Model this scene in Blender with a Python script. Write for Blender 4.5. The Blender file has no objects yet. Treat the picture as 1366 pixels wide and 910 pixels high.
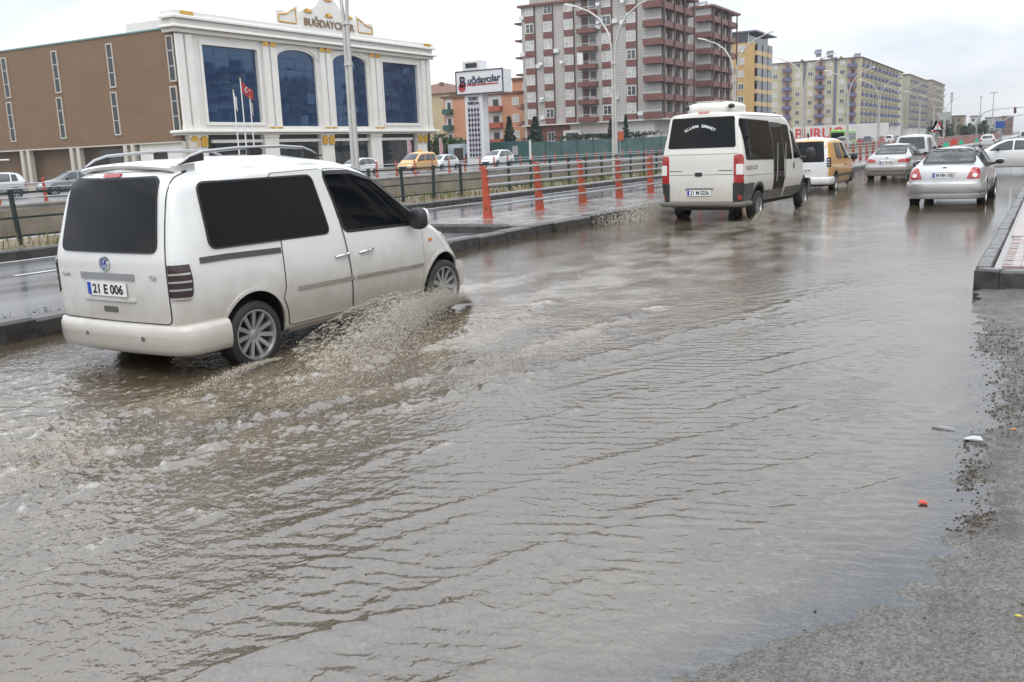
import bpy, bmesh, math, random
import numpy as np
from mathutils import Vector, Matrix
from mathutils.bvhtree import BVHTree
random.seed(7)
PI = math.pi
S = bpy.context.scene
COL = S.collection

# ------------------------------------------------------------------ camera
CAM_H, YAW, PITCH, ROLL, FPX = 1.76, 0.5227, 0.2004, 0.0386, 1250.0 / 1366.0
cam = bpy.data.cameras.new('camera')
cam.sensor_width = 36.0
cam.lens = 36.0 * FPX
cam.clip_start, cam.clip_end = 0.05, 6000.0
cam_ob = bpy.data.objects.new('camera', cam)
COL.objects.link(cam_ob)
_fh = Vector((-math.sin(YAW), math.cos(YAW), 0)); _rh = Vector((math.cos(YAW), math.sin(YAW), 0)); _up = Vector((0, 0, 1))
_f = math.cos(PITCH) * _fh - math.sin(PITCH) * _up
_u0 = math.cos(PITCH) * _up + math.sin(PITCH) * _fh
_r = math.cos(ROLL) * _rh - math.sin(ROLL) * _u0
_u = math.cos(ROLL) * _u0 + math.sin(ROLL) * _rh
mw = Matrix((_r, _u, -_f)).transposed().to_4x4()
mw.translation = (0, 0, CAM_H)
cam_ob.matrix_world = mw
S.camera = cam_ob

# ------------------------------------------------------------------ sky and sun (bright overcast)
SUN_EL, SUN_AZ = math.radians(56), math.radians(150)     # azimuth clockwise from +Y
wd = bpy.data.worlds.new('World'); S.world = wd; wd.use_nodes = True
nt = wd.node_tree; nt.nodes.clear()
out = nt.nodes.new('ShaderNodeOutputWorld'); bg = nt.nodes.new('ShaderNodeBackground')
sky = nt.nodes.new('ShaderNodeTexSky'); sky.sky_type = 'NISHITA'; sky.sun_disc = False
sky.sun_elevation = SUN_EL; sky.sun_rotation = SUN_AZ; sky.air_density = 1.0; sky.dust_density = 2.0
tc = nt.nodes.new('ShaderNodeTexCoord'); mp = nt.nodes.new('ShaderNodeMapping'); mp.inputs['Scale'].default_value = (1, 1, 3.2)
nz = nt.nodes.new('ShaderNodeTexNoise'); nz.inputs['Scale'].default_value = 3.0; nz.inputs['Detail'].default_value = 7; nz.inputs['Roughness'].default_value = .55
cr = nt.nodes.new('ShaderNodeValToRGB')
cr.color_ramp.elements[0].position = .30; cr.color_ramp.elements[0].color = (6.1, 6.8, 7.7, 1)
cr.color_ramp.elements[1].position = .58; cr.color_ramp.elements[1].color = (10.2, 10.2, 10.25, 1)
mx = nt.nodes.new('ShaderNodeMix'); mx.data_type = 'RGBA'; mx.inputs[0].default_value = .9
nt.links.new(tc.outputs['Generated'], mp.inputs[0]); nt.links.new(mp.outputs[0], nz.inputs['Vector'])
nt.links.new(nz.outputs['Fac'], cr.inputs[0])
# overcast sky: about twice as bright overhead as near the horizon
sz = nt.nodes.new('ShaderNodeSeparateXYZ'); nt.links.new(tc.outputs['Generated'], sz.inputs[0])
og = nt.nodes.new('ShaderNodeMapRange'); og.inputs[1].default_value = 0; og.inputs[2].default_value = 1; og.inputs[3].default_value = .92; og.inputs[4].default_value = 2.35
pw = nt.nodes.new('ShaderNodeMath'); pw.operation = 'POWER'; pw.use_clamp = True; pw.inputs[1].default_value = .75; nt.links.new(sz.outputs['Z'], pw.inputs[0]); nt.links.new(pw.outputs[0], og.inputs[0])
ct = nt.nodes.new('ShaderNodeMix'); ct.data_type = 'RGBA'; ct.blend_type = 'MULTIPLY'; ct.inputs['B'].default_value = (.96, 1.0, 1.05, 1); nt.links.new(pw.outputs[0], ct.inputs[0]); nt.links.new(cr.outputs[0], ct.inputs['A'])
vm = nt.nodes.new('ShaderNodeVectorMath'); vm.operation = 'SCALE'; nt.links.new(ct.outputs['Result'], vm.inputs[0]); nt.links.new(og.outputs[0], vm.inputs['Scale'])
nt.links.new(sky.outputs[0], mx.inputs['A']); nt.links.new(vm.outputs[0], mx.inputs['B'])
nt.links.new(mx.outputs['Result'], bg.inputs['Color']); bg.inputs['Strength'].default_value = .1
nt.links.new(bg.outputs[0], out.inputs[0])
sl = bpy.data.lights.new('sun', 'SUN'); sl.energy = 0.9; sl.angle = math.radians(45); sl.color = (1.0, .96, .9)
so = bpy.data.objects.new('sun', sl); COL.objects.link(so)
so.rotation_euler = Vector((math.sin(SUN_AZ) * math.cos(SUN_EL), math.cos(SUN_AZ) * math.cos(SUN_EL), math.sin(SUN_EL))).to_track_quat('Z', 'Y').to_euler()
S.view_settings.view_transform = 'Standard'; S.view_settings.look = 'None'
S.view_settings.exposure = 0.12; S.view_settings.gamma = 1; S.view_settings.use_curve_mapping = False
S.render.engine = 'CYCLES'
S.cycles.use_denoising = True
S.cycles.max_bounces = 6; S.cycles.diffuse_bounces = 2; S.cycles.glossy_bounces = 3; S.cycles.transmission_bounces = 4; S.cycles.transparent_max_bounces = 12
S.cycles.sample_clamp_indirect = 4.0
S.cycles.caustics_reflective = False; S.cycles.caustics_refractive = False

# ------------------------------------------------------------------ materials
MATS = {}
def pm(name, col, rough=.5, metal=0., spec=.5, coat=0., var=None, bump=None, rvar=0., emit=None, dirt=None, col2=None, vscale=(1, 1, 1), obj_space=False):
    """principled material; var=(noise scale, amount), bump=(scale, strength, distance), dirt=(z top, colour, amount) in object space"""
    if name in MATS: return MATS[name]
    m = bpy.data.materials.new(name); m.use_nodes = True; t = m.node_tree; N = t.nodes; L = t.links
    b = N['Principled BSDF']
    b.inputs['Base Color'].default_value = (*col, 1); b.inputs['Roughness'].default_value = rough
    b.inputs['Metallic'].default_value = metal; b.inputs['Specular IOR Level'].default_value = spec
    b.inputs['Coat Weight'].default_value = coat; b.inputs['Coat Roughness'].default_value = .06
    src = None
    if var or bump or rvar or dirt:
        if obj_space or dirt:
            src = N.new('ShaderNodeTexCoord').outputs['Object']
        else:
            src = N.new('ShaderNodeNewGeometry').outputs['Position']
        mpn = N.new('ShaderNodeMapping'); mpn.inputs['Scale'].default_value = vscale; L.new(src, mpn.inputs[0]); raw = src; src = mpn.outputs[0]
    cur = None
    if var:
        n = N.new('ShaderNodeTexNoise'); n.inputs['Scale'].default_value = var[0]; n.inputs['Detail'].default_value = 6; n.inputs['Roughness'].default_value = .62
        L.new(src, n.inputs['Vector'])
        r = N.new('ShaderNodeValToRGB'); a = var[1]
        c2 = col2 or tuple(min(1, c * (1 + a)) for c in col); c1 = tuple(c * (1 - a) for c in col)
        r.color_ramp.elements[0].position = .3; r.color_ramp.elements[1].position = .7
        r.color_ramp.elements[0].color = (*c1, 1); r.color_ramp.elements[1].color = (*c2, 1)
        L.new(n.outputs['Fac'], r.inputs[0]); cur = r.outputs[0]
        if rvar:
            mr = N.new('ShaderNodeMapRange'); mr.inputs[1].default_value = .3; mr.inputs[2].default_value = .7
            mr.inputs[3].default_value = max(.02, rough - rvar); mr.inputs[4].default_value = rough + rvar
            L.new(n.outputs['Fac'], mr.inputs[0]); L.new(mr.outputs[0], b.inputs['Roughness'])
    if dirt:
        sp = N.new('ShaderNodeSeparateXYZ'); L.new(raw, sp.inputs[0])
        n2 = N.new('ShaderNodeTexNoise'); n2.inputs['Scale'].default_value = 6; n2.inputs['Detail'].default_value = 6; L.new(raw, n2.inputs['Vector'])
        ma = N.new('ShaderNodeMath'); ma.operation = 'MULTIPLY_ADD'; ma.inputs[1].default_value = -.45; L.new(n2.outputs['Fac'], ma.inputs[0]); L.new(sp.outputs['Z'], ma.inputs[2])
        mr = N.new('ShaderNodeMapRange'); mr.inputs[1].default_value = dirt[0] - .25; mr.inputs[2].default_value = dirt[0] - .75 - .0
        mr.inputs[3].default_value = 0; mr.inputs[4].default_value = dirt[2]; L.new(ma.outputs[0], mr.inputs[0])
        mi = N.new('ShaderNodeMix'); mi.data_type = 'RGBA'; L.new(mr.outputs[0], mi.inputs[0])
        if cur: L.new(cur, mi.inputs['A'])
        else: mi.inputs['A'].default_value = (*col, 1)
        mi.inputs['B'].default_value = (*dirt[1], 1); cur = mi.outputs['Result']
    if cur: L.new(cur, b.inputs['Base Color'])
    if bump:
        n3 = N.new('ShaderNodeTexNoise'); n3.inputs['Scale'].default_value = bump[0]; n3.inputs['Detail'].default_value = 5; L.new(src, n3.inputs['Vector'])
        bu = N.new('ShaderNodeBump'); bu.inputs['Strength'].default_value = bump[1]; bu.inputs['Distance'].default_value = bump[2]
        L.new(n3.outputs['Fac'], bu.inputs['Height']); L.new(bu.outputs[0], b.inputs['Normal'])
    if emit:
        b.inputs['Emission Color'].default_value = (*emit[0], 1); b.inputs['Emission Strength'].default_value = emit[1]
    MATS[name] = m
    return m

def glass_mat(name, tint=(.8, .88, .86), alpha=.75):
    """see-through car glass: tinted transparency under a fresnel gloss"""
    m = bpy.data.materials.new(name); m.use_nodes = True; t = m.node_tree; N = t.nodes; L = t.links; N.clear()
    o = N.new('ShaderNodeOutputMaterial'); tr = N.new('ShaderNodeBsdfTransparent'); tr.inputs[0].default_value = (*tint, 1)
    gl = N.new('ShaderNodeBsdfGlossy'); gl.inputs['Roughness'].default_value = .02
    fr = N.new('ShaderNodeFresnel'); fr.inputs[0].default_value = 1.75
    mi = N.new('ShaderNodeMixShader'); L.new(fr.outputs[0], mi.inputs[0]); L.new(tr.outputs[0], mi.inputs[1]); L.new(gl.outputs[0], mi.inputs[2]); L.new(mi.outputs[0], o.inputs[0])
    MATS[name] = m
    return m

def brick_mat(name, col, mortar, bw, bh, rough=.6, axis='XZ', var=.1, msize=.012):
    m = bpy.data.materials.new(name); m.use_nodes = True; t = m.node_tree; N = t.nodes; L = t.links; b = N['Principled BSDF']
    b.inputs['Roughness'].default_value = rough
    g = N.new('ShaderNodeNewGeometry'); sp = N.new('ShaderNodeSeparateXYZ'); L.new(g.outputs['Position'], sp.inputs[0])
    ad = N.new('ShaderNodeMath'); ad.operation = 'ADD'; L.new(sp.outputs['X'], ad.inputs[0]); L.new(sp.outputs['Y'], ad.inputs[1])
    cm = N.new('ShaderNodeCombineXYZ'); L.new(ad.outputs[0], cm.inputs[0]); L.new(sp.outputs['Z'], cm.inputs[1])
    br = N.new('ShaderNodeTexBrick'); br.inputs['Scale'].default_value = 1; br.inputs['Brick Width'].default_value = bw; br.inputs['Row Height'].default_value = bh
    br.inputs['Mortar Size'].default_value = msize; br.offset = 0
    br.inputs['Color1'].default_value = (*[c * (1 - var) for c in col], 1); br.inputs['Color2'].default_value = (*[c * (1 + var) for c in col], 1); br.inputs['Mortar'].default_value = (*mortar, 1)
    L.new(cm.outputs[0], br.inputs['Vector'])
    n = N.new('ShaderNodeTexNoise'); n.inputs['Scale'].default_value = .35; n.inputs['Detail'].default_value = 7; L.new(g.outputs['Position'], n.inputs['Vector'])
    mr = N.new('ShaderNodeMapRange'); mr.inputs[3].default_value = .82; mr.inputs[4].default_value = 1.14; L.new(n.outputs['Fac'], mr.inputs[0])
    mu = N.new('ShaderNodeMix'); mu.data_type = 'RGBA'; mu.blend_type = 'MULTIPLY'; mu.inputs[0].default_value = 1
    L.new(br.outputs['Color'], mu.inputs['A']); L.new(mr.outputs[0], mu.inputs['B']); L.new(mu.outputs['Result'], b.inputs['Base Color'])
    MATS[name] = m
    return m

W_PAINT = pm('white_paint', (.66, .655, .635), .22, coat=.9, var=(1.5, .03), dirt=(.92, (.36, .31, .25), .75), obj_space=True)
BUS_PAINT = pm('bus_paint', (.69, .67, .62), .3, coat=.4, var=(1.5, .03), dirt=(1.0, (.40, .35, .29), .7), obj_space=True)
SILVER = pm('silver_paint', (.50, .50, .50), .3, metal=.55, coat=.7, dirt=(.85, (.34, .31, .28), .5), obj_space=True)
SILVER2 = pm('grey_silver_paint', (.45, .44, .44), .32, metal=.5, coat=.7, dirt=(.85, (.32, .29, .26), .5), obj_space=True)
YELLOW = pm('taxi_yellow_paint', (.66, .35, .09), .32, coat=.5, dirt=(.8, (.36, .28, .2), .5), obj_space=True)
CARWHITE = pm('car_white_paint', (.72, .72, .71), .3, coat=.5, dirt=(.75, (.4, .37, .33), .4), obj_space=True)
CARGREY = pm('car_grey_paint', (.16, .17, .18), .3, metal=.3, coat=.5)
CARRED = pm('car_red_paint', (.35, .04, .03), .3, coat=.5)
CARBLUE = pm('car_blue_paint', (.06, .1, .2), .3, coat=.5)
GREENPAINT = pm('bus_green_paint', (.22, .5, .08), .35, coat=.4)
TINT = pm('tinted_glass', (.004, .005, .006), .02, spec=.22)
TINT2 = pm('car_dark_glass', (.03, .035, .04), .04, spec=.7)
RUBBER = pm('tyre_rubber', (.016, .015, .015), .6, var=(30, .3), obj_space=True)
BLACK = pm('black_plastic', (.02, .02, .021), .45)
SEAL = pm('black_rubber_seal', (.012, .012, .012), .55)
DGREY = pm('dark_grey_plastic', (.065, .065, .065), .55, var=(9, .2), dirt=(.75, (.2, .17, .14), .6), obj_space=True)
CHROME = pm('chrome', (.72, .72, .72), .14, metal=1)
ALLOY = pm('alloy_silver', (.42, .42, .42), .35, metal=.8)
REDLENS = pm('red_lamp_lens', (.36, .015, .015), .1, spec=.7, coat=.6)
DREDLENS = pm('smoked_red_lens', (.022, .004, .004), .12, spec=.7, coat=.5)
CLEARLENS = pm('clear_lamp_lens', (.75, .72, .7), .12, spec=.7, coat=.5)
AMBER = pm('amber_lens', (.65, .22, .03), .15, spec=.7)
PLATE = pm('plate_white', (.78, .78, .76), .4)
PLATEBLUE = pm('plate_blue', (.02, .06, .42), .4)
INK = pm('black_ink', (.015, .015, .015), .5)
WHITEINK = pm('white_lettering', (.78, .78, .76), .5)
INTERIOR = pm('car_interior', (.22, .22, .22), .8)
CLEAR = glass_mat('car_window_glass')
STEEL = pm('galvanised_steel', (.46, .47, .48), .4, metal=.7, var=(8, .12))
ORANGE = pm('orange_red_paint', (.42, .072, .03), .42, coat=.2, var=(7, .16), bump=(60, .1, .002))
FENCE = pm('dark_green_metal', (.018, .03, .028), .5, var=(6, .25))
LAMPPOST = pm('lamp_post_steel', (.52, .51, .48), .45, metal=.4, var=(3, .1))
KERB = pm('wet_kerb_concrete', (.048, .044, .040), .3, spec=.5, var=(5, .45), bump=(28, .5, .012), rvar=.18)
SLABTOP = pm('wet_median_concrete', (.19, .178, .168), .2, spec=.6, var=(1.7, .35), bump=(30, .25, .006), rvar=.16)
CONCRETE = pm('retaining_concrete', (.30, .285, .255), .8, var=(.9, .28), bump=(12, .3, .02), vscale=(1, 1, 1))
DIRT = pm('bare_soil', (.17, .13, .085), .9, var=(2.2, .4), bump=(9, .6, .05))

# ------------------------------------------------------------------ geometry helpers
class MB:
    def __init__(s): s.v = []; s.f = []; s.m = []
    def add(s, vs, fs, m=0):
        k = len(s.v); s.v += [tuple(p) for p in vs]; s.f += [tuple(i + k for i in f) for f in fs]; s.m += [m] * len(fs); return s
    def box(s, x0, x1, y0, y1, z0, z1, m=0):
        return s.add([(x0, y0, z0), (x1, y0, z0), (x1, y1, z0), (x0, y1, z0), (x0, y0, z1), (x1, y0, z1), (x1, y1, z1), (x0, y1, z1)],
                     [(0, 3, 2, 1), (4, 5, 6, 7), (0, 1, 5, 4), (1, 2, 6, 5), (2, 3, 7, 6), (3, 0, 4, 7)], m)
    def cbox(s, c, d, m=0, M=None):
        x, y, z = c; a, b, h = d[0] / 2, d[1] / 2, d[2] / 2
        if M is None: return s.box(x - a, x + a, y - b, y + b, z - h, z + h, m)
        k = MB().box(-a, a, -b, b, -h, h); return s.add([M @ Vector(p) + Vector(c) for p in k.v], k.f, m)
    def cham(s, x0, x1, y0, y1, z0, z1, c, m=0):
        """box with chamfered upper edges"""
        vs = [(x0, y0, z0), (x1, y0, z0), (x1, y1, z0), (x0, y1, z0), (x0, y0, z1 - c), (x1, y0, z1 - c), (x1, y1, z1 - c), (x0, y1, z1 - c),
              (x0 + c, y0 + c, z1), (x1 - c, y0 + c, z1), (x1 - c, y1 - c, z1), (x0 + c, y1 - c, z1)]
        fs = [(0, 3, 2, 1), (8, 9, 10, 11)]
        for i in range(4):
            j = (i + 1) % 4; fs += [(i, j, j + 4, i + 4), (i + 4, j + 4, j + 8, i + 8)]
        return s.add(vs, fs, m)
    def tube(s, pts, r, n=8, m=0, caps=True):
        pts = [Vector(p) for p in pts]; rs = r if isinstance(r, (list, tuple)) else [r] * len(pts)
        rings = []; up = None
        for i, p in enumerate(pts):
            t = (pts[min(i + 1, len(pts) - 1)] - pts[max(i - 1, 0)]).normalized()
            if up is None:
                up = Vector((0, 0, 1)) if abs(t.z) < .9 else Vector((1, 0, 0))
            a = t.cross(up).normalized(); b = a.cross(t).normalized(); up = b
            rings.append([p + (a * math.cos(2 * PI * k / n) + b * math.sin(2 * PI * k / n)) * rs[i] for k in range(n)])
        vs = [q for R in rings for q in R]; fs = []
        for i in range(len(pts) - 1):
            for k in range(n):
                k2 = (k + 1) % n; fs.append((i * n + k, i * n + k2, (i + 1) * n + k2, (i + 1) * n + k))
        if caps:
            fs += [tuple(range(n))[::-1], tuple((len(pts) - 1) * n + k for k in range(n))]
        return s.add(vs, fs, m)
    def lathe(s, prof, n=24, M=None, m=0):
        """prof (r, h) turned round local z"""
        vs = []; fs = []
        for r, h in prof:
            for k in range(n):
                a = 2 * PI * k / n; vs.append((r * math.cos(a), r * math.sin(a), h))
        for i in range(len(prof) - 1):
            for k in range(n):
                k2 = (k + 1) % n; fs.append((i * n + k, i * n + k2, (i + 1) * n + k2, (i + 1) * n + k))
        if M is not None: vs = [M @ Vector(p) for p in vs]
        return s.add(vs, fs, m)
    def prism(s, poly, fn0, fn1, m=0):
        """closed polygon, fn maps (a, b) to 3D for the two faces"""
        n = len(poly); vs = [fn0(*p) for p in poly] + [fn1(*p) for p in poly]
        fs = [tuple(range(n))[::-1], tuple(range(n, 2 * n))] + [(i, (i + 1) % n, (i + 1) % n + n, i + n) for i in range(n)]
        return s.add(vs, fs, m)
    def mesh(s, name, mats, smooth=False, sharp=None):
        me = bpy.data.meshes.new(name); me.from_pydata(s.v, [], s.f)
        for mt in (mats if isinstance(mats, (list, tuple)) else [mats]): me.materials.append(mt)
        if any(s.m): me.polygons.foreach_set('material_index', s.m)
        bm = bmesh.new(); bm.from_mesh(me); bmesh.ops.recalc_face_normals(bm, faces=bm.faces); bm.to_mesh(me); bm.free()
        if smooth:
            me.polygons.foreach_set('use_smooth', [True] * len(me.polygons)); me.set_sharp_from_angle(angle=math.radians(sharp or 40))
        me.update(); return me
    def build(s, name, mats, parent=None, loc=(0, 0, 0), rz=0., smooth=False, sharp=None, **tags):
        return obj(name, s.mesh(name, mats, smooth, sharp), parent, loc, rz, **tags)

def obj(name, me, parent=None, loc=(0, 0, 0), rz=0., **tags):
    o = bpy.data.objects.new(name, me); COL.objects.link(o)
    o.location = loc; o.rotation_euler = (0, 0, rz)
    if parent is not None: o.parent = parent
    for k, v in tags.items():
        if v: o[k] = v
    return o
def thing(name, label, category, loc=(0, 0, 0), rz=0., group=None):
    return obj(name, None, None, loc, rz, label=label, category=category, group=group)
def struct(o): o['kind'] = 'structure'; return o
def copy_tree(o, loc=None, rz=None, label=None, parent=None):
    c = o.copy(); COL.objects.link(c); c.parent = parent
    if loc is not None: c.location = loc
    if rz is not None: c.rotation_euler = (0, 0, rz)
    if label: c['label'] = label
    for ch in o.children: copy_tree(ch, parent=c)
    return c

def text_geo(txt, size=1., extrude=0., align='LEFT', shear=0., bold=0.):
    cu = bpy.data.curves.new('lettering', 'FONT'); cu.body = txt; cu.size = size; cu.extrude = extrude; cu.align_x = align; cu.shear = shear; cu.offset = bold
    cu.resolution_u = 3
    o = bpy.data.objects.new('lettering', cu); COL.objects.link(o)
    dg = bpy.context.evaluated_depsgraph_get(); dg.update()
    me = bpy.data.meshes.new_from_object(o.evaluated_get(dg)); bpy.data.objects.remove(o); bpy.data.curves.remove(cu)
    vs = [tuple(v.co) for v in me.vertices]; fs = [tuple(p.vertices) for p in me.polygons]; bpy.data.meshes.remove(me)
    return vs, fs
def lettering(mb, txt, size, origin, right, up, extrude=.0, align='CENTER', width=None, m=0, shear=0., bold=0.):
    """write txt into mb on the plane origin + a*right + b*up; width squeezes it to a given width"""
    vs, fs = text_geo(txt, size, extrude, align, shear, bold)
    if not vs: return
    xs = [v[0] for v in vs]; sx = width / (max(xs) - min(xs)) if width else 1.
    R = Vector(right).normalized(); U = Vector(up).normalized(); Nn = R.cross(U); o = Vector(origin)
    mb.add([o + R * (v[0] * sx) + U * v[1] + Nn * v[2] for v in vs], fs, m)

def rpoly(pts, r=.03, n=4, step=None):
    """round the corners of a closed polygon (r a number or one per corner)"""
    out = []; k = len(pts)
    for i in range(k):
        p = np.array(pts[i], float); a = np.array(pts[i - 1], float); b = np.array(pts[(i + 1) % k], float)
        rr = r[i] if isinstance(r, (list, tuple)) else r
        la, lb = np.linalg.norm(a - p), np.linalg.norm(b - p); d = min(rr, la * .48, lb * .48)
        if d < 1e-4: out.append(tuple(p)); continue
        pa = p + (a - p) / la * d; pb = p + (b - p) / lb * d
        for j in range(n + 1):
            t = j / n; out.append(tuple((1 - t) ** 2 * pa + 2 * t * (1 - t) * p + t * t * pb))
    return out
def inflate(poly, d):
    P = np.array(poly); nx = np.roll(P, -1, 0); pv = np.roll(P, 1, 0)
    e1 = P - pv; e2 = nx - P
    area = .5 * np.sum(P[:, 0] * nx[:, 1] - nx[:, 0] * P[:, 1]); sg = 1 if area > 0 else -1
    def nrm(e):
        q = np.stack([e[:, 1], -e[:, 0]], 1) * sg; return q / (np.linalg.norm(q, axis=1, keepdims=True) + 1e-9)
    q = nrm(e1) + nrm(e2); q /= (np.linalg.norm(q, axis=1, keepdims=True) + 1e-9)
    return [tuple(p) for p in P + q * d]
def inside(poly, x, y):
    c = False; n = len(poly)
    for i in range(n):
        x1, y1 = poly[i]; x2, y2 = poly[(i + 1) % n]
        if (y1 > y) != (y2 > y) and x < (x2 - x1) * (y - y1) / (y2 - y1) + x1: c = not c
    return c

VIEWS = {'R': (lambda a, b: (a, -3., b), (0, 1, 0)), 'L': (lambda a, b: (a, 3., b), (0, -1, 0)),
         'rear': (lambda a, b: (-3., a, b), (1, 0, 0)), 'front': (lambda a, b: (12., a, b), (-1, 0, 0)), 'top': (lambda a, b: (a, b, 6.), (0, 0, -1)),
         'rearR': (lambda a, b: (-2 + a * .7071, -2 - a * .7071, b), (.7071, .7071, 0)), 'rearL': (lambda a, b: (-2 + a * .7071, 2 + a * .7071, b), (.7071, -.7071, 0))}
def project(bvh, view, a, b, off):
    fn, d = VIEWS[view] if isinstance(view, str) else view
    o = Vector(fn(a, b)); d = Vector(d)
    h, n, _, _ = bvh.ray_cast(o, d)
    if h is None:
        best = None
        h, n, _, _ = bvh.find_nearest(o + d * (3 if isinstance(view, str) and view in 'RL' else 3))
    if n.dot(d) > 0: n = -n
    return h + n * off, n
def panel(name, mat, bvh, poly, view, parent, off=.004, thick=.012, cell=.09, smooth=True, label=None):
    """a polygon drawn in one view of the body and laid onto its surface as a thin solid piece"""
    bm = bmesh.new(); vs = [bm.verts.new((p[0], p[1], 0)) for p in poly]; bm.faces.new(vs)
    P = np.array(poly); lo = P.min(0); hi = P.max(0)
    for ax in (0, 1):
        k = int((hi[ax] - lo[ax]) / cell)
        for i in range(1, k + 1):
            c = lo[ax] + (hi[ax] - lo[ax]) * i / (k + 1); co = [0, 0, 0]; no = [0, 0, 0]; co[ax] = c; no[ax] = 1
            bmesh.ops.bisect_plane(bm, geom=bm.verts[:] + bm.edges[:] + bm.faces[:], plane_co=co, plane_no=no, dist=1e-5)
    nr = {}
    for v in bm.verts:
        h, n = project(bvh, view, v.co.x, v.co.y, off); nr[v.index] = n; v.co = h; v.normal = n
    bm.verts.index_update(); bm.normal_update()
    be = [e for e in bm.edges if e.is_boundary]
    cen = {v: None for e in be for v in e.verts}
    if thick:
        r = bmesh.ops.extrude_edge_only(bm, edges=be)
        fn, d = VIEWS[view] if isinstance(view, str) else view
        for v in [g for g in r['geom'] if isinstance(g, bmesh.types.BMVert)]: v.co += Vector(d) * thick
    bmesh.ops.recalc_face_normals(bm, faces=bm.faces)
    # make the outside face the viewer
    fn, d = VIEWS[view] if isinstance(view, str) else view
    big = max(bm.faces, key=lambda f: f.calc_area())
    if big.normal.dot(Vector(d)) > 0: bmesh.ops.reverse_faces(bm, faces=bm.faces)
    me = bpy.data.meshes.new(name); bm.to_mesh(me); bm.free(); me.materials.append(mat)
    me.polygons.foreach_set('use_smooth', [True] * len(me.polygons)); me.set_sharp_from_angle(angle=math.radians(38))
    o = obj(name, me, parent)
    if label: o['label'] = label
    return o
def ring(name, mat, bvh, poly, d0, d1, view, parent, off=.006):
    """a frame between the polygon pushed in by d0 and out by d1"""
    dense = []
    for i in range(len(poly)):
        a = np.array(poly[i]); b = np.array(poly[(i + 1) % len(poly)]); k = max(1, int(np.linalg.norm(b - a) / .08))
        dense += [tuple(a + (b - a) * j / k) for j in range(k)]
    A = inflate(dense, -d0); B = inflate(dense, d1); n = len(dense); mb = MB()
    vs = [project(bvh, view, *p, off)[0] for p in A] + [project(bvh, view, *p, off)[0] for p in B]
    vs += [project(bvh, view, *p, -.01)[0] for p in B]
    fs = [(i, (i + 1) % n, (i + 1) % n + n, i + n) for i in range(n)] + [(i + n, (i + 1) % n + n, (i + 1) % n + 2 * n, i + 2 * n) for i in range(n)]
    mb.add(vs, fs); return mb.build(name, mat, parent, smooth=True)
def strip(name, mat, bvh, pts, wdt, view, parent, off=.006):
    """a band of given width along a polyline on the body"""
    P = []; stp_ = .025 if isinstance(view, str) and len(view) == 5 and view != 'front' else .08
    for i in range(len(pts) - 1):
        a = np.array(pts[i], float); b = np.array(pts[i + 1], float); k = max(1, int(np.linalg.norm(b - a) / stp_))
        P += [a + (b - a) * j / k for j in range(k)]
    P.append(np.array(pts[-1], float)); up = []; dn = []
    for i, p in enumerate(P):
        t = P[min(i + 1, len(P) - 1)] - P[max(i - 1, 0)]; t /= np.linalg.norm(t); q = np.array([-t[1], t[0]]) * wdt / 2
        up.append(tuple(p + q)); dn.append(tuple(p - q))
    n = len(P); mb = MB()
    vs = [project(bvh, view, *p, off)[0] for p in up] + [project(bvh, view, *p, off)[0] for p in dn] + [project(bvh, view, *p, -.01)[0] for p in up] + [project(bvh, view, *p, -.01)[0] for p in dn]
    fs = []
    for i in range(n - 1):
        fs += [(i, i + 1, i + 1 + n, i + n), (i, i + 1, i + 1 + 2 * n, i + 2 * n), (i + n, i + 1 + n, i + 1 + 3 * n, i + 3 * n)]
    fs += [(0, n, 3 * n, 2 * n), (n - 1, 2 * n - 1, 4 * n - 1, 3 * n - 1)]
    mb.add(vs, fs); return mb.build(name, mat, parent, smooth=True)

def pchip(x, y, q):
    x = np.array(x, float); y = np.array(y, float); h = np.diff(x); d = np.diff(y) / h; m = np.zeros_like(y)
    m[0] = d[0]; m[-1] = d[-1]
    for i in range(1, len(x) - 1):
        if d[i - 1] * d[i] > 0:
            w1 = 2 * h[i] + h[i - 1]; w2 = h[i] + 2 * h[i - 1]; m[i] = (w1 + w2) / (w1 / d[i - 1] + w2 / d[i])
    q = np.asarray(q, float); i = np.clip(np.searchsorted(x, q) - 1, 0, len(h) - 1); t = (q - x[i]) / h[i]
    return ((1 + 2 * t) * (1 - t) ** 2 * y[i] + t * (1 - t) ** 2 * h[i] * m[i] + t * t * (3 - 2 * t) * y[i + 1] + t * t * (t - 1) * h[i] * m[i + 1])

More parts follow.
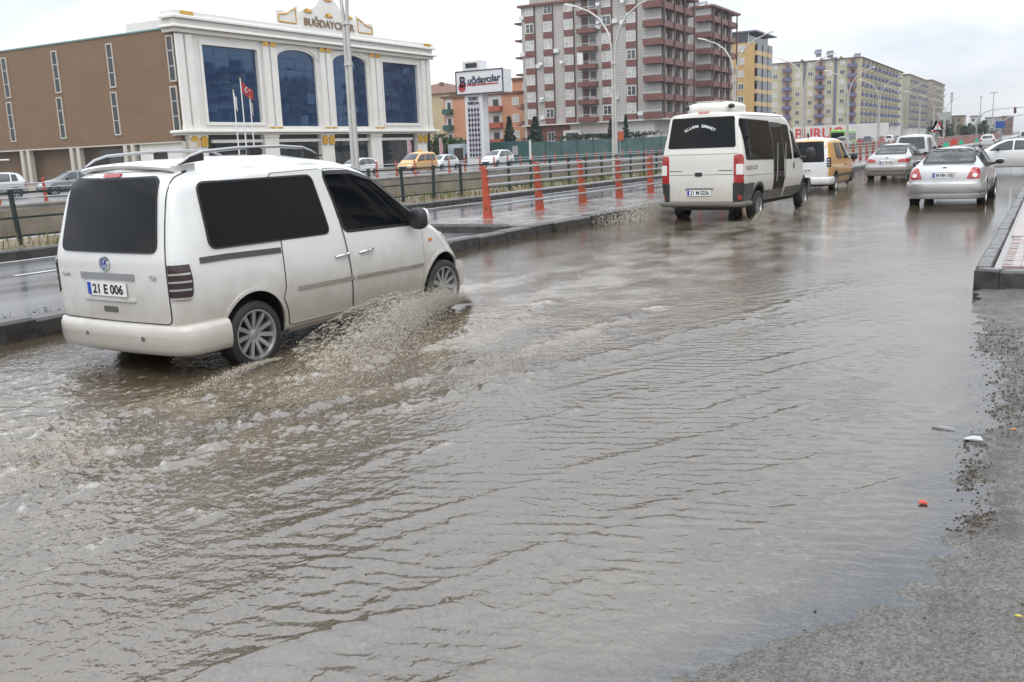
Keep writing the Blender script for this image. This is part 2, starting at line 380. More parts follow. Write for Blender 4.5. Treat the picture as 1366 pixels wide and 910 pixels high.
def section(P, R, nl=5, nc=5):
    """half section: control points with fillet radii to a fixed number of samples"""
    out = []; n = len(P); ends = []
    for i in range(n):
        p = np.array(P[i])
        if i in (0, n - 1): ends.append((p, p)); continue
        a = np.array(P[i - 1]); b = np.array(P[i + 1]); la = np.linalg.norm(a - p) + 1e-9; lb = np.linalg.norm(b - p) + 1e-9; d = min(R[i], .46 * la, .46 * lb)
        ends.append((p + (a - p) / la * d, p + (b - p) / lb * d))
    for i in range(n):
        if 0 < i < n - 1:
            a, b = ends[i]; p = np.array(P[i])
            for j in range(nc + 1):
                t = j / nc; out.append((1 - t) ** 2 * a + 2 * t * (1 - t) * p + t * t * b)
        else: out.append(np.array(P[i]))
        if i < n - 1:
            a = ends[i][1]; b = ends[i + 1][0]
            for j in range(1, nl): out.append(a + (b - a) * j / nl)
    return out
def body_mesh(sp, nx=64):
    """lofted car body. sp: tables (x, value) for zt, wm, wk, zk, wr, zb, drop + fillets + deform"""
    L = sp['L']; e = sp.get('end', .12)
    t = np.linspace(0, 1, 9)[1:]
    xs = np.concatenate([[0], e * (1 - np.cos(t * PI / 2)), np.linspace(e, L - e, nx)[1:-1], L - e * (1 - np.cos(t[::-1] * PI / 2)), [L]])
    xs = np.unique(np.round(xs, 5))
    g = {k: pchip([p[0] for p in sp[k]], [p[1] for p in sp[k]], xs) for k in ('zt', 'wm', 'wk', 'zk', 'wr', 'zb', 'drop', 'zm')}
    rings = []
    for i, x in enumerate(xs):
        c = 0.
        if x < e: c = e - math.sqrt(max(0, e * e - (e - x) ** 2))
        f = 0.
        if x > L - e: f = e - math.sqrt(max(0, e * e - (x - L + e) ** 2))
        cc = c * sp.get('rear_round', 1.) + f
        zt = g['zt'][i] - cc * .6; zb = g['zb'][i] + cc * .5; wm = g['wm'][i] - cc; wk = g['wk'][i] - cc; wr = g['wr'][i] - cc * .9
        zk = min(g['zk'][i], zt - .05); dr = g['drop'][i]; zm = min(g['zm'][i], zk - .08)
        P = [(0, zb), (wm * .9, zb), (wm, zm), (wk, zk), (wr, max(zt - dr, zk + .02)), (0, zt)]
        rings.append([(x, q[0], q[1]) for q in section(P, [0, .07, .22, sp.get('rk', .12), sp.get('rr', .12), 0])])
    n = len(rings[0]); A = np.array(rings)                     # stations x n x 3, y >= 0
    vid = {}; vs = []
    def V(i, k, side):
        if k in (0, n - 1): side = 1
        key = (i, k, side)
        if key not in vid:
            p = A[i, k]; vid[key] = len(vs); vs.append((p[0], p[1] * side, p[2]))
        return vid[key]
    fs = []; m = len(xs)
    for i in range(m - 1):
        for k in range(n - 1):
            for s in (1, -1):
                q = (V(i, k, s), V(i + 1, k, s), V(i + 1, k + 1, s), V(i, k + 1, s)); fs.append(q if s > 0 else q[::-1])
    # end caps with columns
    for i, flip in ((0, False), (m - 1, True)):
        rows = []
        for k in range(n):
            if k in (0, n - 1): rows.append([V(i, k, 1)]); continue
            L_, R_ = V(i, k, 1), V(i, k, -1); row = [L_]; pl = np.array(vs[L_]); pr = np.array(vs[R_])
            for j in range(1, 12):
                row.append(len(vs)); vs.append(tuple(pl + (pr - pl) * j / 12))
            row.append(R_); rows.append(row)
        for k in range(n - 1):
            a, b = rows[k], rows[k + 1]
            if len(a) == 1 and len(b) > 1: F = [(a[0], b[j], b[j + 1]) for j in range(len(b) - 1)]
            elif len(b) == 1 and len(a) > 1: F = [(b[0], a[j + 1], a[j]) for j in range(len(a) - 1)]
            else: F = [(a[j], b[j], b[j + 1], a[j + 1]) for j in range(len(a) - 1)]
            fs += [f if not flip else f[::-1] for f in F]
    v = np.array(vs)
    if sp.get('deform'): v = sp['deform'](v)
    me = bpy.data.meshes.new('body'); me.from_pydata(v.tolist(), [], fs)
    bm = bmesh.new(); bm.from_mesh(me); bmesh.ops.remove_doubles(bm, verts=bm.verts, dist=1e-5); bmesh.ops.recalc_face_normals(bm, faces=bm.faces); bm.to_mesh(me); bm.free()
    return me
def bvh_of(me):
    bm = bmesh.new(); bm.from_mesh(me); b = BVHTree.FromBMesh(bm); bm.free(); return b
def cut(me, cutter, mats):
    """boolean difference; faces from the cutter take material 1"""
    a = bpy.data.objects.new('a', me); b = bpy.data.objects.new('b', cutter); COL.objects.link(a); COL.objects.link(b)
    me.materials.clear(); cutter.materials.clear()
    for mt in mats: me.materials.append(mt); cutter.materials.append(mt)
    cutter.polygons.foreach_set('material_index', [1] * len(cutter.polygons))
    md = a.modifiers.new('b', 'BOOLEAN'); md.operation = 'DIFFERENCE'; md.object = b; md.solver = 'EXACT'
    dg = bpy.context.evaluated_depsgraph_get(); dg.update()
    r = bpy.data.meshes.new_from_object(a.evaluated_get(dg))
    bpy.data.objects.remove(a); bpy.data.objects.remove(b)
    return r
def wells(axles, r, w_out, depth, z):
    mb = MB()
    for x in axles:
        for s in (-1, 1):
            M = Matrix.Translation((x, s * (w_out + .3), z)) @ Matrix.Rotation(s * PI / 2, 4, 'X')
            mb.lathe([(0, 0), (r, 0), (r, depth + .3), (0, depth + .3)], 40, M)
    me = mb.mesh('wells', BLACK)
    bm = bmesh.new(); bm.from_mesh(me); bmesh.ops.remove_doubles(bm, verts=bm.verts, dist=1e-4); bmesh.ops.recalc_face_normals(bm, faces=bm.faces); bm.to_mesh(me); bm.free()
    return me
def smooth_mesh(me, ang=38):
    me.polygons.foreach_set('use_smooth', [True] * len(me.polygons)); me.set_sharp_from_angle(angle=math.radians(ang)); return me

# wheels: the tyre is the wheel, the rim its part
def wheel_meshes(R, rim, wd, spokes, steel=False, n=36):
    M = Matrix.Rotation(PI / 2, 4, 'X')           # axis to -y (outer face at -y)
    h = wd / 2
    ty = MB().lathe([(rim * .96, -h * .8), (rim * 1.02, -h), (R - .03, -h), (R - .006, -h * .8), (R, -h * .4), (R, h * .4), (R - .006, h * .8), (R - .03, h), (rim * 1.02, h), (rim * .97, h * .8), (rim * .97, h * .25), (0.005, h * .2)], n, M)
    rm = MB()
    rm.lathe([(rim * .97, h * .2), (rim * .97, h * .86), (rim * .99, h * .95), (rim * .93, h * .95), (rim * .88, h * .7), (rim * .88, h * .2)], n, M)
    rm.lathe([(.001, h * .62), (rim * .1, h * .62), (rim * .2, h * .55), (rim * .2, h * .25)], 18, M)
    for k in range(spokes):
        a = 2 * PI * k / spokes; ca, sa = math.cos(a), math.sin(a); w0, w1 = rim * .075, rim * (.09 if not steel else .16)
        pts = []
        for rr, ww, hh in ((rim * .14, w0, h * .52), (rim * .92, w1, h * .78)):
            for s in (-1, 1):
                for dz in (0, -h * .3): pts.append((rr * ca - s * ww * sa, rr * sa + s * ww * ca, hh + dz))
        rm.add([M @ Vector(p) for p in pts], [(0, 2, 6, 4), (1, 5, 7, 3), (0, 4, 5, 1), (2, 3, 7, 6), (4, 6, 7, 5), (0, 1, 3, 2)])
    return ty.mesh('wheel', RUBBER, True), rm.mesh('rim', ALLOY, True)
def add_wheels(parent, meshes, axles, track, z, rim_mat=None):
    for x in axles:
        for s in (-1, 1):
            w = obj('wheel', meshes[0], parent, (x, s * track, z), PI if s > 0 else 0)
            w.rotation_euler = (0, random.uniform(0, 6), PI if s > 0 else 0)
            r = obj('rim', meshes[1], w)
def plate(parent, pos, txt, mats=True, w=.52, h=.115, lean=0., x_dir=-1, name='number_plate'):
    """number plate facing -x (or +x) in the car's frame"""
    mb = MB().box(-.006, .006, -w / 2, w / 2, -h / 2, h / 2)
    o = mb.build(name, PLATE, parent, pos); o.rotation_euler = (0, lean, 0)
    e = MB().box(-.008, -.0062, w / 2 - .05, w / 2 - .003, -h / 2 + .004, h / 2 - .004) if x_dir < 0 else MB().box(.0062, .008, -w / 2 + .003, -w / 2 + .05, -h / 2 + .004, h / 2 - .004)
    e.build('plate_band', PLATEBLUE, o)
    t = MB()
    if x_dir < 0: lettering(t, txt, h * .95, (-.0075, -.02, -h * .32), (0, -1, 0), (0, 0, 1), width=w * .8, bold=.004)
    else: lettering(t, txt, h * .95, (.0075, .02, -h * .32), (0, 1, 0), (0, 0, 1), width=w * .8, bold=.004)
    t.build('plate_lettering', INK, o)
    return o

# ------------------------------------------------------------------ numpy noise
_rs = np.random.RandomState(3); _perm = _rs.permutation(512); _perm = np.concatenate([_perm, _perm, _perm]); _ga = _rs.rand(512) * 2 * PI
_gx, _gy = np.cos(_ga), np.sin(_ga)
def pn(x, y):
    xi = np.floor(x).astype(int); yi = np.floor(y).astype(int); xf = x - xi; yf = y - yi; xi &= 511; yi &= 511
    u = xf * xf * xf * (xf * (xf * 6 - 15) + 10); v = yf * yf * yf * (yf * (yf * 6 - 15) + 10)
    def g(ix, iy, dx, dy):
        h = _perm[_perm[ix & 511] + (iy & 511)] & 511; return _gx[h] * dx + _gy[h] * dy
    a = g(xi, yi, xf, yf); b = g(xi + 1, yi, xf - 1, yf); c = g(xi, yi + 1, xf, yf - 1); d = g(xi + 1, yi + 1, xf - 1, yf - 1)
    return (a + u * (b - a)) * (1 - v) + (c + u * (d - c)) * v
def fbm(x, y, o=4, g=.5):
    r = 0; a = 1.
    for i in range(o): r = r + a * pn(x * 2 ** i + 17.3 * i, y * 2 ** i - 9.1 * i); a *= g
    return r
def ss(a, b, x): t = np.clip((x - a) / (b - a), 0, 1); return t * t * (3 - 2 * t)
def polydist(px, py, pts):
    """distance to a polyline and the parameter along it"""
    best = np.full(px.shape, 1e9); par = np.zeros(px.shape); L = 0.
    for (x0, y0), (x1, y1) in zip(pts[:-1], pts[1:]):
        dx, dy = x1 - x0, y1 - y0; l2 = dx * dx + dy * dy; t = np.clip(((px - x0) * dx + (py - y0) * dy) / l2, 0, 1)
        sgn = np.sign((px - x0) * dy - (py - y0) * dx); d = np.hypot(px - x0 - t * dx, py - y0 - t * dy)
        k = d < np.abs(best); best = np.where(k, d * np.where(sgn == 0, 1, sgn), best); par = np.where(k, L + t * math.sqrt(l2), par); L += math.sqrt(l2)
    return best, par

# ------------------------------------------------------------------ ground, roads
KX = -9.25                                         # water side of the median kerb
SHY = [-6, 0, 1.5, 2.3, 2.78, 3.22, 3.8, 4.5, 5.4, 6.36, 7.6, 8.67, 10.5, 12.2, 14]
SHX = [-2.6, -2.0, -1.62, -1.2, -.93, -.62, -.38, -.22, -.33, -.20, -.30, -.44, -.55, -.68, -.7]
def shore_x(y): return np.interp(y, SHY, SHX)
def bed(x, y):
    """height of the asphalt under and beside the water near the camera"""
    d = x - shore_x(y); s = np.where(d > 0, .045 * d, np.maximum(.055 * d, -.11))
    s = np.where(d > .5, .0225 + .02 * (d - .5), s)
    fade = np.exp(-np.maximum(d, 0) * .6) * .7 + .3
    rough = np.where(d < -1.2, .4, 1.)
    return s + rough * (.010 * fbm(x * 2.1, y * 2.1, 3) * fade + .0045 * fbm(x * 9, y * 9, 3) + .0030 * pn(x * 38, y * 38))
def grid_mesh(name, X, Y, Z, keep=None, attrs=None):
    r, c = X.shape; idx = np.arange(r * c).reshape(r, c)
    q = np.stack([idx[:-1, :-1], idx[:-1, 1:], idx[1:, 1:], idx[1:, :-1]], -1).reshape(-1, 4)
    if keep is not None:
        k = keep.ravel(); q = q[k[q].any(1)]
    used = np.unique(q); rm = np.full(r * c, -1); rm[used] = np.arange(len(used)); q = rm[q]
    co = np.stack([X.ravel(), Y.ravel(), Z.ravel()], 1)[used].astype(np.float32)
    me = bpy.data.meshes.new(name); me.vertices.add(len(co)); me.vertices.foreach_set('co', co.ravel())
    me.loops.add(q.size); me.loops.foreach_set('vertex_index', q.ravel().astype(np.int32))
    me.polygons.add(len(q)); me.polygons.foreach_set('loop_start', np.arange(0, q.size, 4, dtype=np.int32))
    me.polygons.foreach_set('use_smooth', np.ones(len(q), bool))
    for n, a in (attrs or {}).items():
        at = me.attributes.new(n, 'FLOAT', 'POINT'); at.data.foreach_set('value', a.ravel()[used].astype(np.float32))
    me.update(calc_edges=True); me.validate(); return me

ASPH_WET = pm('wet_asphalt_road', (.115, .115, .122), .16, spec=.5, var=(.9, .22), bump=(55, .22, .004), rvar=.11, vscale=(1, .25, 1))
SOILG = pm('dry_ground', (.20, .17, .13), .9, var=(.6, .3), bump=(5, .4, .05))
LOWROAD = pm('lower_road_asphalt', (.20, .195, .19), .22, spec=.6, var=(.5, .2), rvar=.08)
SERV = pm('service_road_asphalt', (.13, .13, .13), .3, var=(.5, .25), rvar=.1)
WHITELINE = pm('road_line_white', (.62, .62, .6), .3, var=(6, .25))
def sheet(name, pts, y0, y1, mat, z_add=0., ny=1):
    """extrude an (x, z) polyline along y"""
    ys = [y0 + (y1 - y0) * i / ny for i in range(ny + 1)]; mb = MB(); n = len(pts)
    mb.v = [(x, y, z + z_add) for y in ys for x, z in pts]
    mb.f = [(j * n + i, j * n + i + 1, (j + 1) * n + i + 1, (j + 1) * n + i) for j in range(ny) for i in range(n - 1)]; mb.m = [0] * len(mb.f)
    return struct(mb.build(name, mat))
sheet('ground', [(-4000, 0), (-39.8, 0), (-39.75, -1.36), (-24, -1.36), (-20.4, .10), (-9.6, -.2), (-8, -.2), (12, -.2), (4000, -.2)], -300, 5000, SOILG)
sheet('service_road', [(-60, .15), (-40.4, .15)], -60, 900, SERV)
sheet('lower_road', [(-37.6, -1.25), (-25.2, -1.25)], -60, 420, LOWROAD)
sheet('opposite_road', [(-17.3, .05), (-9.5, .07)], -40, 1200, ASPH_WET)
sheet('flooded_road_bed', [(-9.4, -.13), (-.75, -.13)], 11.9, 1200, ASPH_WET)
st = MB(); st.box(-17.02, -16.9, -40, 900, .06, .0645); st.build('edge_line', WHITELINE, kind='structure')
ln = obj('lane_marking', None); struct(ln)
dm = MB().box(-.06, .06, 0, 3.0, 0, .004).mesh('lane_dash', WHITELINE)
for k in range(16): obj('lane_dash', dm, ln, (-14.6, 9.2 - 9 + 9 * k, .066))

# shore: wet asphalt with fine stones, and the near part of the road bed
def shore_mat():
    m = bpy.data.materials.new('shore_asphalt'); m.use_nodes = True; t = m.node_tree; N = t.nodes; L = t.links; b = N['Principled BSDF']
    g = N.new('ShaderNodeNewGeometry')
    def noise(sc, det=5, ro=.6):
        n = N.new('ShaderNodeTexNoise'); n.inputs['Scale'].default_value = sc; n.inputs['Detail'].default_value = det; n.inputs['Roughness'].default_value = ro; L.new(g.outputs['Position'], n.inputs['Vector']); return n.outputs['Fac']
    def ramp(f, p0, c0, p1, c1):
        r = N.new('ShaderNodeValToRGB'); r.color_ramp.elements[0].position = p0; r.color_ramp.elements[0].color = (*c0, 1); r.color_ramp.elements[1].position = p1; r.color_ramp.elements[1].color = (*c1, 1); L.new(f, r.inputs[0]); return r.outputs[0]
    vo = N.new('ShaderNodeTexVoronoi'); vo.inputs['Scale'].default_value = 80; L.new(g.outputs['Position'], vo.inputs['Vector'])
    base = ramp(noise(3.2), .3, (.085, .079, .070), .72, (.152, .143, .130))
    sa = N.new('ShaderNodeAttribute'); sa.attribute_name = 'rim'; md_ = N.new('ShaderNodeMath'); md_.operation = 'MULTIPLY'; mn_ = N.new('ShaderNodeMapRange'); mn_.inputs[1].default_value = .42; mn_.inputs[2].default_value = .56; L.new(noise(7, 7, .68), mn_.inputs[0]); L.new(mn_.outputs[0], md_.inputs[0]); L.new(sa.outputs['Fac'], md_.inputs[1])
    mb_ = N.new('ShaderNodeMix'); mb_.data_type = 'RGBA'; L.new(md_.outputs[0], mb_.inputs[0]); L.new(base, mb_.inputs['A']); mb_.inputs['B'].default_value = (.05, .040, .030, 1); base = mb_.outputs['Result']
    stone = ramp(vo.outputs['Color'], .2, (.55, .53, .50), .8, (1.32, 1.30, 1.27))
    mu = N.new('ShaderNodeMix'); mu.data_type = 'RGBA'; mu.blend_type = 'MULTIPLY'; mu.inputs[0].default_value = .85; L.new(base, mu.inputs['A']); L.new(stone, mu.inputs['B'])
    L.new(mu.outputs['Result'], b.inputs['Base Color'])
    ro = N.new('ShaderNodeMapRange'); ro.inputs[1].default_value = .35; ro.inputs[2].default_value = .65; ro.inputs[3].default_value = .14; ro.inputs[4].default_value = .42; L.new(noise(2.1), ro.inputs[0]); L.new(ro.outputs[0], b.inputs['Roughness'])
    bu = N.new('ShaderNodeBump'); bu.inputs['Strength'].default_value = .8; bu.inputs['Distance'].default_value = .011; L.new(vo.outputs['Distance'], bu.inputs['Height'])
    bu2 = N.new('ShaderNodeBump'); bu2.inputs['Strength'].default_value = .5; bu2.inputs['Distance'].default_value = .01; L.new(noise(22, 6, .7), bu2.inputs['Height']); L.new(bu.outputs[0], bu2.inputs['Normal']); L.new(bu2.outputs[0], b.inputs['Normal'])
    return m
xs = np.concatenate([np.linspace(-9.3, -3, 40)[:-1], np.linspace(-3, -1.8, 40)[:-1], np.linspace(-1.8, 1.0, 200), np.linspace(1.0, 9, 30)[1:]])
ys = np.concatenate([np.linspace(-8, 1.4, 40)[:-1], np.linspace(1.4, 6.5, 330)[:-1], np.linspace(6.5, 12.15, 200)])
Xg, Yg = np.meshgrid(xs, ys)
struct(obj('shore_asphalt', (lambda me: (me.materials.append(shore_mat()), me)[1])(grid_mesh('shore_asphalt', Xg, Yg, bed(Xg, Yg), None, {'rim': np.exp(-((Xg - shore_x(Yg) - .12) / np.where(Yg > 6.3, .45, .17)) ** 2) * ss(3.9, 4.8, Yg) * ss(11.5, 10, Yg)}))))

# ------------------------------------------------------------------ flood water
def water_height(x, y):
    """height of the surface, foam amount"""
    d_sh = shore_x(y) - x                                  # distance from the shore
    calm = ss(0, .9, d_sh) * .85 + .15
    h = np.zeros_like(x); foam = np.zeros_like(x)
    wx = x + .25 * pn(x * .9, y * .9); wy = y + .25 * pn(x * .9 + 50, y * .9)
    # turbulence round and behind the van's track, fading to the pavement side
    patch = .45 + .75 * ss(-.35, .35, fbm(x * .55 + 3, y * .42, 3))
    tv = np.exp(-((x + 5.9) / 2.4) ** 2) * ss(10.5, 7.5, y) + .9 * np.exp(-((x + 6.6) / 2.2) ** 2) * ss(31, 26, y) * ss(15, 20, y) + .2
    tv = np.clip(tv * patch, 0, 1.15)
    near = ss(60, 25, y) * .8 + .2
    fd = .88 / (1 + (np.hypot(x, y) / 8.5) ** 2.2) + .12; fdt = np.maximum(fd, .75 * np.exp(-((x + 5.2) / 1.3) ** 2) * ss(10.5, 8.5, y))
    h += np.sqrt(fdt) * tv * near * calm * .016 * fbm(wx * 3.2, wy * 2.6, 3)
    h += fdt * tv * calm * .011 * (np.abs(pn(wx * 12, wy * 10)) * -2 + .6)
    h += fdt * tv * calm * .007 * fbm(wx * 22, wy * 18, 2)
    lum = np.clip(fbm(wx * 19, wy * 14, 2) - .16, 0, 1) ; lum2 = np.clip(fbm(wx * 36 + 7, wy * 27, 2) - .18, 0, 1)
    h += np.sqrt(fdt) * (tv * .95 + .06) * calm * (.055 * lum ** 1.2 + .027 * lum2 ** 1.1)
    # ridges that run obliquely towards the pavement, as long streaks
    cd, sd = .42, .907                                     # crest direction
    u = x * cd + y * sd; v = x * sd - y * cd               # v: across the crests
    wv = v + .14 * pn(u * .55, v * 1.1) + .05 * pn(u * 1.7, v * 2.6)
    en = ss(-4.4, -2.7, x) * ss(14, 7, y)
    st = .5 + .5 * np.sin(wv * 2 * PI / .36); st2 = .5 + .5 * np.sin(wv * 2 * PI / .21 + 1.7 + 2 * pn(u * .8, v * .4))
    mod = ss(-.05, .35, pn(u * .75 + 9, v * 1.9)); mod2 = ss(-.1, .3, pn(u * 1.1 - 4, v * 2.4))
    h += en * calm * (.014 * st ** 4 * mod + .006 * st2 ** 2.5 * mod2)
    # fine wind ripples with crests facing the camera, pavement side and far water
    rip = ss(-4.5, -2, x) * .7 + .45
    a1 = (x * -.35 + y * .94); b1 = (x * .94 + y * .35)
    h += np.sqrt(fd) * calm * rip * .0034 * np.sin(2 * PI * (a1 + .06 * fbm(b1 * 1.5, a1 * 1.5, 2)) / .115) * ss(-.2, .25, pn(b1 * 1.2, a1 * 2.2))
    h += np.sqrt(fd) * calm * rip * .007 * pn(b1 * 6.0, a1 * 15) + fd * calm * rip * .0042 * pn(b1 * 13, a1 * 33)
    # bow-wave fronts spreading from the van (lumpy brown crests)
    for pts, amp, wd_, sd_ in (([(-5.2, .6), (-4.62, 2.64), (-4.37, 3.95), (-3.74, 5.55), (-3.04, 7.44), (-2.5, 9.3), (-2.1, 12)], .040, .10, 0), ([(-5.6, 2.2), (-4.9, 3.9), (-4.55, 4.7), (-4.15, 6.2), (-3.85, 7.8), (-3.6, 9.6)], .036, .13, 5),
                                ([(-5.9, 3.4), (-5.2, 5.2), (-4.9, 6.6), (-4.8, 8.2), (-5.0, 9.6)], .04, .16, 11), ([(-4.3, .9), (-3.9, 2.3), (-3.5, 3.6), (-3.0, 4.9), (-2.4, 6.3)], .018, .09, 21)):
        wxx = x + .16 * fbm(x * 1.6 + sd_, y * 1.6, 3); dd, pr = polydist(wxx, y, pts)
        lump = ss(-.25, .45, fbm(x * 5 + sd_, y * 4, 3)) * 1.2 + .05
        pro = np.where(dd > 0, np.exp(-(dd / (wd_ * .55)) ** 2), np.exp(-(dd / (wd_ * 1.4)) ** 2))
        h += amp * pro * lump; foam += .45 * pro * lump * ss(.1, .5, fbm(x * 11, y * 8 + sd_, 2) + .25)
    # two strong smooth ridges close to the camera
    for pts, amp, wd_ in (([(-2.75, 1.2), (-2.50, 1.85), (-2.28, 2.32), (-2.06, 2.68), (-1.8, 3.0)], .052, .05), ([(-2.35, 2.35), (-2.19, 2.79), (-1.92, 3.38), (-1.47, 4.06), (-1.12, 4.98)], .017, .045), ([(-2.05, 1.5), (-1.75, 2.2), (-1.5, 2.7)], .018, .04),
                          ([(-.86, 4.55), (-.70, 4.80), (-.56, 5.1)], .014, .03), ([(-1.38, 4.75), (-1.15, 5.0), (-.95, 5.35)], .016, .035), ([(-3.1, 2.0), (-2.7, 2.9), (-2.3, 3.8)], .014, .05)):
        wxx = x + .05 * fbm(x * 3, y * 3, 3); dd, pr = polydist(wxx, y, pts); Lp = sum(math.hypot(b[0] - a[0], b[1] - a[1]) for a, b in zip(pts[:-1], pts[1:]))
        env = np.sin(PI * np.clip(pr / Lp, 0, 1)) ** .6 * (.55 + .9 * np.clip(pn(pr * 3.1, dd * 2) + .3, 0, 1))
        h += amp * env * np.where(dd < 0, np.exp(-(dd / wd_) ** 2), np.exp(-(dd / (wd_ * 2.2)) ** 2)) * ss(0, .35, d_sh)
    # hollow round the van, wakes of minibus and taxi
    for cx, cy, ax, ay in ((-6.9, 7.2, 1.1, 2.6), (-6.75, 23.5, 1.2, 3.2)):
        h += .02 * np.exp(-(((x - cx) / ax) ** 2 + ((y - cy) / ay) ** 2))
    wk = np.exp(-((x + 5.35) / .55) ** 2) * ss(9.3, 8.0, y) * ss(3.0, 5.5, y); h += wk * .035 * (.5 + fbm(x * 4.5, y * 4.5, 3)); foam += wk * .45 * ss(0, .5, fbm(x * 17, y * 13, 4))
    wk = np.exp(-((x + 7.3) / 1.6) ** 2) * ss(5.6, 4.6, y) * ss(-2, 2, y); h += wk * .022 * fbm(x * 4, y * 4, 3); foam += wk * .55 * ss(0, .45, fbm(x * 17, y * 13, 4))
    wk = (np.exp(-((x + 5.6) / .5) ** 2) + np.exp(-((x + 8.2) / .6) ** 2)) * ss(29, 27, y) * ss(17, 21, y); h += wk * .04 * (.4 + fbm(x * 3, y * 3, 3)); foam += wk * .7 * ss(-.1, .3, fbm(x * 5, y * 4, 3))
    chn = np.exp(-((x + 5.4 - .06 * (y - 12)) / 2.6) ** 2) * ss(8.2, 10.5, y) * ss(30, 20, y); foam += chn * 1.0 * (.7 + .9 * fbm(x * 1.6, y * 1.1, 4)); h += chn * .006 * fbm(x * 7, y * 6, 3)
    chn = ss(-1.5, -4.5, x) * ss(11, 6, y); foam += chn * .08
    # streaks of foam drifting on the left and in the foreground
    foam += ss(-2.2, -4.6, x) * ss(9, 5, y) * .42 * ss(.15, .5, fbm(x * 17, y * 13, 4)) + .22 * ss(.30, .5, fbm(x * 8 + 30, y * 8, 4))
    sp = np.exp(-(((x + .95) / .22) ** 2 + ((y - 3.95) / .35) ** 2)); foam += .5 * sp * ss(.1, .4, fbm(x * 24, y * 18, 3))
    sp = np.exp(-(((x + 1.0) / .3) ** 2 + ((y - 3.25) / .2) ** 2)); foam += .4 * sp * ss(.1, .4, fbm(x * 22, y * 26, 3))
    gd = 1.0 / (1 + (np.hypot(x, y) / 12.0) ** 1.5) + .05; vanz = np.exp(-(((x + 5.6) / 1.6) ** 2 + ((y - 8) / 2.6) ** 2)); h *= np.maximum(gd, .8 * vanz)
    bd1, _ = polydist(x + .5 * fbm(x * .8, y * .8, 3), y, [(-6.6, 0), (-6.0, 2), (-5.4, 4), (-5.0, 5.5), (-4.7, 7.5), (-4.4, 9.5), (-3.8, 12)])
    churn = np.exp(-(bd1 / 1.15) ** 2) * ss(13, 8, y) * ss(-.35, .35, fbm(x * 2.2, y * 1.6, 4)); churn = np.maximum(churn, np.exp(-((x + 5.3) / .6) ** 2) * ss(9.6, 8.6, y) * ss(4, 6, y))
    for cx in (-8.3, -5.6): churn = np.maximum(churn, .8 * np.exp(-((x - cx) / .6) ** 2) * ss(28, 26, y) * ss(17.5, 21, y))
    return h, foam, churn
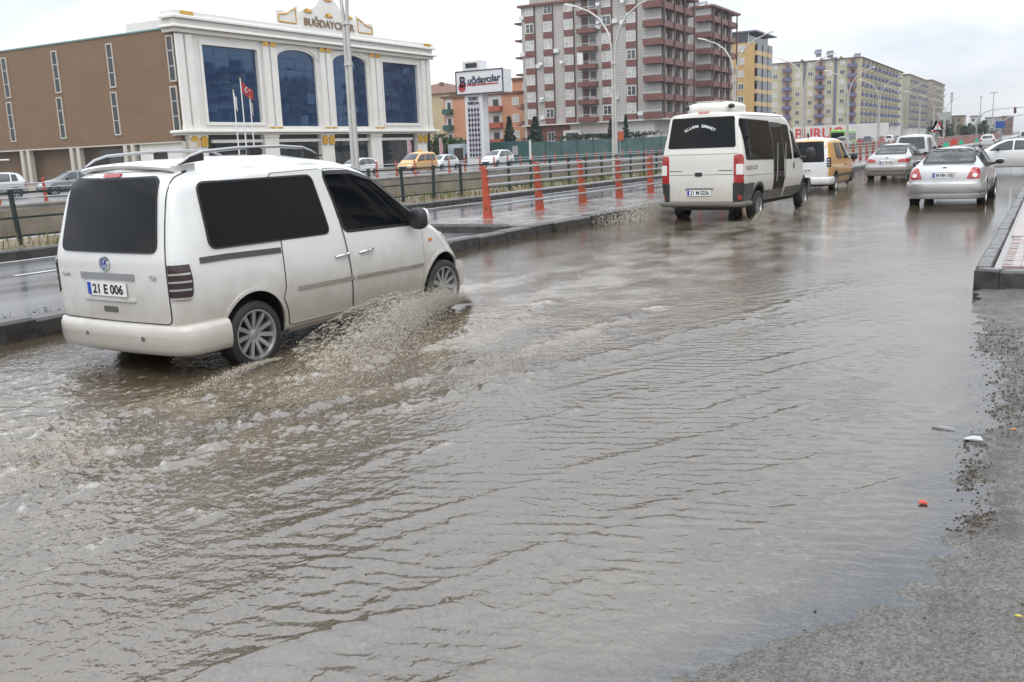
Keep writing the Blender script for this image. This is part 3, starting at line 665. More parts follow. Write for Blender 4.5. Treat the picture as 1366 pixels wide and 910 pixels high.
def water_mat():
    m = bpy.data.materials.new('muddy_water'); m.use_nodes = True; t = m.node_tree; N = t.nodes; L = t.links; N.clear()
    o = N.new('ShaderNodeOutputMaterial'); g = N.new('ShaderNodeNewGeometry')
    at = N.new('ShaderNodeAttribute'); at.attribute_name = 'depth'; af = N.new('ShaderNodeAttribute'); af.attribute_name = 'foam'
    n1 = N.new('ShaderNodeTexNoise'); n1.inputs['Scale'].default_value = 1.1; n1.inputs['Detail'].default_value = 7; L.new(g.outputs['Position'], n1.inputs['Vector'])
    cr = N.new('ShaderNodeValToRGB'); cr.color_ramp.elements[0].position = .32; cr.color_ramp.elements[0].color = (.062, .044, .026, 1); cr.color_ramp.elements[1].position = .7; cr.color_ramp.elements[1].color = (.092, .072, .047, 1); L.new(n1.outputs['Fac'], cr.inputs[0])
    n2 = N.new('ShaderNodeTexNoise'); n2.inputs['Scale'].default_value = 42; n2.inputs['Detail'].default_value = 4; n2.inputs['Roughness'].default_value = .7; L.new(g.outputs['Position'], n2.inputs['Vector'])
    fm = N.new('ShaderNodeMath'); fm.operation = 'MULTIPLY_ADD'; L.new(n2.outputs['Fac'], fm.inputs[0]); fm.inputs[1].default_value = 1.5; fm.inputs[2].default_value = -.98
    fa = N.new('ShaderNodeMath'); fa.operation = 'ADD'; L.new(fm.outputs[0], fa.inputs[0]); L.new(af.outputs['Fac'], fa.inputs[1])
    fr_ = N.new('ShaderNodeMapRange'); fr_.inputs[1].default_value = .12; fr_.inputs[2].default_value = .75; fr_.inputs[3].default_value = 0; fr_.inputs[4].default_value = .62; L.new(fa.outputs[0], fr_.inputs[0])
    fc = N.new('ShaderNodeMix'); fc.data_type = 'RGBA'; L.new(fr_.outputs[0], fc.inputs[0]); ac = N.new('ShaderNodeAttribute'); ac.attribute_name = 'churn'; cm_ = N.new('ShaderNodeMix'); cm_.data_type = 'RGBA'; cms = N.new('ShaderNodeMath'); cms.operation = 'MULTIPLY'; cms.inputs[1].default_value = .8; L.new(ac.outputs['Fac'], cms.inputs[0]); L.new(cms.outputs[0], cm_.inputs[0]); L.new(cr.outputs[0], cm_.inputs['A']); cm_.inputs['B'].default_value = (.20, .152, .096, 1); L.new(cm_.outputs['Result'], fc.inputs['A']); fc.inputs['B'].default_value = (.46, .425, .37, 1)
    mpn = N.new('ShaderNodeMapping'); mpn.inputs['Scale'].default_value = (1, 1, .2); L.new(g.outputs['Position'], mpn.inputs[0])
    n3 = N.new('ShaderNodeTexNoise'); n3.inputs['Scale'].default_value = 32; n3.inputs['Detail'].default_value = 1.6; n3.inputs['Roughness'].default_value = .5; L.new(mpn.outputs[0], n3.inputs['Vector'])
    bu = N.new('ShaderNodeBump'); bu.inputs['Distance'].default_value = .0095; L.new(n3.outputs['Fac'], bu.inputs['Height'])
    spx = N.new('ShaderNodeSeparateXYZ'); L.new(g.outputs['Position'], spx.inputs[0]); bs = N.new('ShaderNodeMapRange'); bs.inputs[1].default_value = 2; bs.inputs[2].default_value = 20; bs.inputs[3].default_value = 1.0; bs.inputs[4].default_value = .22; L.new(spx.outputs['Y'], bs.inputs[0]); bx = N.new('ShaderNodeMapRange'); bx.inputs[1].default_value = -1.0; bx.inputs[2].default_value = -4.2; bx.inputs[3].default_value = .32; bx.inputs[4].default_value = 1.0; L.new(spx.outputs['X'], bx.inputs[0]); n5 = N.new('ShaderNodeTexNoise'); n5.inputs['Scale'].default_value = .8; n5.inputs['Detail'].default_value = 3; L.new(g.outputs['Position'], n5.inputs['Vector']); n6 = N.new('ShaderNodeMapRange'); n6.inputs[1].default_value = .35; n6.inputs[2].default_value = .65; n6.inputs[3].default_value = .45; n6.inputs[4].default_value = 1.15; L.new(n5.outputs['Fac'], n6.inputs[0]); b1_ = N.new('ShaderNodeMath'); b1_.operation = 'MULTIPLY'; L.new(bs.outputs[0], b1_.inputs[0]); L.new(bx.outputs[0], b1_.inputs[1]); b2_ = N.new('ShaderNodeMath'); b2_.operation = 'MULTIPLY'; L.new(b1_.outputs[0], b2_.inputs[0]); L.new(n6.outputs[0], b2_.inputs[1]); L.new(b2_.outputs[0], bu.inputs['Strength'])
    df = N.new('ShaderNodeBsdfDiffuse'); L.new(fc.outputs['Result'], df.inputs[0]); L.new(bu.outputs[0], df.inputs['Normal'])
    tr = N.new('ShaderNodeBsdfTransparent'); tr.inputs[0].default_value = (1, 1, 1, 1)
    dp = N.new('ShaderNodeMapRange'); dp.inputs[1].default_value = .0; dp.inputs[2].default_value = .022; dp.inputs[3].default_value = .0; dp.inputs[4].default_value = 1; L.new(at.outputs['Fac'], dp.inputs[0])
    m1 = N.new('ShaderNodeMixShader'); L.new(dp.outputs[0], m1.inputs[0]); L.new(tr.outputs[0], m1.inputs[1]); L.new(df.outputs[0], m1.inputs[2])
    gl = N.new('ShaderNodeBsdfGlossy'); gl.inputs['Roughness'].default_value = .08; L.new(bu.outputs[0], gl.inputs['Normal'])
    fr = N.new('ShaderNodeFresnel'); fr.inputs[0].default_value = 2.5; L.new(bu.outputs[0], fr.inputs['Normal'])
    m2 = N.new('ShaderNodeMixShader'); L.new(fr.outputs[0], m2.inputs[0]); L.new(m1.outputs[0], m2.inputs[1]); L.new(gl.outputs[0], m2.inputs[2])
    L.new(m2.outputs[0], o.inputs[0]); return m
rr = np.concatenate([np.exp(np.linspace(math.log(1.4), math.log(2.3), 40))[:-1], np.exp(np.linspace(math.log(2.3), math.log(13), 600))[:-1], np.exp(np.linspace(math.log(13), math.log(150), 300))])
th = np.concatenate([np.radians(np.linspace(-86, -62, 40))[:-1], np.radians(np.linspace(-62, 12, 600))[:-1], np.radians(np.linspace(12, 40, 40))])
Rg, Tg = np.meshgrid(rr, th, indexing='ij'); Xw = Rg * np.sin(Tg); Yw = Rg * np.cos(Tg)
hw, fo, chu = water_height(Xw, Yw); bd = bed(Xw, Yw)
dep = np.where(Yw > 12.1, .1, hw - bd)
keep = (Xw > KX - .15) & np.where(Yw < 12.1, dep > -.012, Xw < -.56) & (Yw > -3)
WATER = water_mat()
wm_ = grid_mesh('flood_water', Xw, Yw, hw, keep, {'depth': dep, 'foam': np.clip(fo, 0, 1.2), 'churn': np.clip(chu, 0, 1)}); wm_.materials.append(WATER)
struct(obj('flood_water', wm_))
far = MB().add([(KX - .1, 146, 0.0), (30, 146, 0.0), (30, 900, 0.0), (KX - .1, 900, 0.0)], [(0, 1, 2, 3)]); far.build('distant_water', WATER, kind='structure')

# ------------------------------------------------------------------ kerbs, median, pavement
kb = struct(obj('median_kerb', None))
ksm = [MB().cham(KX - .30, KX, .006, .994, -.2, .215 + d, .03).mesh('kerb_stone', KERB) for d in (0, .012, -.01)]
for k in range(66): obj('kerb_stone', ksm[random.randrange(3)], kb, (random.uniform(-.012, .012), -4 + k, 0), random.uniform(-.006, .006))
MB().cham(KX - .30, KX, 62, 900, -.2, .215, .03).build('kerb_run', KERB, kb)
md = struct(obj('median_strip', None))
mm = MB(); mm.cham(-12.1, KX - .31, 17.3, 900, -.1, .235, .03); mm.build('median_slab', SLABTOP, md)
mm = MB(); mm.cham(-12.3, -9.9, 17.0, 17.295, -.1, .25, .05); mm.build('median_end_stone', KERB, md)
fk = struct(obj('far_kerb', None)); fm_ = MB().cham(-17.6, -17.3, .006, 1.494, -.1, .24, .03).mesh('kerb_stone', KERB)
for k in range(50): obj('kerb_stone', fm_, fk, (0, 2 + 1.5 * k, 0))
MB().cham(-17.6, -17.3, 77, 500, -.1, .24, .03).build('kerb_run', KERB, fk)
# verge of bare soil with tufts
vx = np.linspace(-20.4, -17.6, 16); vy = np.linspace(-5, 140, 500); VX, VY = np.meshgrid(vx, vy)
vg = grid_mesh('verge', VX, VY, .20 + .06 * fbm(VX * 1.5, VY * 1.5, 4) + .05 * np.sin((VX + 17.6) / 2.8 * PI) * -1); vg.materials.append(DIRT); struct(obj('verge', vg))

# right-hand pavement and its kerb
PAVER = pm('wet_red_paver', (.30, .225, .205), .2, spec=.6, var=(14, .25), rvar=.08, bump=(40, .2, .003))
PAVER_D = pm('wet_grey_paver', (.27, .255, .245), .2, spec=.6, var=(14, .25), rvar=.08, bump=(40, .2, .003))
PAVFAR = brick_mat('paver_pattern', (.30, .23, .21), (.16, .14, .13), .2, .1, .22)
pv = struct(obj('pavement', None))
MB().box(-.52, 9, 12.22, 900, -.2, .19).build('pavement_bed', SLABTOP, pv)
MB().box(-.46, 9, 16.02, 900, .191, .216).build('far_paving', PAVER, pv)
pm_ = [MB().cham(.003, .197, .003, .097, .17, .218, .006).mesh('paver', mt) for mt in (PAVER, PAVER, PAVER_D)]
for r in range(36):
    for c in range(8):
        obj('paver', pm_[random.randrange(3)], pv, (-.44 + .2 * c + (.1 if r % 2 else 0), 12.34 + .1 * r, random.uniform(-.004, .003)))
ks = struct(obj('pavement_kerb', None)); k1 = MB().cham(-.70, -.53, .005, .995, -.15, .222, .02).mesh('kerb_stone', KERB)
for k in range(46): obj('kerb_stone', k1, ks, (random.uniform(-.006, .006), 12.18 + k, random.uniform(-.006, .004)))
def ret(x0, y0, x1, y1, h=.225):
    d = Vector((x1 - x0, y1 - y0, 0)); l = d.length; o = MB().cham(.004, l - .004, 0, .2, -.15, h, .025).build('kerb_stone', KERB, ks, (x0, y0, 0), math.atan2(d.y, d.x)); return o
ret(-.71, 11.97, -.44, 11.86); ret(-.44, 11.86, .10, 11.92, .215); ret(.10, 11.92, .65, 12.02, .22); ret(.65, 12.02, 1.2, 12.1); ret(1.2, 12.1, 2.2, 12.15)

# ------------------------------------------------------------------ railings, fence, wall
def post_mesh():
    """tapered orange plate with a round hole near the foot"""
    mb = MB(); T = .045
    prof = [(-.08, 0), (.19, 0), (.175, .10), (.055, 1.2), (-.055, 1.22), (-.08, 1.19)]
    hc = (.035, .20); r = .035; k = 12
    hole = [(hc[0] + r * math.cos(2 * PI * i / k), hc[1] + r * math.sin(2 * PI * i / k)) for i in range(k)]
    sq = [(-.08, .1), (.163, .1), (.1475, .30), (-.08, .30)]
    for s in (-T, T):
        f = lambda p: (p[0], s, p[1])
        mb.add([f(p) for p in [(-.08, 0), (.19, 0), (.163, .1), (-.08, .1)]], [(0, 1, 2, 3)])
        mb.add([f(p) for p in [(-.08, .30), (.1475, .30), (.055, 1.2), (-.055, 1.22), (-.08, 1.19)]], [(0, 1, 2, 3, 4)])
        ring_ = hole; corner = [(.15, .25), (.09, .30), (.035, .30), (-.03, .30), (-.08, .25), (-.08, .2), (-.08, .15), (-.03, .10), (.035, .10), (.10, .10), (.16, .15), (.155, .2)]
        corner = [(.155, .2), (.152, .25), (.1475, .30), (.035, .30), (-.08, .30), (-.08, .25), (-.08, .2), (-.08, .15), (-.08, .10), (.035, .10), (.163, .10), (.159, .15)]
        mb.add([f(p) for p in hole] + [f(p) for p in corner], [(i, (i + 1) % k, (i + 1) % k + k, i + k) for i in range(k)])
    n = len(hole); mb.add([(p[0], -T, p[1]) for p in hole] + [(p[0], T, p[1]) for p in hole], [(i, (i + 1) % n, (i + 1) % n + n, i + n) for i in range(n)])
    n = len(prof); mb.add([(p[0], -T, p[1]) for p in prof] + [(p[0], T, p[1]) for p in prof], [(i, (i + 1) % n, (i + 1) % n + n, i + n) for i in range(n)])
    mb.box(-.13, .24, -.09, .09, 0, .018)
    for z in (.29, .53, .76, .95, 1.13): mb.box(-.02 + .0, .10 + (1.2 - z) * .09, -.055, .055, z - .03, z + .03)
    return mb.mesh('post', ORANGE)
PM = post_mesh()
def railing(name, label, x, y0, n, step, z, heights, scale=1.):
    t = thing(name, label, 'railing', (x, y0, z))
    for k in range(n):
        p = obj('post', PM, t, (0, k * step, 0)); p.scale = (scale * .8, scale, scale * random.uniform(.985, 1.01)); p.rotation_euler = (random.uniform(-.012, .012), random.uniform(-.02, .02), random.uniform(-.06, .06))
    for h in heights:
        xo = .055 + (1.2 * scale - h) * .085
        MB().tube([(xo, -.04, h), (xo, (n - 1) * step + .1, h)], .027 * scale, 8).build('rail', STEEL, t, smooth=True)
    return t
railing('guard_railing', 'orange-posted steel railing along the median beside the flooded lane', -11.45, 18.9, 96, 2.6, .235, (.29, .53, .76, .95, 1.13))
railing('guard_railing', 'orange-posted railing on the concrete wall along the far service road', -40.1, 16.0, 90, 2.25, .28, (.25, .46, .66, .86), .88)
def fence():
    t = thing('metal_fence', 'low dark green metal fence on the bare soil verge between the roads', 'fence', (-18.3, 0, .18))
    ys = [5.5, 8.6, 11.75, 15.0, 18.2, 21.5] + [23.3 + 1.75 * k for k in range(34)]
    pmesh = MB().box(-.045, .045, -.03, .03, -.1, 1.2).mesh('post', FENCE)
    for i, y in enumerate(ys):
        o = obj('post', pmesh, t, (0, y, 0)); o.rotation_euler = (random.uniform(-.03, .03), random.uniform(-.03, .03), 0)
        if abs(y - 11.75) < .1: o.rotation_euler = (.10, .05, 0)
    for h in (.25, .62, 1.12): MB().box(.046, .075, 5.3, ys[-1] + .1, h - .022, h + .022).build('rail', FENCE, t)
fence()
def wall():
    t = thing('retaining_wall', 'grey concrete retaining wall below the far orange railing', 'wall', (-39.9, 0, 0))
    a = [MB().box(-.25, .0 + d, .015, 2.235, -1.5, .18).mesh('wall_panel', CONCRETE) for d in (0, .025, -.015)]
    for k in range(62): obj('wall_panel', a[random.randrange(3)], t, (0, 6 + 2.25 * k, 0))
    MB().box(-.28, -.06, 5, 146, -1.5, .15).build('wall_core', CONCRETE, t); MB().box(-.25, 0, 146, 420, -1.5, .18).build('wall_run', CONCRETE, t)
    MB().cham(-.42, .10, 5, 420, .182, .285, .02).build('coping', CONCRETE, t)
wall()
lk = struct(obj('lower_kerb', None)); MB().cham(-38.4, -37.6, -40, 420, -1.4, -1.08, .04).build('kerb_run', CONCRETE, lk)
MB().cham(-25.2, -24.8, -40, 420, -1.4, -1.1, .04).build('kerb_run', CONCRETE, lk)

# ------------------------------------------------------------------ street lamps
def lamp():
    t = thing('street_lamp', 'x', 'street lamp', group='double-armed street lamps on the verge')
    for s in (-1, 1):
        pts = [(s * .075, 0, 0), (s * .07, 0, 2), (s * .062, 0, 4.5), (s * .062, 0, 5.6), (s * .12, 0, 6.4), (s * .32, 0, 7.1), (s * .72, 0, 7.7), (s * 1.3, 0, 8.12), (s * 2.0, 0, 8.38)]
        MB().tube(pts, [.085, .078, .066, .06, .056, .052, .046, .042, .038], 10).build('pole', LAMPPOST, t, smooth=True)
        hd = MB(); hd.add([(s * 1.9, -.13, 8.36), (s * 1.9, .13, 8.36), (s * 2.6, .10, 8.54), (s * 2.6, -.10, 8.54), (s * 1.95, -.10, 8.45), (s * 1.95, .10, 8.45), (s * 2.5, .07, 8.60), (s * 2.5, -.07, 8.60)], [(0, 1, 2, 3), (4, 5, 6, 7), (0, 1, 5, 4), (1, 2, 6, 5), (2, 3, 7, 6), (3, 0, 4, 7)])
        hd.build('lamp_head', LAMPPOST, t)
    for z in (1.2, 4.3, 5.5): MB().lathe([(.10, z), (.15, z), (.15, z + .1), (.10, z + .1)], 12, Matrix.Diagonal((1, .72, 1, 1))).build('collar', LAMPPOST, t)
    MB().cham(-.25, .25, -.25, .25, -.1, .06, .02).build('foot_plate', CONCRETE, t)
    return t
L0 = lamp(); which = ['behind the white van roof, before the white columned building', 'in front of the maroon and grey apartment tower', 'behind the minibus, before the yellow apartment block', 'between minibus and taxi, before the pale green block', 'fifth from the camera, before the end of the pale green block', 'sixth from the camera, above the grey sedan', 'seventh from the camera along the verge', 'eighth from the camera along the verge', 'ninth from the camera along the verge', 'tenth and smallest along the verge']
for k, w in enumerate(which):
    lb = 'double-armed steel street lamp ' + w
    if k == 0: L0.location = (-19.0, 23.58, .2); L0['label'] = lb
    else: copy_tree(L0, (-19.0, 23.58 + 20.4 * k, .2), 0, lb)

# ------------------------------------------------------------------ buildings
WSTONE = pm('white_stone_cladding', (.72, .70, .66), .55, var=(.5, .06), bump=(3, .06, .02))
WTRIM = pm('white_trim', (.76, .74, .70), .5, var=(.6, .05))
GOLD = pm('gold_ornament', (.62, .36, .05), .4, metal=.4, var=(4, .2))
GOLDTX = pm('bronze_lettering', (.20, .13, .07), .5)
BLUEGLASS = pm('blue_mirror_glass', (.010, .030, .080), .03, spec=1.0)
BLUEGLASS.node_tree.nodes['Principled BSDF'].inputs['Specular Tint'].default_value = (.36, .62, 1.0, 1)
BROWN = brick_mat('brown_cladding', (.195, .118, .066), (.145, .09, .052), 2.4, .3, .65, var=.04, msize=.02)
BROWNTRIM = pm('pale_window_trim', (.52, .49, .43), .6)
DGLASS = pm('dark_shop_glass', (.02, .024, .028), .05, spec=.7)
GREYTILE = brick_mat('grey_wall_tile', (.44, .42, .395), (.30, .285, .27), 1.2, .42, .6, var=.04, msize=.035)
MAROON = pm('maroon_cladding', (.165, .066, .057), .55, var=(.7, .15))
MAROOND = pm('dark_maroon', (.095, .045, .043), .5)
PVC = pm('white_window_frame', (.70, .70, .68), .45)
WGLASS = pm('window_glass', (.07, .08, .09), .06, spec=.8)
CURTAIN = pm('window_curtain', (.50, .49, .47), .5, var=(1.3, .35))
LGREY = pm('light_render', (.60, .58, .55), .7, var=(.4, .1))
MGREY = pm('balcony_recess_grey', (.36, .35, .335), .7, var=(.5, .15))
ORANGEW = pm('orange_render', (.54, .265, .155), .75, var=(.4, .12))
ORANGED = pm('red_orange_band', (.38, .10, .055), .7)
BEIGE = pm('beige_render', (.50, .41, .26), .75, var=(.4, .1)); BEIGED = pm('brown_render', (.27, .215, .15), .75, var=(.4, .1))
ROOF = pm('brown_roof_tile', (.17, .085, .055), .8, var=(2, .3))
YELLOWW = pm('ochre_render', (.50, .33, .14), .75, var=(.4, .12)); YELLOWP = pm('pale_ochre_parapet', (.56, .40, .22), .7)
GREENW = pm('pale_green_render', (.445, .415, .29), .75, var=(.3, .12)); BLUEP = pm('blue_parapet', (.125, .135, .235), .6); PINKW = pm('pink_balcony_wall', (.45, .26, .21), .7); SLATE = pm('slate_blue_band', (.13, .14, .185), .6)
TEAL = pm('teal_hoarding', (.025, .085, .085), .55, var=(.6, .15))
def win_mesh(w, h, fr=.07, mull=1, d=.08, glass=WGLASS, frame=PVC, cross=None):
    """window in the local xz plane facing -y: frame and glass"""
    f = MB(); f.box(-w / 2, w / 2, -d, 0, 0, fr); f.box(-w / 2, w / 2, -d, 0, h - fr, h); f.box(-w / 2, -w / 2 + fr, -d, 0, fr, h - fr); f.box(w / 2 - fr, w / 2, -d, 0, fr, h - fr)
    for k in range(mull):
        x = -w / 2 + w * (k + 1) / (mull + 1); f.box(x - fr * .4, x + fr * .4, -d, 0, fr, h - fr)
    if cross: f.box(-w / 2 + fr, 0 - fr * .4, -d * .9, 0, h * cross, h * cross + fr * .7)
    return f.mesh('window', frame), MB().box(-w / 2 + fr * .6, w / 2 - fr * .6, -d * .45, -.004, fr * .6, h - fr * .6).mesh('pane', glass)
def put_win(parent, ms, loc, rz=0.):
    w = obj('window', ms[0], parent, loc, rz); obj('pane', ms[1], w); return w

# ---- white showroom with columns (facade in the plane x = 0, facing +x; y along the street)
def showroom():
    t = thing('showroom_building', 'white three-storey building with tall blue windows, columns and gilded gable', 'building', (-82, 0, 0))
    y0, y1 = 73.2, 121.0
    MB().box(-8, -.6, y0 + .3, y1 - .3, 0, 17.0).build('wall', WSTONE, t)
    fr = MB()                                          # stone front with openings left for the windows
    def band(a, b, z0, z1, x=-.15): fr.box(-.62, x, a, b, z0, z1)
    wins = [(76.7, 85.1, 6.15, 14.45, 0), (88.55, 95.35, 5.75, 13.85, 1), (98.8, 105.75, 5.75, 13.95, 1), (109.2, 117.6, 6.25, 14.55, 0)]
    prev = y0 + .3
    for a, b, z0, z1, arch in wins:
        band(prev, a, 5.0, 16); band(a, b, 5.0, z0)
        if not arch: band(a, b, z1, 16)
        prev = b
    band(prev, y1 - .3, 5.0, 16)
    fr.build('front_wall', WSTONE, t)
    for a, b, z0, z1, arch in wins:
        w = obj('window', None, t)
        if arch:
            n = 16; c = (a + b) / 2; r = (b - a) / 2; rise = 1.05
            pts = [(c - r * math.cos(PI * k / n), z1 + rise * math.sin(PI * k / n)) for k in range(n + 1)]
            sp = MB()
            for k in range(n):
                p, q = pts[k], pts[k + 1]
                sp.add([(-.15, p[0], p[1]), (-.15, q[0], q[1]), (-.15, q[0], 16), (-.15, p[0], 16), (-.62, p[0], p[1]), (-.62, q[0], q[1])], [(0, 1, 2, 3), (0, 4, 5, 1)])
            sp.build('arch_wall', WSTONE, w)
            for ra, rb, dx in ((1.0, 1.09, .0), (1.09, 1.16, .12)):
                am = MB()
                for k in range(n):
                    q0, q1 = [(c - r * s_ * math.cos(PI * kk / n), z1 + (rise + (s_ - 1) * r) * math.sin(PI * kk / n)) for kk in (k, k + 1) for s_ in (ra,)], [(c - r * s_ * math.cos(PI * kk / n), z1 + (rise + (s_ - 1) * r) * math.sin(PI * kk / n)) for kk in (k, k + 1) for s_ in (rb,)]
                    am.add([(dx - .14, *q0[0]), (dx - .14, *q0[1]), (dx - .14, *q1[1]), (dx - .14, *q1[0]), (-.2, *q1[0]), (-.2, *q1[1]), (-.2, *q0[0]), (-.2, *q0[1])], [(0, 1, 2, 3), (3, 2, 5, 4), (0, 6, 7, 1)])
                am.build('arch_moulding', WTRIM, w)
            top = z1 + rise
        else:
            f = MB()
            for q0, q1, zz0, zz1 in ((a - .35, a, z0 - .35, z1 + .35), (b, b + .35, z0 - .35, z1 + .35), (a, b, z1, z1 + .35), (a, b, z0 - .35, z0)): f.box(-.15, .02, q0, q1, zz0, zz1)
            f.build('window_frame', WTRIM, w); top = z1
        nc, nrow = 4, 6; pw = (b - a) / nc; ph = (z1 - z0) / nrow
        pmh = MB().box(-.02, .02, .02, pw - .02, .02, ph - .02).mesh('pane', BLUEGLASS)
        for i in range(nc):
            for j in range(nrow):
                o = obj('pane', pmh, w, (-.45, a + pw * i, z0 + ph * j)); o.rotation_euler = (0, random.uniform(-.012, .012), random.uniform(-.014, .014))
        if arch:
            n2 = 16; pp = [(c - r * .985 * math.cos(PI * k / n2), z1 + .03 + (rise - .05) * math.sin(PI * k / n2)) for k in range(n2 + 1)]
            MB().prism(pp, lambda u, v: (-.47, u, v), lambda u, v: (-.43, u, v)).build('arch_pane', BLUEGLASS, w)
        MB().box(-.56, -.5, a, b, z0, top).build('window_back', BLACK, w)
    # pilasters
    for yy in (74.2, 87.05, 97.1, 107.45, 119.6):
        for d in (-.62, .62):
            if yy in (74.2, 119.6) and d * (yy - 97) > 0: pass
            p = MB(); p.box(-.15, .16, yy + d - .48, yy + d + .48, 5.6, 15.3); p.box(-.15, .24, yy + d - .58, yy + d + .58, 5.3, 5.75); pl = p.build('pilaster', WTRIM, t)
            if 75 < yy < 119: MB().box(.0, .22, yy + d - .44, yy + d + .44, 14.95, 15.5).build('capital', GOLD, pl)
            if 75 < yy < 119: MB().box(.18, .26, yy + d - .5, yy + d + .5, 5.42, 5.66).build('base_ornament', GOLD, pl)
    # cornices
    for nm, z0, z1, xo in (('cornice', 15.5, 15.95, .35), ('cornice', 15.95, 16.2, .85), ('frieze', 16.2, 16.9, .25), ('cornice', 16.9, 17.2, .75), ('parapet', 17.2, 17.75, .45)):
        MB().cham(-1.6, xo, y0 - xo - .02, y1 + xo + .02, z0, z1, .08).build(nm, WTRIM, t)
    for yy in (74.6, 119.8): MB().box(.46, .50, yy - .9, yy + .9, 17.3, 17.68).build('parapet_ornament', GOLD, t)
    for nm, z0, z1, xo in (('ledge', 4.75, 5.0, .35), ('ledge', 5.0, 5.28, .7)): MB().cham(-1.6, xo, y0 - xo - .02, y1 + xo + .02, z0, z1, .08).build(nm, WTRIM, t)
    # gable: three shaped panels
    def shaped(pts, nm, x0=-.2, x1=.3): return MB().prism(pts, lambda u, v: (x0, u, v), lambda u, v: (x1, u, v)).build(nm, WTRIM, t)
    def outline(pts, par): MB().tube([(.34, u, v) for u, v in pts], .09, 5).build('gilded_outline', GOLD, par)
    ar = lambda c, r, a0, a1, n=7: [(c[0] + r[0] * math.cos(a), c[1] + r[1] * math.sin(a)) for a in np.linspace(a0, a1, n)]
    L_ = [(88.5, 17.7), (92.3, 17.7), (92.3, 20.1)] + [(92.3 - .25 * k, 20.1 - .02 * k * k * 1.4) for k in range(1, 7)] + [(89.4, 19.35), (88.5, 19.2)]
    g1 = shaped(L_, 'gable_panel'); outline([(88.9, 18.0), (91.9, 18.0), (91.9, 19.75), (91.2, 19.5), (90.2, 19.0), (88.9, 18.8), (88.9, 18.0)], g1)
    R_ = [(195.8 - u, v) for u, v in L_][::-1]; g2 = shaped(R_, 'gable_panel'); outline([(195.8 - u, v) for u, v in [(88.9, 18.0), (91.9, 18.0), (91.9, 19.75), (91.2, 19.5), (90.2, 19.0), (88.9, 18.8), (88.9, 18.0)]], g2)
    mid = [(92.8, 17.7), (103.0, 17.7), (103.0, 19.6), (102.3, 19.9), (101.2, 20.0), (100.3, 20.4), (99.4, 21.3), (98.6, 21.75), (97.9, 21.85), (97.2, 21.75), (96.4, 21.3), (95.5, 20.4), (94.6, 20.0), (93.5, 19.9), (92.8, 19.6)]
    g3 = shaped(mid, 'gable_panel', -.2, .45); outline([(93.2, 19.0), (93.2, 19.4), (95.3, 19.9), (96.6, 21.0), (97.9, 21.5), (99.2, 21.0), (100.5, 19.9), (102.6, 19.4), (102.6, 19.0)], g3)
    for c in ((97.9, 21.3), (97.9, 19.35), (94.0, 19.55), (101.8, 19.55)):
        o = MB()
        for k in range(7):
            a = PI * k / 6; o.tube([(.5, c[0], c[1]), (.52, c[0] + .75 * math.cos(a), c[1] + .45 * math.sin(a))], [.14, .06], 5)
        o.build('gilded_ornament', GOLD, g3)
    tx = MB(); lettering(tx, 'BUĞDAYCILAR', 1.25, (.5, 97.95, 17.95), (0, 1, 0), (0, 0, 1), .05, width=9.7, bold=.02); tx.build('sign_lettering', GOLDTX, g3)
    # ground floor
    MB().box(-.6, -.5, y0 + .3, y1 - .3, 0, 4.75).build('shop_back', BLACK, t)
    for yy in (74.8, 86.1, 96.3, 106.5, 117.6):
        c = MB(); c.box(-.6, .2, yy - 1.2, yy + 1.2, 0, 4.4); c.box(-.6, .28, yy - 1.3, yy + 1.3, 4.4, 4.75); cc = c.build('column', WTRIM, t)
        if yy in (74.8, 96.3, 117.6):
            for d in (-.65, .65): MB().cham(.2, .42, yy + d - .45, yy + d + .45, 3.5, 4.6, .15).build('capital', GOLD, cc)
    for a, b in ((77.4, 84.8), (87.4, 94.9), (97.7, 105.1), (107.9, 115.2)):
        w = obj('shop_window', None, t); f = MB(); f.box(-.5, -.1, a - .4, b + .4, 3.85, 4.2); f.build('lintel', WTRIM, w)
        for k in range(4):
            aa = a + (b - a) * k / 4; MB().box(-.32, -.28, aa + .05, aa + (b - a) / 4 - .05, .3, 3.8).build('pane', DGLASS, w)
    return t
showroom()

def brown_wing():
    t = thing('brown_building', 'long brown-clad building with pairs of slit windows, joined to the white showroom', 'building', (0, 73.15, 0))
    MB().box(-150, -90.2, 0, 40, 4.15, 15.9).box(-90.2, -82.65, 0, .3, 4.15, 15.9).build('wall', BROWN, t)
    MB().box(-150, -82.7, -.12, .6, 15.9, 16.05).build('roof_edge', pm('teal_roof_edge', (.16, .30, .29), .5), t)
    MB().box(-150, -90.2, 1.4, 40, -.2, 4.15).build('ground_floor_wall', pm('brown_panel', (.17, .115, .075), .7, var=(.4, .1)), t)
    MB().box(-150, -82.4, .002, 1.6, 4.0, 4.148).build('soffit', BROWNTRIM, t)
    ms = win_mesh(1.05, 4.8, .14, 0, .12, DGLASS, BROWNTRIM)
    ml = MB().box(-.5, .5, -.1, -.005, 0, .08).mesh('transom', BROWNTRIM)
    for k in range(7):
        x = -82.9 - 9.75 * k
        for z in (10.4, 5.15):
            w = put_win(t, ms, (x - (.15 if z < 8 else 0), -.002, z))
            for zz in (1.6, 3.2): obj('transom', ml, w, (0, .02, zz))
    for k in range(7):
        for d in (0, 1.25): MB().box(-81.2 - 9.6 * k - d - .3, -81.2 - 9.6 * k - d + .3, -.0, .6, -.2, 3.998).build('column', BROWNTRIM, t)
    MB().box(-98, -91.6, 1.36, 1.398, .3, 3.7).build('shop_window', DGLASS, t); MB().box(-88.5, -82.5, 1.36, 1.398, .3, 3.7).build('shop_window', DGLASS, t)
    MB().tube([(-118, -.6, 3.0), (-113, -.6, 3.0)], .12, 6).build('awning_bar', PVC, t)
brown_wing()

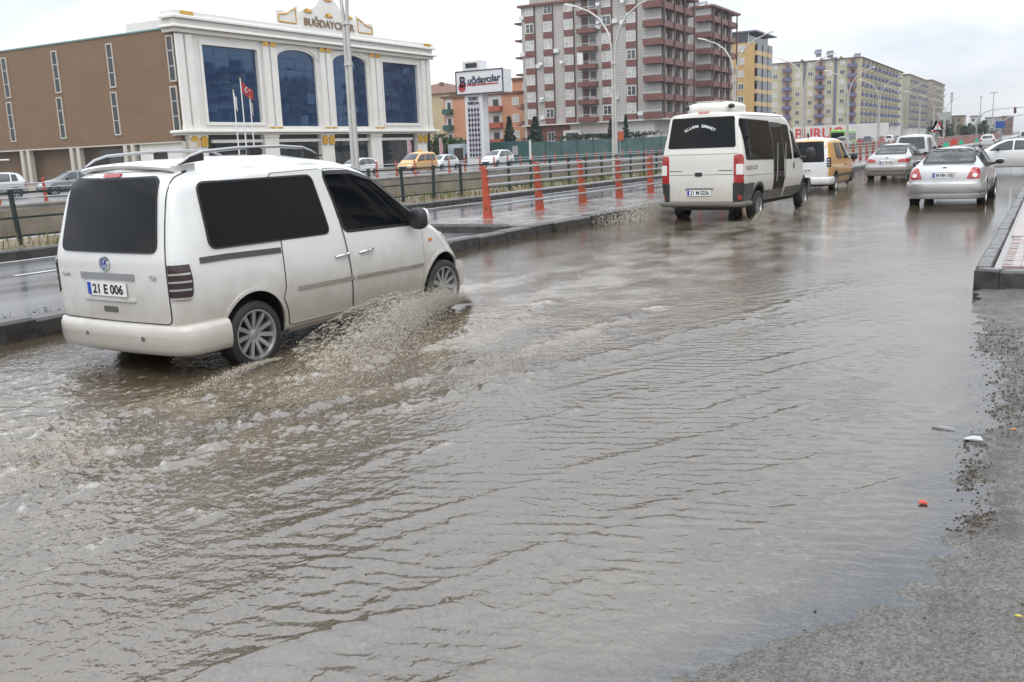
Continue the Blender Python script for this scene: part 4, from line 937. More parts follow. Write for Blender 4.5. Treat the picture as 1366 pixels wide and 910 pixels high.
# ---- maroon and grey tower, and its twin behind (front faces -y, street side faces +x)
def tower(name, label, X0, X1, Y, depth, zb, floors, fh, twin=False):
    t = thing(name, label, 'apartment block', (0, Y, 0))
    zt = zb + floors * fh - .35
    MB().box(X0, X1 - 1.6, 0, depth, zb, zt).build('wall', GREYTILE, t)
    MB().box(X0 - .5, X1 + .4, -.5, depth + .4, zt, zt + .35).build('roof_slab', MAROON, t)
    MB().box(X0 + 1, X1 - 3, 1, depth - 1, zt + .35, zt + 1.3).build('roof_structure', MGREY, t)
    MB().box(X0, X1 - 1.6, .25, depth, -.2, zb - .2).build('podium', LGREY, t)
    MB().box(X0 - .2, X1 + .5, -.7, depth, zb - .2, zb).build('podium_slab', LGREY, t)
    wm1 = win_mesh(1.5, 1.5, .10, 1, .10, CURTAIN, PVC, .55); wm2 = win_mesh(1.5, 1.5, .10, 1, .10, WGLASS, PVC, .55)
    spm = MB().box(-.83, .83, -.13, 0, 0, .95).mesh('spandrel', MAROON)
    stp = MB().box(-.10, .10, -.16, 0, zb, zt).mesh('edge_strip', MAROOND)
    bal = MB(); bal.box(-1.55, 1.55, -1.25, 0, -.16, 0); bal.box(-1.55, 1.55, -1.25, -1.15, 0, .55); bal.box(-1.55, -1.45, -1.15, 0, 0, .55); bal.box(1.45, 1.55, -1.15, 0, 0, .55); balm = bal.mesh('balcony', MAROON)
    rl = MB(); rl.tube([(-1.5, -1.2, .95), (1.5, -1.2, .95)], .03, 5)
    for k in range(9): rl.tube([(-1.5 + .375 * k, -1.2, .55), (-1.5 + .375 * k, -1.2, .95)], .015, 4)
    rlm = rl.mesh('balcony_rail', PVC)
    dor = MB().box(-1.2, -.1, -.03, -.002, .05, 2.3).mesh('balcony_door', MAROOND); dor2 = MB().box(.2, 1.2, -.03, -.002, .9, 2.2).mesh('balcony_window', WGLASS)
    cols = [X0 + 1.5, X0 + 4.8, X0 + 8.5, X0 + 15.0, X0 + 19.1] if not twin else [X0 + 3, X0 + 9, X0 + 14]
    for c in cols:
        obj('edge_strip', stp, t, (c + .92, 0, 0))
        for k in range(floors):
            z = zb + fh * k
            put_win(t, random.choice((wm1, wm1, wm2)), (c, 0, z + .95)); obj('spandrel', spm, t, (c, 0, z - .0))
    bc = [X0 + 11.95] if not twin else []
    for c in bc:
        for k in range(floors):
            b = obj('balcony', balm, t, (c, 0, zb + fh * k + .2)); obj('balcony_rail', rlm, b); obj('balcony_door', dor, b); obj('balcony_window', dor2, b)
            if k == 3: MB().box(-1.5, -.55, -1.22, -1.0, .55, 2.3).build('awning', PVC, b)
    # corner balconies: slabs that wrap the street corner
    xw = X1 - 1.6
    cb = MB(); cb.box(-1.4, 1.6, -.9, .0, -.2, 0); cb.box(-1.4, 1.6, -.9, -.8, 0, .75); cbm = cb.mesh('corner_balcony', MAROON)
    cr_ = MB(); cr_.tube([(-1.4, -.85, 1.0), (1.55, -.85, 1.0)], .03, 5); crm = cr_.mesh('balcony_rail', PVC)
    rec = MB().box(-1.25, 1.3, -.05, -.002, .75, 2.4).mesh('recess_panel', MGREY)
    sb = MB(); sb.box(0, 1.6, 0, depth, -.2, .0); sb.box(1.5, 1.6, 0, depth, 0, .72); sbm = sb.mesh('street_balcony', MAROON)
    swg = MB().box(.005, .06, 0, 1.5, .8, 2.3).mesh('street_window', WGLASS); spn = MB().box(.005, .5, 0, .8, 0, 2.5).mesh('street_pier', LGREY)
    for k in range(floors):
        z = zb + fh * k + .25
        b = obj('corner_balcony', cbm, t, (xw, 0, z)); obj('balcony_rail', crm, b); obj('recess_panel', rec, b, (0, 0, 0))
        s_ = obj('street_balcony', sbm, t, (xw, 0, z)); n = int(depth / 3.6)
        for j in range(n):
            obj('street_window', swg, s_, (0, 1.6 + 3.6 * j, 0)); obj('street_pier', spn, s_, (0, 3.4 + 3.6 * j, 0))
    for j in range(int(depth / 4.6) + 1):
        MB().box(xw + 1.6, xw + 1.78, .1 + 4.6 * j, .38 + 4.6 * j, zb, zt).build('street_fin', MAROOND, t)
    if not twin:
        sl = MB().box(-1.9, 0, 1, 4.5, -.28, 0).add([], []).mesh('side_balcony', MAROON)
        for k in range(floors): obj('side_balcony', sl, t, (X0, 0, zb + fh * k + .3))
        MB().box(X0 + .4, X0 + 8.2, .0, .24, .2, zb - .2).build('entrance_wall', MAROON, t)
        d = MB().box(X0 + 7.2, X0 + 10.4, -.3, .0, .2, 4.6).build('entrance', LGREY, t); MB().box(X0 + 7.7, X0 + 9.9, -.34, -.301, 3.0, 4.2).build('entrance_glass', WGLASS, d)
        put_win(t, win_mesh(1.3, 1.5), (X0 + 4.9, -.002, 3.0))
    acm = MB().box(-.42, .42, -.42, -.03, 0, .6).mesh('air_conditioner', PVC); dsm = MB().lathe([(.001, 0), (.22, .03), (.38, .12)], 12, Matrix.Translation((0, -.5, .3)) @ Matrix.Rotation(1.2, 4, 'X')).mesh('satellite_dish', STEEL); rr_ = random.Random(int(Y))
    for _ in range(11):
        k = rr_.randrange(floors); c = rr_.choice(cols); obj('air_conditioner', acm, t, (c + rr_.choice((-1.35, 1.5)), 0, zb + fh * k + rr_.uniform(.2, 1.2)))
    for _ in range(6): obj('satellite_dish', dsm, t, (rr_.choice(cols) - 1.1, 0, zb + fh * rr_.randrange(floors) + 1.2))
    for k in range(4):
        yy = 2 + k * 3.4; h = thing if 0 else None
        s_ = MB(); s_.tube([(X1 - 3.2 - k * .3, yy, zt + 1.1), (X1 - 1.7 - k * .3, yy, zt + 1.1)], .33, 10); s_.tube([(X1 - 2.6 - k * .3, yy, zt + .3), (X1 - 2.6 - k * .3, yy, zt + 1.0)], .05, 5)
        s_.add([(X1 - 3.1 - k * .3, yy - 1.6, zt + .4), (X1 - 1.7 - k * .3, yy - 1.6, zt + .4), (X1 - 1.7 - k * .3, yy - .3, zt + 1.0), (X1 - 3.1 - k * .3, yy - .3, zt + 1.0)], [(0, 1, 2, 3)])
        s_.build('water_heater', STEEL, t)
    return t
tower('apartment_tower', 'grey and maroon apartment tower behind the lamp, nearest the white showroom', -76.6, -52.3, 140, 15.0, 5.75, 7, 2.7)
tower('apartment_tower', 'second grey and maroon apartment tower, standing behind the first', -74, -52.6, 165, 15.0, 6.0, 7, 2.72, True)

def simple_block(name, label, X0, X1, Y, depth, z0, floors, fh, wall, cols, floors_off=0., roof=None, win=None, base=LGREY, side=None):
    """cols: list of (x offset, kind, material) with kind w window, b balcony"""
    t = thing(name, label, 'apartment block', (0, Y, 0)); zt = z0 + floors * fh
    MB().box(X0, X1, 0, depth, z0, zt).build('wall', wall, t)
    if z0 > .5: MB().box(X0, X1, .2, depth, -.2, z0).build('ground_floor', base, t)
    wm1 = win_mesh(1.4, 1.4, .12, 1, .1, CURTAIN); wm2 = win_mesh(1.4, 1.4, .12, 1, .1, WGLASS)
    cache = {}
    for xo, kind, *mt in cols:
        for k in range(floors):
            z = z0 + fh * k
            if kind == 'w': put_win(t, random.choice((wm1, wm2)), (X0 + xo, -.002, z + .9))
            elif kind == 'b':
                if ('b', mt[0]) not in cache:
                    w = mt[2] / 2; b = MB(); b.box(-w, w, -1.1, 0, -.15, 0); b.box(-w, w, -1.1, -1.0, 0, .8); b.box(-w, -w + .1, -1.0, 0, 0, .8); b.box(w - .1, w, -1.0, 0, 0, .8)
                    cache[('b', mt[0])] = (b.mesh('balcony', MATS[mt[0]]), MB().box(-w + .1, w - .1, -.04, -.002, .0, fh - .2).mesh('balcony_back', MATS[mt[1]]), MB().box(-w * .3, w * .5, -.07, -.041, .1, 2.0).mesh('balcony_door', WGLASS))
                c = cache[('b', mt[0])]; o = obj('balcony', c[0], t, (X0 + xo, 0, z + .15)); obj('balcony_back', c[1], o); obj('balcony_door', c[2], o)
        if kind == 's': MB().box(X0 + xo - mt[1] / 2, X0 + xo + mt[1] / 2, -.12, 0, z0, zt).build('facade_band', MATS[mt[0]], t)
    if roof == 'hip':
        rm = MB(); e = .7; h = 2.6; a = [(X0 - e, -e, zt), (X1 + e, -e, zt), (X1 + e, depth + e, zt), (X0 - e, depth + e, zt)]; m_ = min(X1 - X0, depth) / 2.2
        rm.add(a + [(X0 + m_, depth * .45, zt + h), (X1 - m_, depth * .45, zt + h), (X1 - m_, depth * .55, zt + h), (X0 + m_, depth * .55, zt + h)], [(0, 1, 5, 4), (1, 2, 6, 5), (2, 3, 7, 6), (3, 0, 4, 7), (4, 5, 6, 7), (0, 3, 2, 1)])
        rf = rm.build('roof', ROOF, t)
        for q in range(3): MB().box(X0 + 3 + q * 6, X0 + 3.7 + q * 6, depth * .3, depth * .3 + .7, zt + .8, zt + 2.6).build('chimney', ROOF, rf)
    elif roof == 'flat': MB().box(X0 - .4, X1 + .4, -.4, depth + .4, zt, zt + .4).build('roof', ROOF, t)
    if side:                                           # street side (+x): rows of balconies and windows
        step, pm1, pm2 = side[:3]; gz = len(side) > 3; n = int(depth / step)
        w = step * (.8 if gz else .42); b = MB(); b.box(0, 1.1, 0, w, -.15, 0); b.box(1.0, 1.1, 0, w, 0, .8); b.box(0, 1.0, 0, .1, 0, .8); b.box(0, 1.0, w - .1, w, 0, .8)
        bm_ = b.mesh('balcony', MATS[pm1]); bk = MB().box(.002, .04, .1, w - .1, 0, fh - .25).mesh('balcony_back', MATS[pm2]); wn = MB().box(.002, .06, 0, 1.4, .9, 2.2).mesh('window', WGLASS); gzm = MB().box(.95, 1.08, .05, w - .05, .81, fh - .2).mesh('balcony_glazing', TINT2); fb = MB().box(0, .5, 0, .5, z0, zt).mesh('facade_fin', MATS[wall.name])
        for j in range(n):
            obj('facade_fin', fb, t, (X1, j * step, 0))
            for k in range(floors):
                z = z0 + fh * k
                o = obj('balcony', bm_, t, (X1, j * step + step * .12, z + .15)); obj('balcony_back', bk, o)
                if gz: obj('balcony_glazing', gzm, o)
                (None if gz else obj('window', wn, t, (X1, j * step + step * .66, z)))
    return t
simple_block('apartment_block', 'orange apartment block with loggias behind the sign pylon', -100.5, -80, 152, 16, 0, 4, 2.95, ORANGEW, [(1.2, 'b', 'teal_hoarding', 'light_render', 1.8), (5.6, 'w'), (8.5, 'w'), (11.3, 'b', 'red_orange_band', 'light_render', 3.0), (15.6, 'w'), (18.6, 'b', 'maroon_cladding', 'light_render', 2.8)], roof='flat')
simple_block('apartment_block', 'terraced upper block of orange flats rising behind the sign pylon', -90, -76.5, 160, 14, 0, 5, 2.95, ORANGEW, [(3, 'w'), (7, 'b', 'maroon_cladding', 'light_render', 3.0), (11, 'w')], roof='flat')
simple_block('apartment_block', 'beige apartment block between the white showroom and the sign pylon', -122, -106.5, 165, 16, 0, 5, 2.75, BEIGE, [(8.5, 'w'), (13.6, 'w'), (15.0, 's', 'brown_render', .5)], roof='hip')
simple_block('apartment_block', 'ochre apartment block with dark glazed balconies and penthouse', -78, -59.6, 215, 17, 4, 7, 2.75, YELLOWW, [(12.2, 'w'), (16.0, 'w')], roof=None, side=(4.6, 'pale_ochre_parapet', 'tinted_glass', True))
pent = thing('penthouse', 'dark glazed rooftop penthouse on top of the ochre apartment block', 'penthouse', (0, 215, 23.25)); MB().box(-77, -60.3, .4, 16, 0, 2.2).build('glazing', TINT2, pent); MB().box(-78.3, -58.6, -.4, 17.5, 2.2, 2.5).build('roof', SLATE, pent)
for k in range(5): MB().box(-77 + k * 4.1, -76.8 + k * 4.1, .3, .398, 0, 2.2).build('mullion', PVC, pent)
gcols = [(1.6, 'w'), (5.2, 'b', 'blue_parapet', 'pink_balcony_wall', 2.6), (8.3, 'w'), (10.2, 's', 'slate_blue_band', .8), (11.9, 'w'), (14.7, 'b', 'blue_parapet', 'pink_balcony_wall', 2.6), (17.3, 'w'), (19.0, 's', 'slate_blue_band', .8), (20.9, 'w'), (23.7, 'b', 'blue_parapet', 'pink_balcony_wall', 2.6)]
simple_block('apartment_block', 'pale green apartment block with blue balconies and brown hipped roof', -75.5, -49.8, 292, 88, 5.2, 7, 2.72, GREENW, gcols, roof='hip', side=(7.4, 'blue_parapet', 'pink_balcony_wall'))
simple_block('apartment_block', 'grey-green apartment block farther along, behind the pale green one', -72, -48.6, 388, 58, 4.5, 7, 2.75, pm('grey_green_render', (.38, .37, .29), .75, var=(.3, .12)), [(4, 'w'), (20, 'w')], roof='flat', side=(6.4, 'slate_blue_band', 'light_render'))
simple_block('apartment_block', 'brownish apartment block ending the row at the far crossing', -70, -47.6, 452, 56, 4.5, 7, 2.85, pm('taupe_render', (.33, .29, .24), .75, var=(.3, .12)), [(4, 'w'), (20, 'w')], roof='flat', side=(6.4, 'balcony_recess_grey', 'brown_render'))
# rooftop clutter of the green block
R2 = random.Random(11)
for k in range(12):
    t = thing('solar_heater', 'rooftop solar water heater on the pale green apartment block', 'water heater', (-70 + R2.random() * 18, 294 + k * 7.2, 24.4 + (1.4 if k < 2 else .6)), 0, 'solar heaters on the green block')
    MB().tube([(-.9, 0, 1.5), (.9, 0, 1.5)], .36, 8).build('tank', STEEL, t); MB().add([(-1, -2, .2), (1, -2, .2), (1, -.2, 1.3), (-1, -.2, 1.3)], [(0, 1, 2, 3)]).build('collector', SLATE, t); MB().box(-.8, .8, -.1, .1, -.6, 1.3).build('stand', STEEL, t)

# ------------------------------------------------------------------ vehicles (local frame: x forward from the rear bumper, y to the left, z up)
def veh_root(name, label, cat, x, y, heading, z=0., group=None):
    return thing(name, label, cat, (x, y, z), PI / 2 - heading, group)
def bumper(name, mat, parent, path, z0, z1, out=.035, inn=.08):
    """section swept along a plan path (x, y), bulging outwards"""
    P = np.array(path, float); n = len(P); T = np.gradient(P, axis=0); T /= np.linalg.norm(T, axis=1, keepdims=True); Nn = np.stack([T[:, 1], -T[:, 0]], 1)
    c = P.mean(0)
    if np.sum((P - c) * Nn) < 0: Nn = -Nn
    h = z1 - z0
    sec = [(-inn, z0), (-.02, z0), (out * .55, z0 + h * .07), (out * .9, z0 + h * .25), (out, z0 + h * .5), (out * .9, z1 - h * .22), (out * .45, z1 - h * .05), (-.015, z1), (-inn, z1)]
    vs = []; fs = []; k = len(sec)
    for i in range(n):
        for o, z in sec: vs.append((P[i, 0] + Nn[i, 0] * o, P[i, 1] + Nn[i, 1] * o, z))
    for i in range(n - 1):
        for j in range(k - 1): fs.append((i * k + j, (i + 1) * k + j, (i + 1) * k + j + 1, i * k + j + 1))
    fs += [tuple(range(k)), tuple((n - 1) * k + j for j in range(k))[::-1]]
    return MB().add(vs, fs).build(name, mat, parent, smooth=True, sharp=50)
def upath(pts):
    """mirror a half plan path (y < 0 first) and smooth it"""
    P = list(pts) + [(x, -y) for x, y in reversed(pts) if abs(y) > 1e-6]
    P = np.array(P, float)
    for _ in range(2):
        Q = [P[0]]
        for i in range(len(P) - 1): Q += [P[i] * .75 + P[i + 1] * .25, P[i] * .25 + P[i + 1] * .75]
        Q.append(P[-1]); P = np.array(Q)
    return P
def blob(name, mat, parent, c, d, p=2.6, n=14):
    """rounded box (superellipsoid)"""
    mb = MB(); vs = []; fs = []
    sg = lambda v, e: math.copysign(abs(v) ** e, v)
    e = 2. / p
    for i in range(n + 1):
        t = -PI / 2 + PI * i / n
        for j in range(n * 2):
            f = PI * j / n
            vs.append((c[0] + d[0] * sg(math.cos(t), e) * sg(math.cos(f), e), c[1] + d[1] * sg(math.cos(t), e) * sg(math.sin(f), e), c[2] + d[2] * sg(math.sin(t), e)))
    m = n * 2
    for i in range(n):
        for j in range(m): fs.append((i * m + j, i * m + (j + 1) % m, (i + 1) * m + (j + 1) % m, (i + 1) * m + j))
    return mb.add(vs, fs).build(name, mat, parent, smooth=True, sharp=60)
def arch_lip(name, mat, bvh, x, z, r, a0, a1, side, parent, wdt=.03, off=.012):
    pts = [(x + r * math.cos(a), z + r * math.sin(a)) for a in np.linspace(a0, a1, 22)]
    return strip(name, mat, bvh, pts, wdt, side, parent, off)
def both(fn):
    for s in ('R', 'L'): fn(s)

# ---- white people-carrier van splashing through the water
def van_deform(v):
    x, y, z = v[:, 0].copy(), v[:, 1], v[:, 2]
    f = np.clip(1 - x / 1.3, 0, 1) ** 1.4
    v[:, 0] += f * (.20 * np.clip((z - .98) / .8, 0, 1.1) ** 1.1 + .05 * (y / .88) ** 2)
    g = np.clip((x - 2.9) / 1.3, 0, 1); v[:, 0] -= g * .26 * (y / .85) ** 2
    return v
VAN = dict(L=4.28, end=.13, rr=.16, rk=.2, rear_round=.8, deform=van_deform,
    zt=[(0, 1.74), (.15, 1.775), (.5, 1.80), (1.2, 1.825), (1.9, 1.815), (2.2, 1.79), (2.62, 1.67), (3.14, 1.34), (3.49, 1.11), (3.62, 1.06), (3.9, .97), (4.15, .84), (4.28, .68)],
    wm=[(0, .87), (.3, .895), (3.4, .895), (4.0, .86), (4.28, .74)], wk=[(0, .85), (.3, .872), (3.2, .868), (3.95, .79), (4.28, .64)],
    zk=[(0, 1.05), (3.3, 1.02), (3.6, .95), (4.28, .6)], wr=[(0, .69), (.4, .715), (2.2, .71), (2.7, .71), (3.2, .73), (3.5, .76), (4.28, .56)],
    drop=[(0, .085), (2.3, .085), (3.5, .06), (4.28, .1)], zb=[(0, .26), (.5, .2), (3.4, .19), (4.28, .28)], zm=[(0, .62), (4.28, .55)])
def white_van():
    t = veh_root('passenger_van', 'white people-carrier van with roof rails ploughing through the brown floodwater', 'van', -6.94, 5.20, .047, -.02)
    t.rotation_euler.y = -.012
    AX, WR, WZ = (.81, 3.64), .305, .255
    me = body_mesh(VAN, 70); bv = bvh_of(me)
    me = cut(me, wells(AX, .375, .9, .34, .275), [W_PAINT, BLACK]); smooth_mesh(me)
    obj('body', me, t)
    D = []
    arc = lambda x, r, a0, a1, n=8: [(x + r * math.cos(a), .275 + r * math.sin(a)) for a in np.linspace(a0, a1, n)]
    for s in ('R', 'L'):
        q = 1 if s == 'R' else -1
        fd = rpoly([(2.125, .27), (3.235, .27), (3.245, .98), (3.15, 1.20), (2.62, 1.555), (2.2, 1.645), (1.94, 1.65)], [.05, .04, .04, .1, .15, .1, .04])
        sd = rpoly([(1.235, 1.64), (1.19, .9)] + [(1.19, .62)] + arc(.81, .43, .62, .02, 5) + [(1.27, .265), (2.10, .265), (1.915, 1.65)], [.05, .02, .02, 0, 0, 0, 0, 0, .02, .04, .04])
        d1 = panel('front_door', W_PAINT, bv, fd, s, t, .007, .02); d2 = panel('sliding_door', W_PAINT, bv, sd, s, t, .007, .02)
        ring('door_seam', SEAL, bv, fd, .003, .0075, s, d1, .0045); ring('door_seam', SEAL, bv, sd, .003, .0075, s, d2, .0045)
        w1 = rpoly([(2.05, 1.055), (3.20, 1.025), (3.13, 1.12), (2.60, 1.505), (2.3, 1.585), (1.93, 1.60)], [.05, .03, .04, .12, .1, .05])
        panel('door_window', TINT, bv, w1, s, d1, .0105, .006); ring('window_seal', SEAL, bv, w1, .004, .03, s, d1, .0095)
        w2 = rpoly([(.40, 1.075), (1.82, 1.055), (1.75, 1.595), (.43, 1.60)], [.07, .06, .06, .07])
        panel('side_window', TINT, bv, w2, s, t, .0125, .014); ring('window_seal', SEAL, bv, w2, .003, .016, s, t, .011)
        strip('wind_deflector', BLACK, bv, [(1.94, 1.61), (2.3, 1.60), (2.62, 1.515), (3.16, 1.12)], .035, s, d1, .022)
        for nm, dd, x0, x1 in (('door_handle', d1, 2.20, 2.41), ('door_handle', d2, 1.86, 2.06)):
            y = -.905 * q
            h, _ = project(bv, s, (x0 + x1) / 2, .825, .03)
            MB().tube([(x0, h.y + .02 * q, .815), (x0 + .03, h.y, .822), (x1 - .03, h.y, .832), (x1, h.y + .02 * q, .835)], .014, 8).build(nm, CHROME, dd, smooth=True)
        strip('side_moulding', CHROME, bv, [(1.33, .592), (2.10, .58)], .036, s, d2, .016); strip('side_moulding', CHROME, bv, [(2.14, .579), (3.22, .56)], .036, s, d1, .016)
        strip('door_track', DGREY, bv, [(.27, .985), (.55, .985), (1.17, .965)], .05, s, t, .009)
        strip('sill_trim', W_PAINT, bv, [(1.28, .235), (3.27, .235)], .075, s, t, .014)
        arch_lip('wheel_arch', W_PAINT, bv, .81, .275, .388, -.05, PI * .98, s, t); arch_lip('wheel_arch', W_PAINT, bv, 3.64, .275, .388, .1, PI * 1.0, s, t)
        panel('side_indicator', AMBER, bv, rpoly([(3.36, .80), (3.42, .80), (3.42, .83), (3.36, .83)], .01), s, t, .012, .01)
        panel('quarter_glass', TINT, bv, rpoly([(3.27, 1.03), (3.42, 1.03), (3.25, 1.12)], .015), s, t, .010, .01)
        # mirror
        mr = blob('wing_mirror', BLACK, t, (3.02, -1.02 * q, 1.08), (.075, .11, .115)); blob('mirror_cap', W_PAINT, mr, (3.05, -1.03 * q, 1.085), (.065, .10, .105))
        MB().tube([(3.08, -.86 * q, 1.03), (3.05, -1.0 * q, 1.05)], .03, 8).build('mirror_arm', BLACK, mr, smooth=True)
        # roof rail
        ry = -.645 * q
        MB().tube([(.36, ry, 1.765), (.46, ry, 1.825), (.6, ry, 1.862), (1.0, ry, 1.882), (1.5, ry, 1.882), (1.78, ry, 1.862), (1.90, ry, 1.825), (1.99, ry, 1.775)], [.012, .015, .016, .016, .016, .016, .015, .012], 10).build('roof_rail', ALLOY, t, smooth=True)
        for a, b, c_ in ((.34, .60, .0), (1.78, 2.02, .0)):
            mid = .42 if a < 1 else 1.93
            MB().prism([(a, 1.765), (b, 1.79), (b - .0, 1.85) if a < 1 else (b, 1.775), (mid, 1.80) if a < 1 else (a + .01, 1.85)], lambda u, w: (u, ry - .02, w), lambda u, w: (u, ry + .02, w)).build('rail_foot', BLACK, t)
        MB().cbox((1.18, ry, 1.845), (.13, .045, .065)).build('rail_foot', BLACK, t)
        # tail lamp, wraps the corner
        v = 'rearR' if s == 'R' else 'rearL'
        u0 = lambda x, y: ((x + 2) - (-y * 1 + 0) * 0) # not used
        cxy = Vector((.10, -.80 * q)); u = ((cxy.x + 2) * .7071 + (-q * cxy.y - 2) * .7071 * 1) if s == 'R' else ((cxy.x + 2) * .7071 + (cxy.y - 2) * .7071)
        lamp = panel('tail_lamp', DREDLENS, bv, rpoly([(u - .075, .69), (u + .095, .70), (u + .105, .84), (u + .085, .985), (u - .075, .985)], [.03, .04, .05, .03, .03]), v, t, .012, .02, .025)
        for z in (.768, .832, .896, .978, .697):
            strip('lamp_bar', CHROME, bv, [(u - .07, z), (u + .092 - abs(z - .84) * .1, z)], .015, v, lamp, .02)
        panel('headlamp', CLEARLENS, bv, rpoly([(.45 * -q, .70), (.70 * -q, .72), (.76 * -q, .86), (.50 * -q, .82)], .04), 'front', t, .01, .02)
    # tailgate and what it carries
    tg = panel('tailgate', W_PAINT, bv, rpoly([(-.735, .485), (.735, .485), (.735, .98), (.64, 1.71), (-.64, 1.71), (-.735, .98)], [.05, .05, .05, .07, .07, .05]), 'rear', t, .008, .02, .05)
    ring('gate_seam', SEAL, bv, rpoly([(-.735, .485), (.735, .485), (.735, .98), (.64, 1.71), (-.64, 1.71), (-.735, .98)], [.05, .05, .05, .07, .07, .05]), .003, .008, 'rear', tg, .005)
    rw = rpoly([(-.635, 1.075), (.635, 1.075), (.565, 1.655), (-.565, 1.655)], [.07, .07, .06, .06])
    panel('rear_window', TINT, bv, rw, 'rear', tg, .022, .02, .045); ring('window_seal', SEAL, bv, rw, .002, .014, 'rear', tg, .021)
    panel('high_brake_lamp', REDLENS, bv, rpoly([(-.11, 1.675), (.11, 1.675), (.11, 1.70), (-.11, 1.70)], .008), 'rear', tg, .02, .02)
    strip('handle_bar', ALLOY, bv, [(-.36, .865), (.36, .865)], .055, 'rear', tg, .022)
    rec = panel('plate_recess', W_PAINT, bv, rpoly([(-.36, .66), (.36, .66), (.34, .835), (-.34, .835)], .02), 'rear', tg, .0095, .01)
    strip('recess_lip', W_PAINT, bv, [(-.35, .665), (.35, .665)], .022, 'rear', tg, .024)
    h, _ = project(bv, 'rear', 0, .75, .022)
    plate(tg, (h.x, 0, .755), '21 E 006')
    panel('tow_cover', DGREY, bv, rpoly([(-.10, .555), (.09, .555), (.09, .605), (-.10, .605)], .01), 'rear', tg, .012, .01)
    # maker's roundel
    h, _ = project(bv, 'rear', 0, .97, .014); lg = MB()
    M = Matrix.Translation((h.x, 0, .97)) @ Matrix.Rotation(-PI / 2, 4, 'Y')
    lg.lathe([(.001, 0), (.056, 0), (.056, .006), (.001, .006)], 28, M, 1); lg.lathe([(.05, .004), (.05, .014), (.06, .014), (.062, 0)], 28, M, 0)
    def stroke(a, b):
        a = Vector((a[0], a[1])); b = Vector((b[0], b[1])); d = (b - a).normalized(); q = Vector((-d.y, d.x)) * .0055
        lg.add([M @ Vector((p.y, -p.x, zz)) for zz in (.004, .013) for p in (a + q, b + q, b - q, a - q)], [(0, 1, 2, 3), (4, 5, 6, 7), (0, 1, 5, 4), (1, 2, 6, 5), (2, 3, 7, 6), (3, 0, 4, 7)])
    for a, b in (((-.022, .043), (0, .006)), ((0, .006), (.022, .043)), ((-.044, .022), (-.02, -.044)), ((-.02, -.044), (0, -.008)), ((0, -.008), (.02, -.044)), ((.02, -.044), (.044, .022))): stroke(a, b)
    lg.build('badge', [CHROME, PLATEBLUE], tg, smooth=True)
    tx = MB(); h, _ = project(bv, 'rear', -.58, .85, .012); lettering(tx, 'TDI', .055, (h.x, -.58, .845), (0, -1, 0), (0, 0, 1), .004)
    h, _ = project(bv, 'rear', .6, .85, .012); lettering(tx, 'Caddy', .05, (h.x, .6, .845), (0, -1, 0), (0, 0, 1), .004); tx.build('badge_lettering', CHROME, tg)
    # spoiler lip over the rear window
    vs = []; fs = []; ys = np.linspace(-.60, .60, 15)
    for y in ys:
        k = (y / .6) ** 2; zt = 1.787 - .035 * k; lx = .225 + .06 * k
        vs += [(lx, y, zt - .028), (lx - .006, y, zt - .012), (lx + .02, y, zt + .006), (.55, y, zt + .022), (.55, y, zt - .03), (lx + .07, y, zt - .055)]
    for i in range(len(ys) - 1):
        for j in range(6): fs.append((i * 6 + j, i * 6 + (j + 1) % 6, (i + 1) * 6 + (j + 1) % 6, (i + 1) * 6 + j))
    fs += [(5, 4, 3, 2, 1, 0), tuple(len(ys) * 6 - 6 + j for j in range(6))]
    MB().add(vs, fs).build('roof_spoiler', W_PAINT, t, smooth=True, sharp=60)
    b = bumper('rear_bumper', W_PAINT, t, upath([(.47, -.895), (.25, -.893), (.10, -.86), (.025, -.72), (-.01, -.40), (-.02, -.1)]), .205, .475, .05)
    for y in (-.45, .3): MB().lathe([(.001, 0), (.018, 0), (.02, -.006)], 14, Matrix.Translation((-.072 + abs(y) * .02, y, .36)) @ Matrix.Rotation(-PI / 2, 4, 'Y')).build('parking_sensor', DGREY, b)
    bumper('front_bumper', W_PAINT, t, upath([(4.06, -.80), (4.09, -.74), (4.16, -.58), (4.23, -.35), (4.27, -.1)]), .2, .5, .02)
    panel('windscreen', TINT2, bv, rpoly([(-.70, 1.13), (.70, 1.13), (.60, 1.66), (-.60, 1.66)], .08), 'front', t, .008, .01)
    MB().box(.35, 3.9, -.6, .6, .16, .24).build('underbody', BLACK, t)
    add_wheels(t, wheel_meshes(WR, .228, .2, 11), AX, .765, WZ)
    return t

# ---- minibus
def bus_deform(v):
    x, y, z = v[:, 0].copy(), v[:, 1], v[:, 2]
    f = np.clip(1 - x / 1.5, 0, 1) ** 1.3
    v[:, 0] += f * (.16 * np.clip((z - 1.45) / 1.0, 0, 1.1) + .04 * (y / 1.) ** 2)
    g = np.clip((x - 4.2) / 1.4, 0, 1); v[:, 0] -= g * .25 * (y / 1.) ** 2
    return v
BUS = dict(L=5.55, end=.12, rr=.16, rk=.3, rear_round=.55, deform=bus_deform,
    zt=[(0, 2.44), (.2, 2.47), (1, 2.485), (3.0, 2.47), (3.5, 2.43), (3.9, 2.24), (4.5, 1.66), (4.8, 1.38), (5.1, 1.22), (5.4, 1.0), (5.55, .8)],
    wm=[(0, .985), (.3, 1.0), (4.6, 1.0), (5.1, .95), (5.55, .8)], wk=[(0, .965), (.3, .985), (4.4, .98), (5.1, .88), (5.55, .7)],
    zk=[(0, 1.5), (4.2, 1.4), (4.8, 1.2), (5.55, .7)], wr=[(0, .80), (.4, .83), (3.4, .83), (4.2, .84), (4.8, .86), (5.55, .6)],
    drop=[(0, .07), (3.5, .08), (5.55, .1)], zb=[(0, .40), (4.9, .36), (5.55, .4)], zm=[(0, .9), (5.55, .6)])
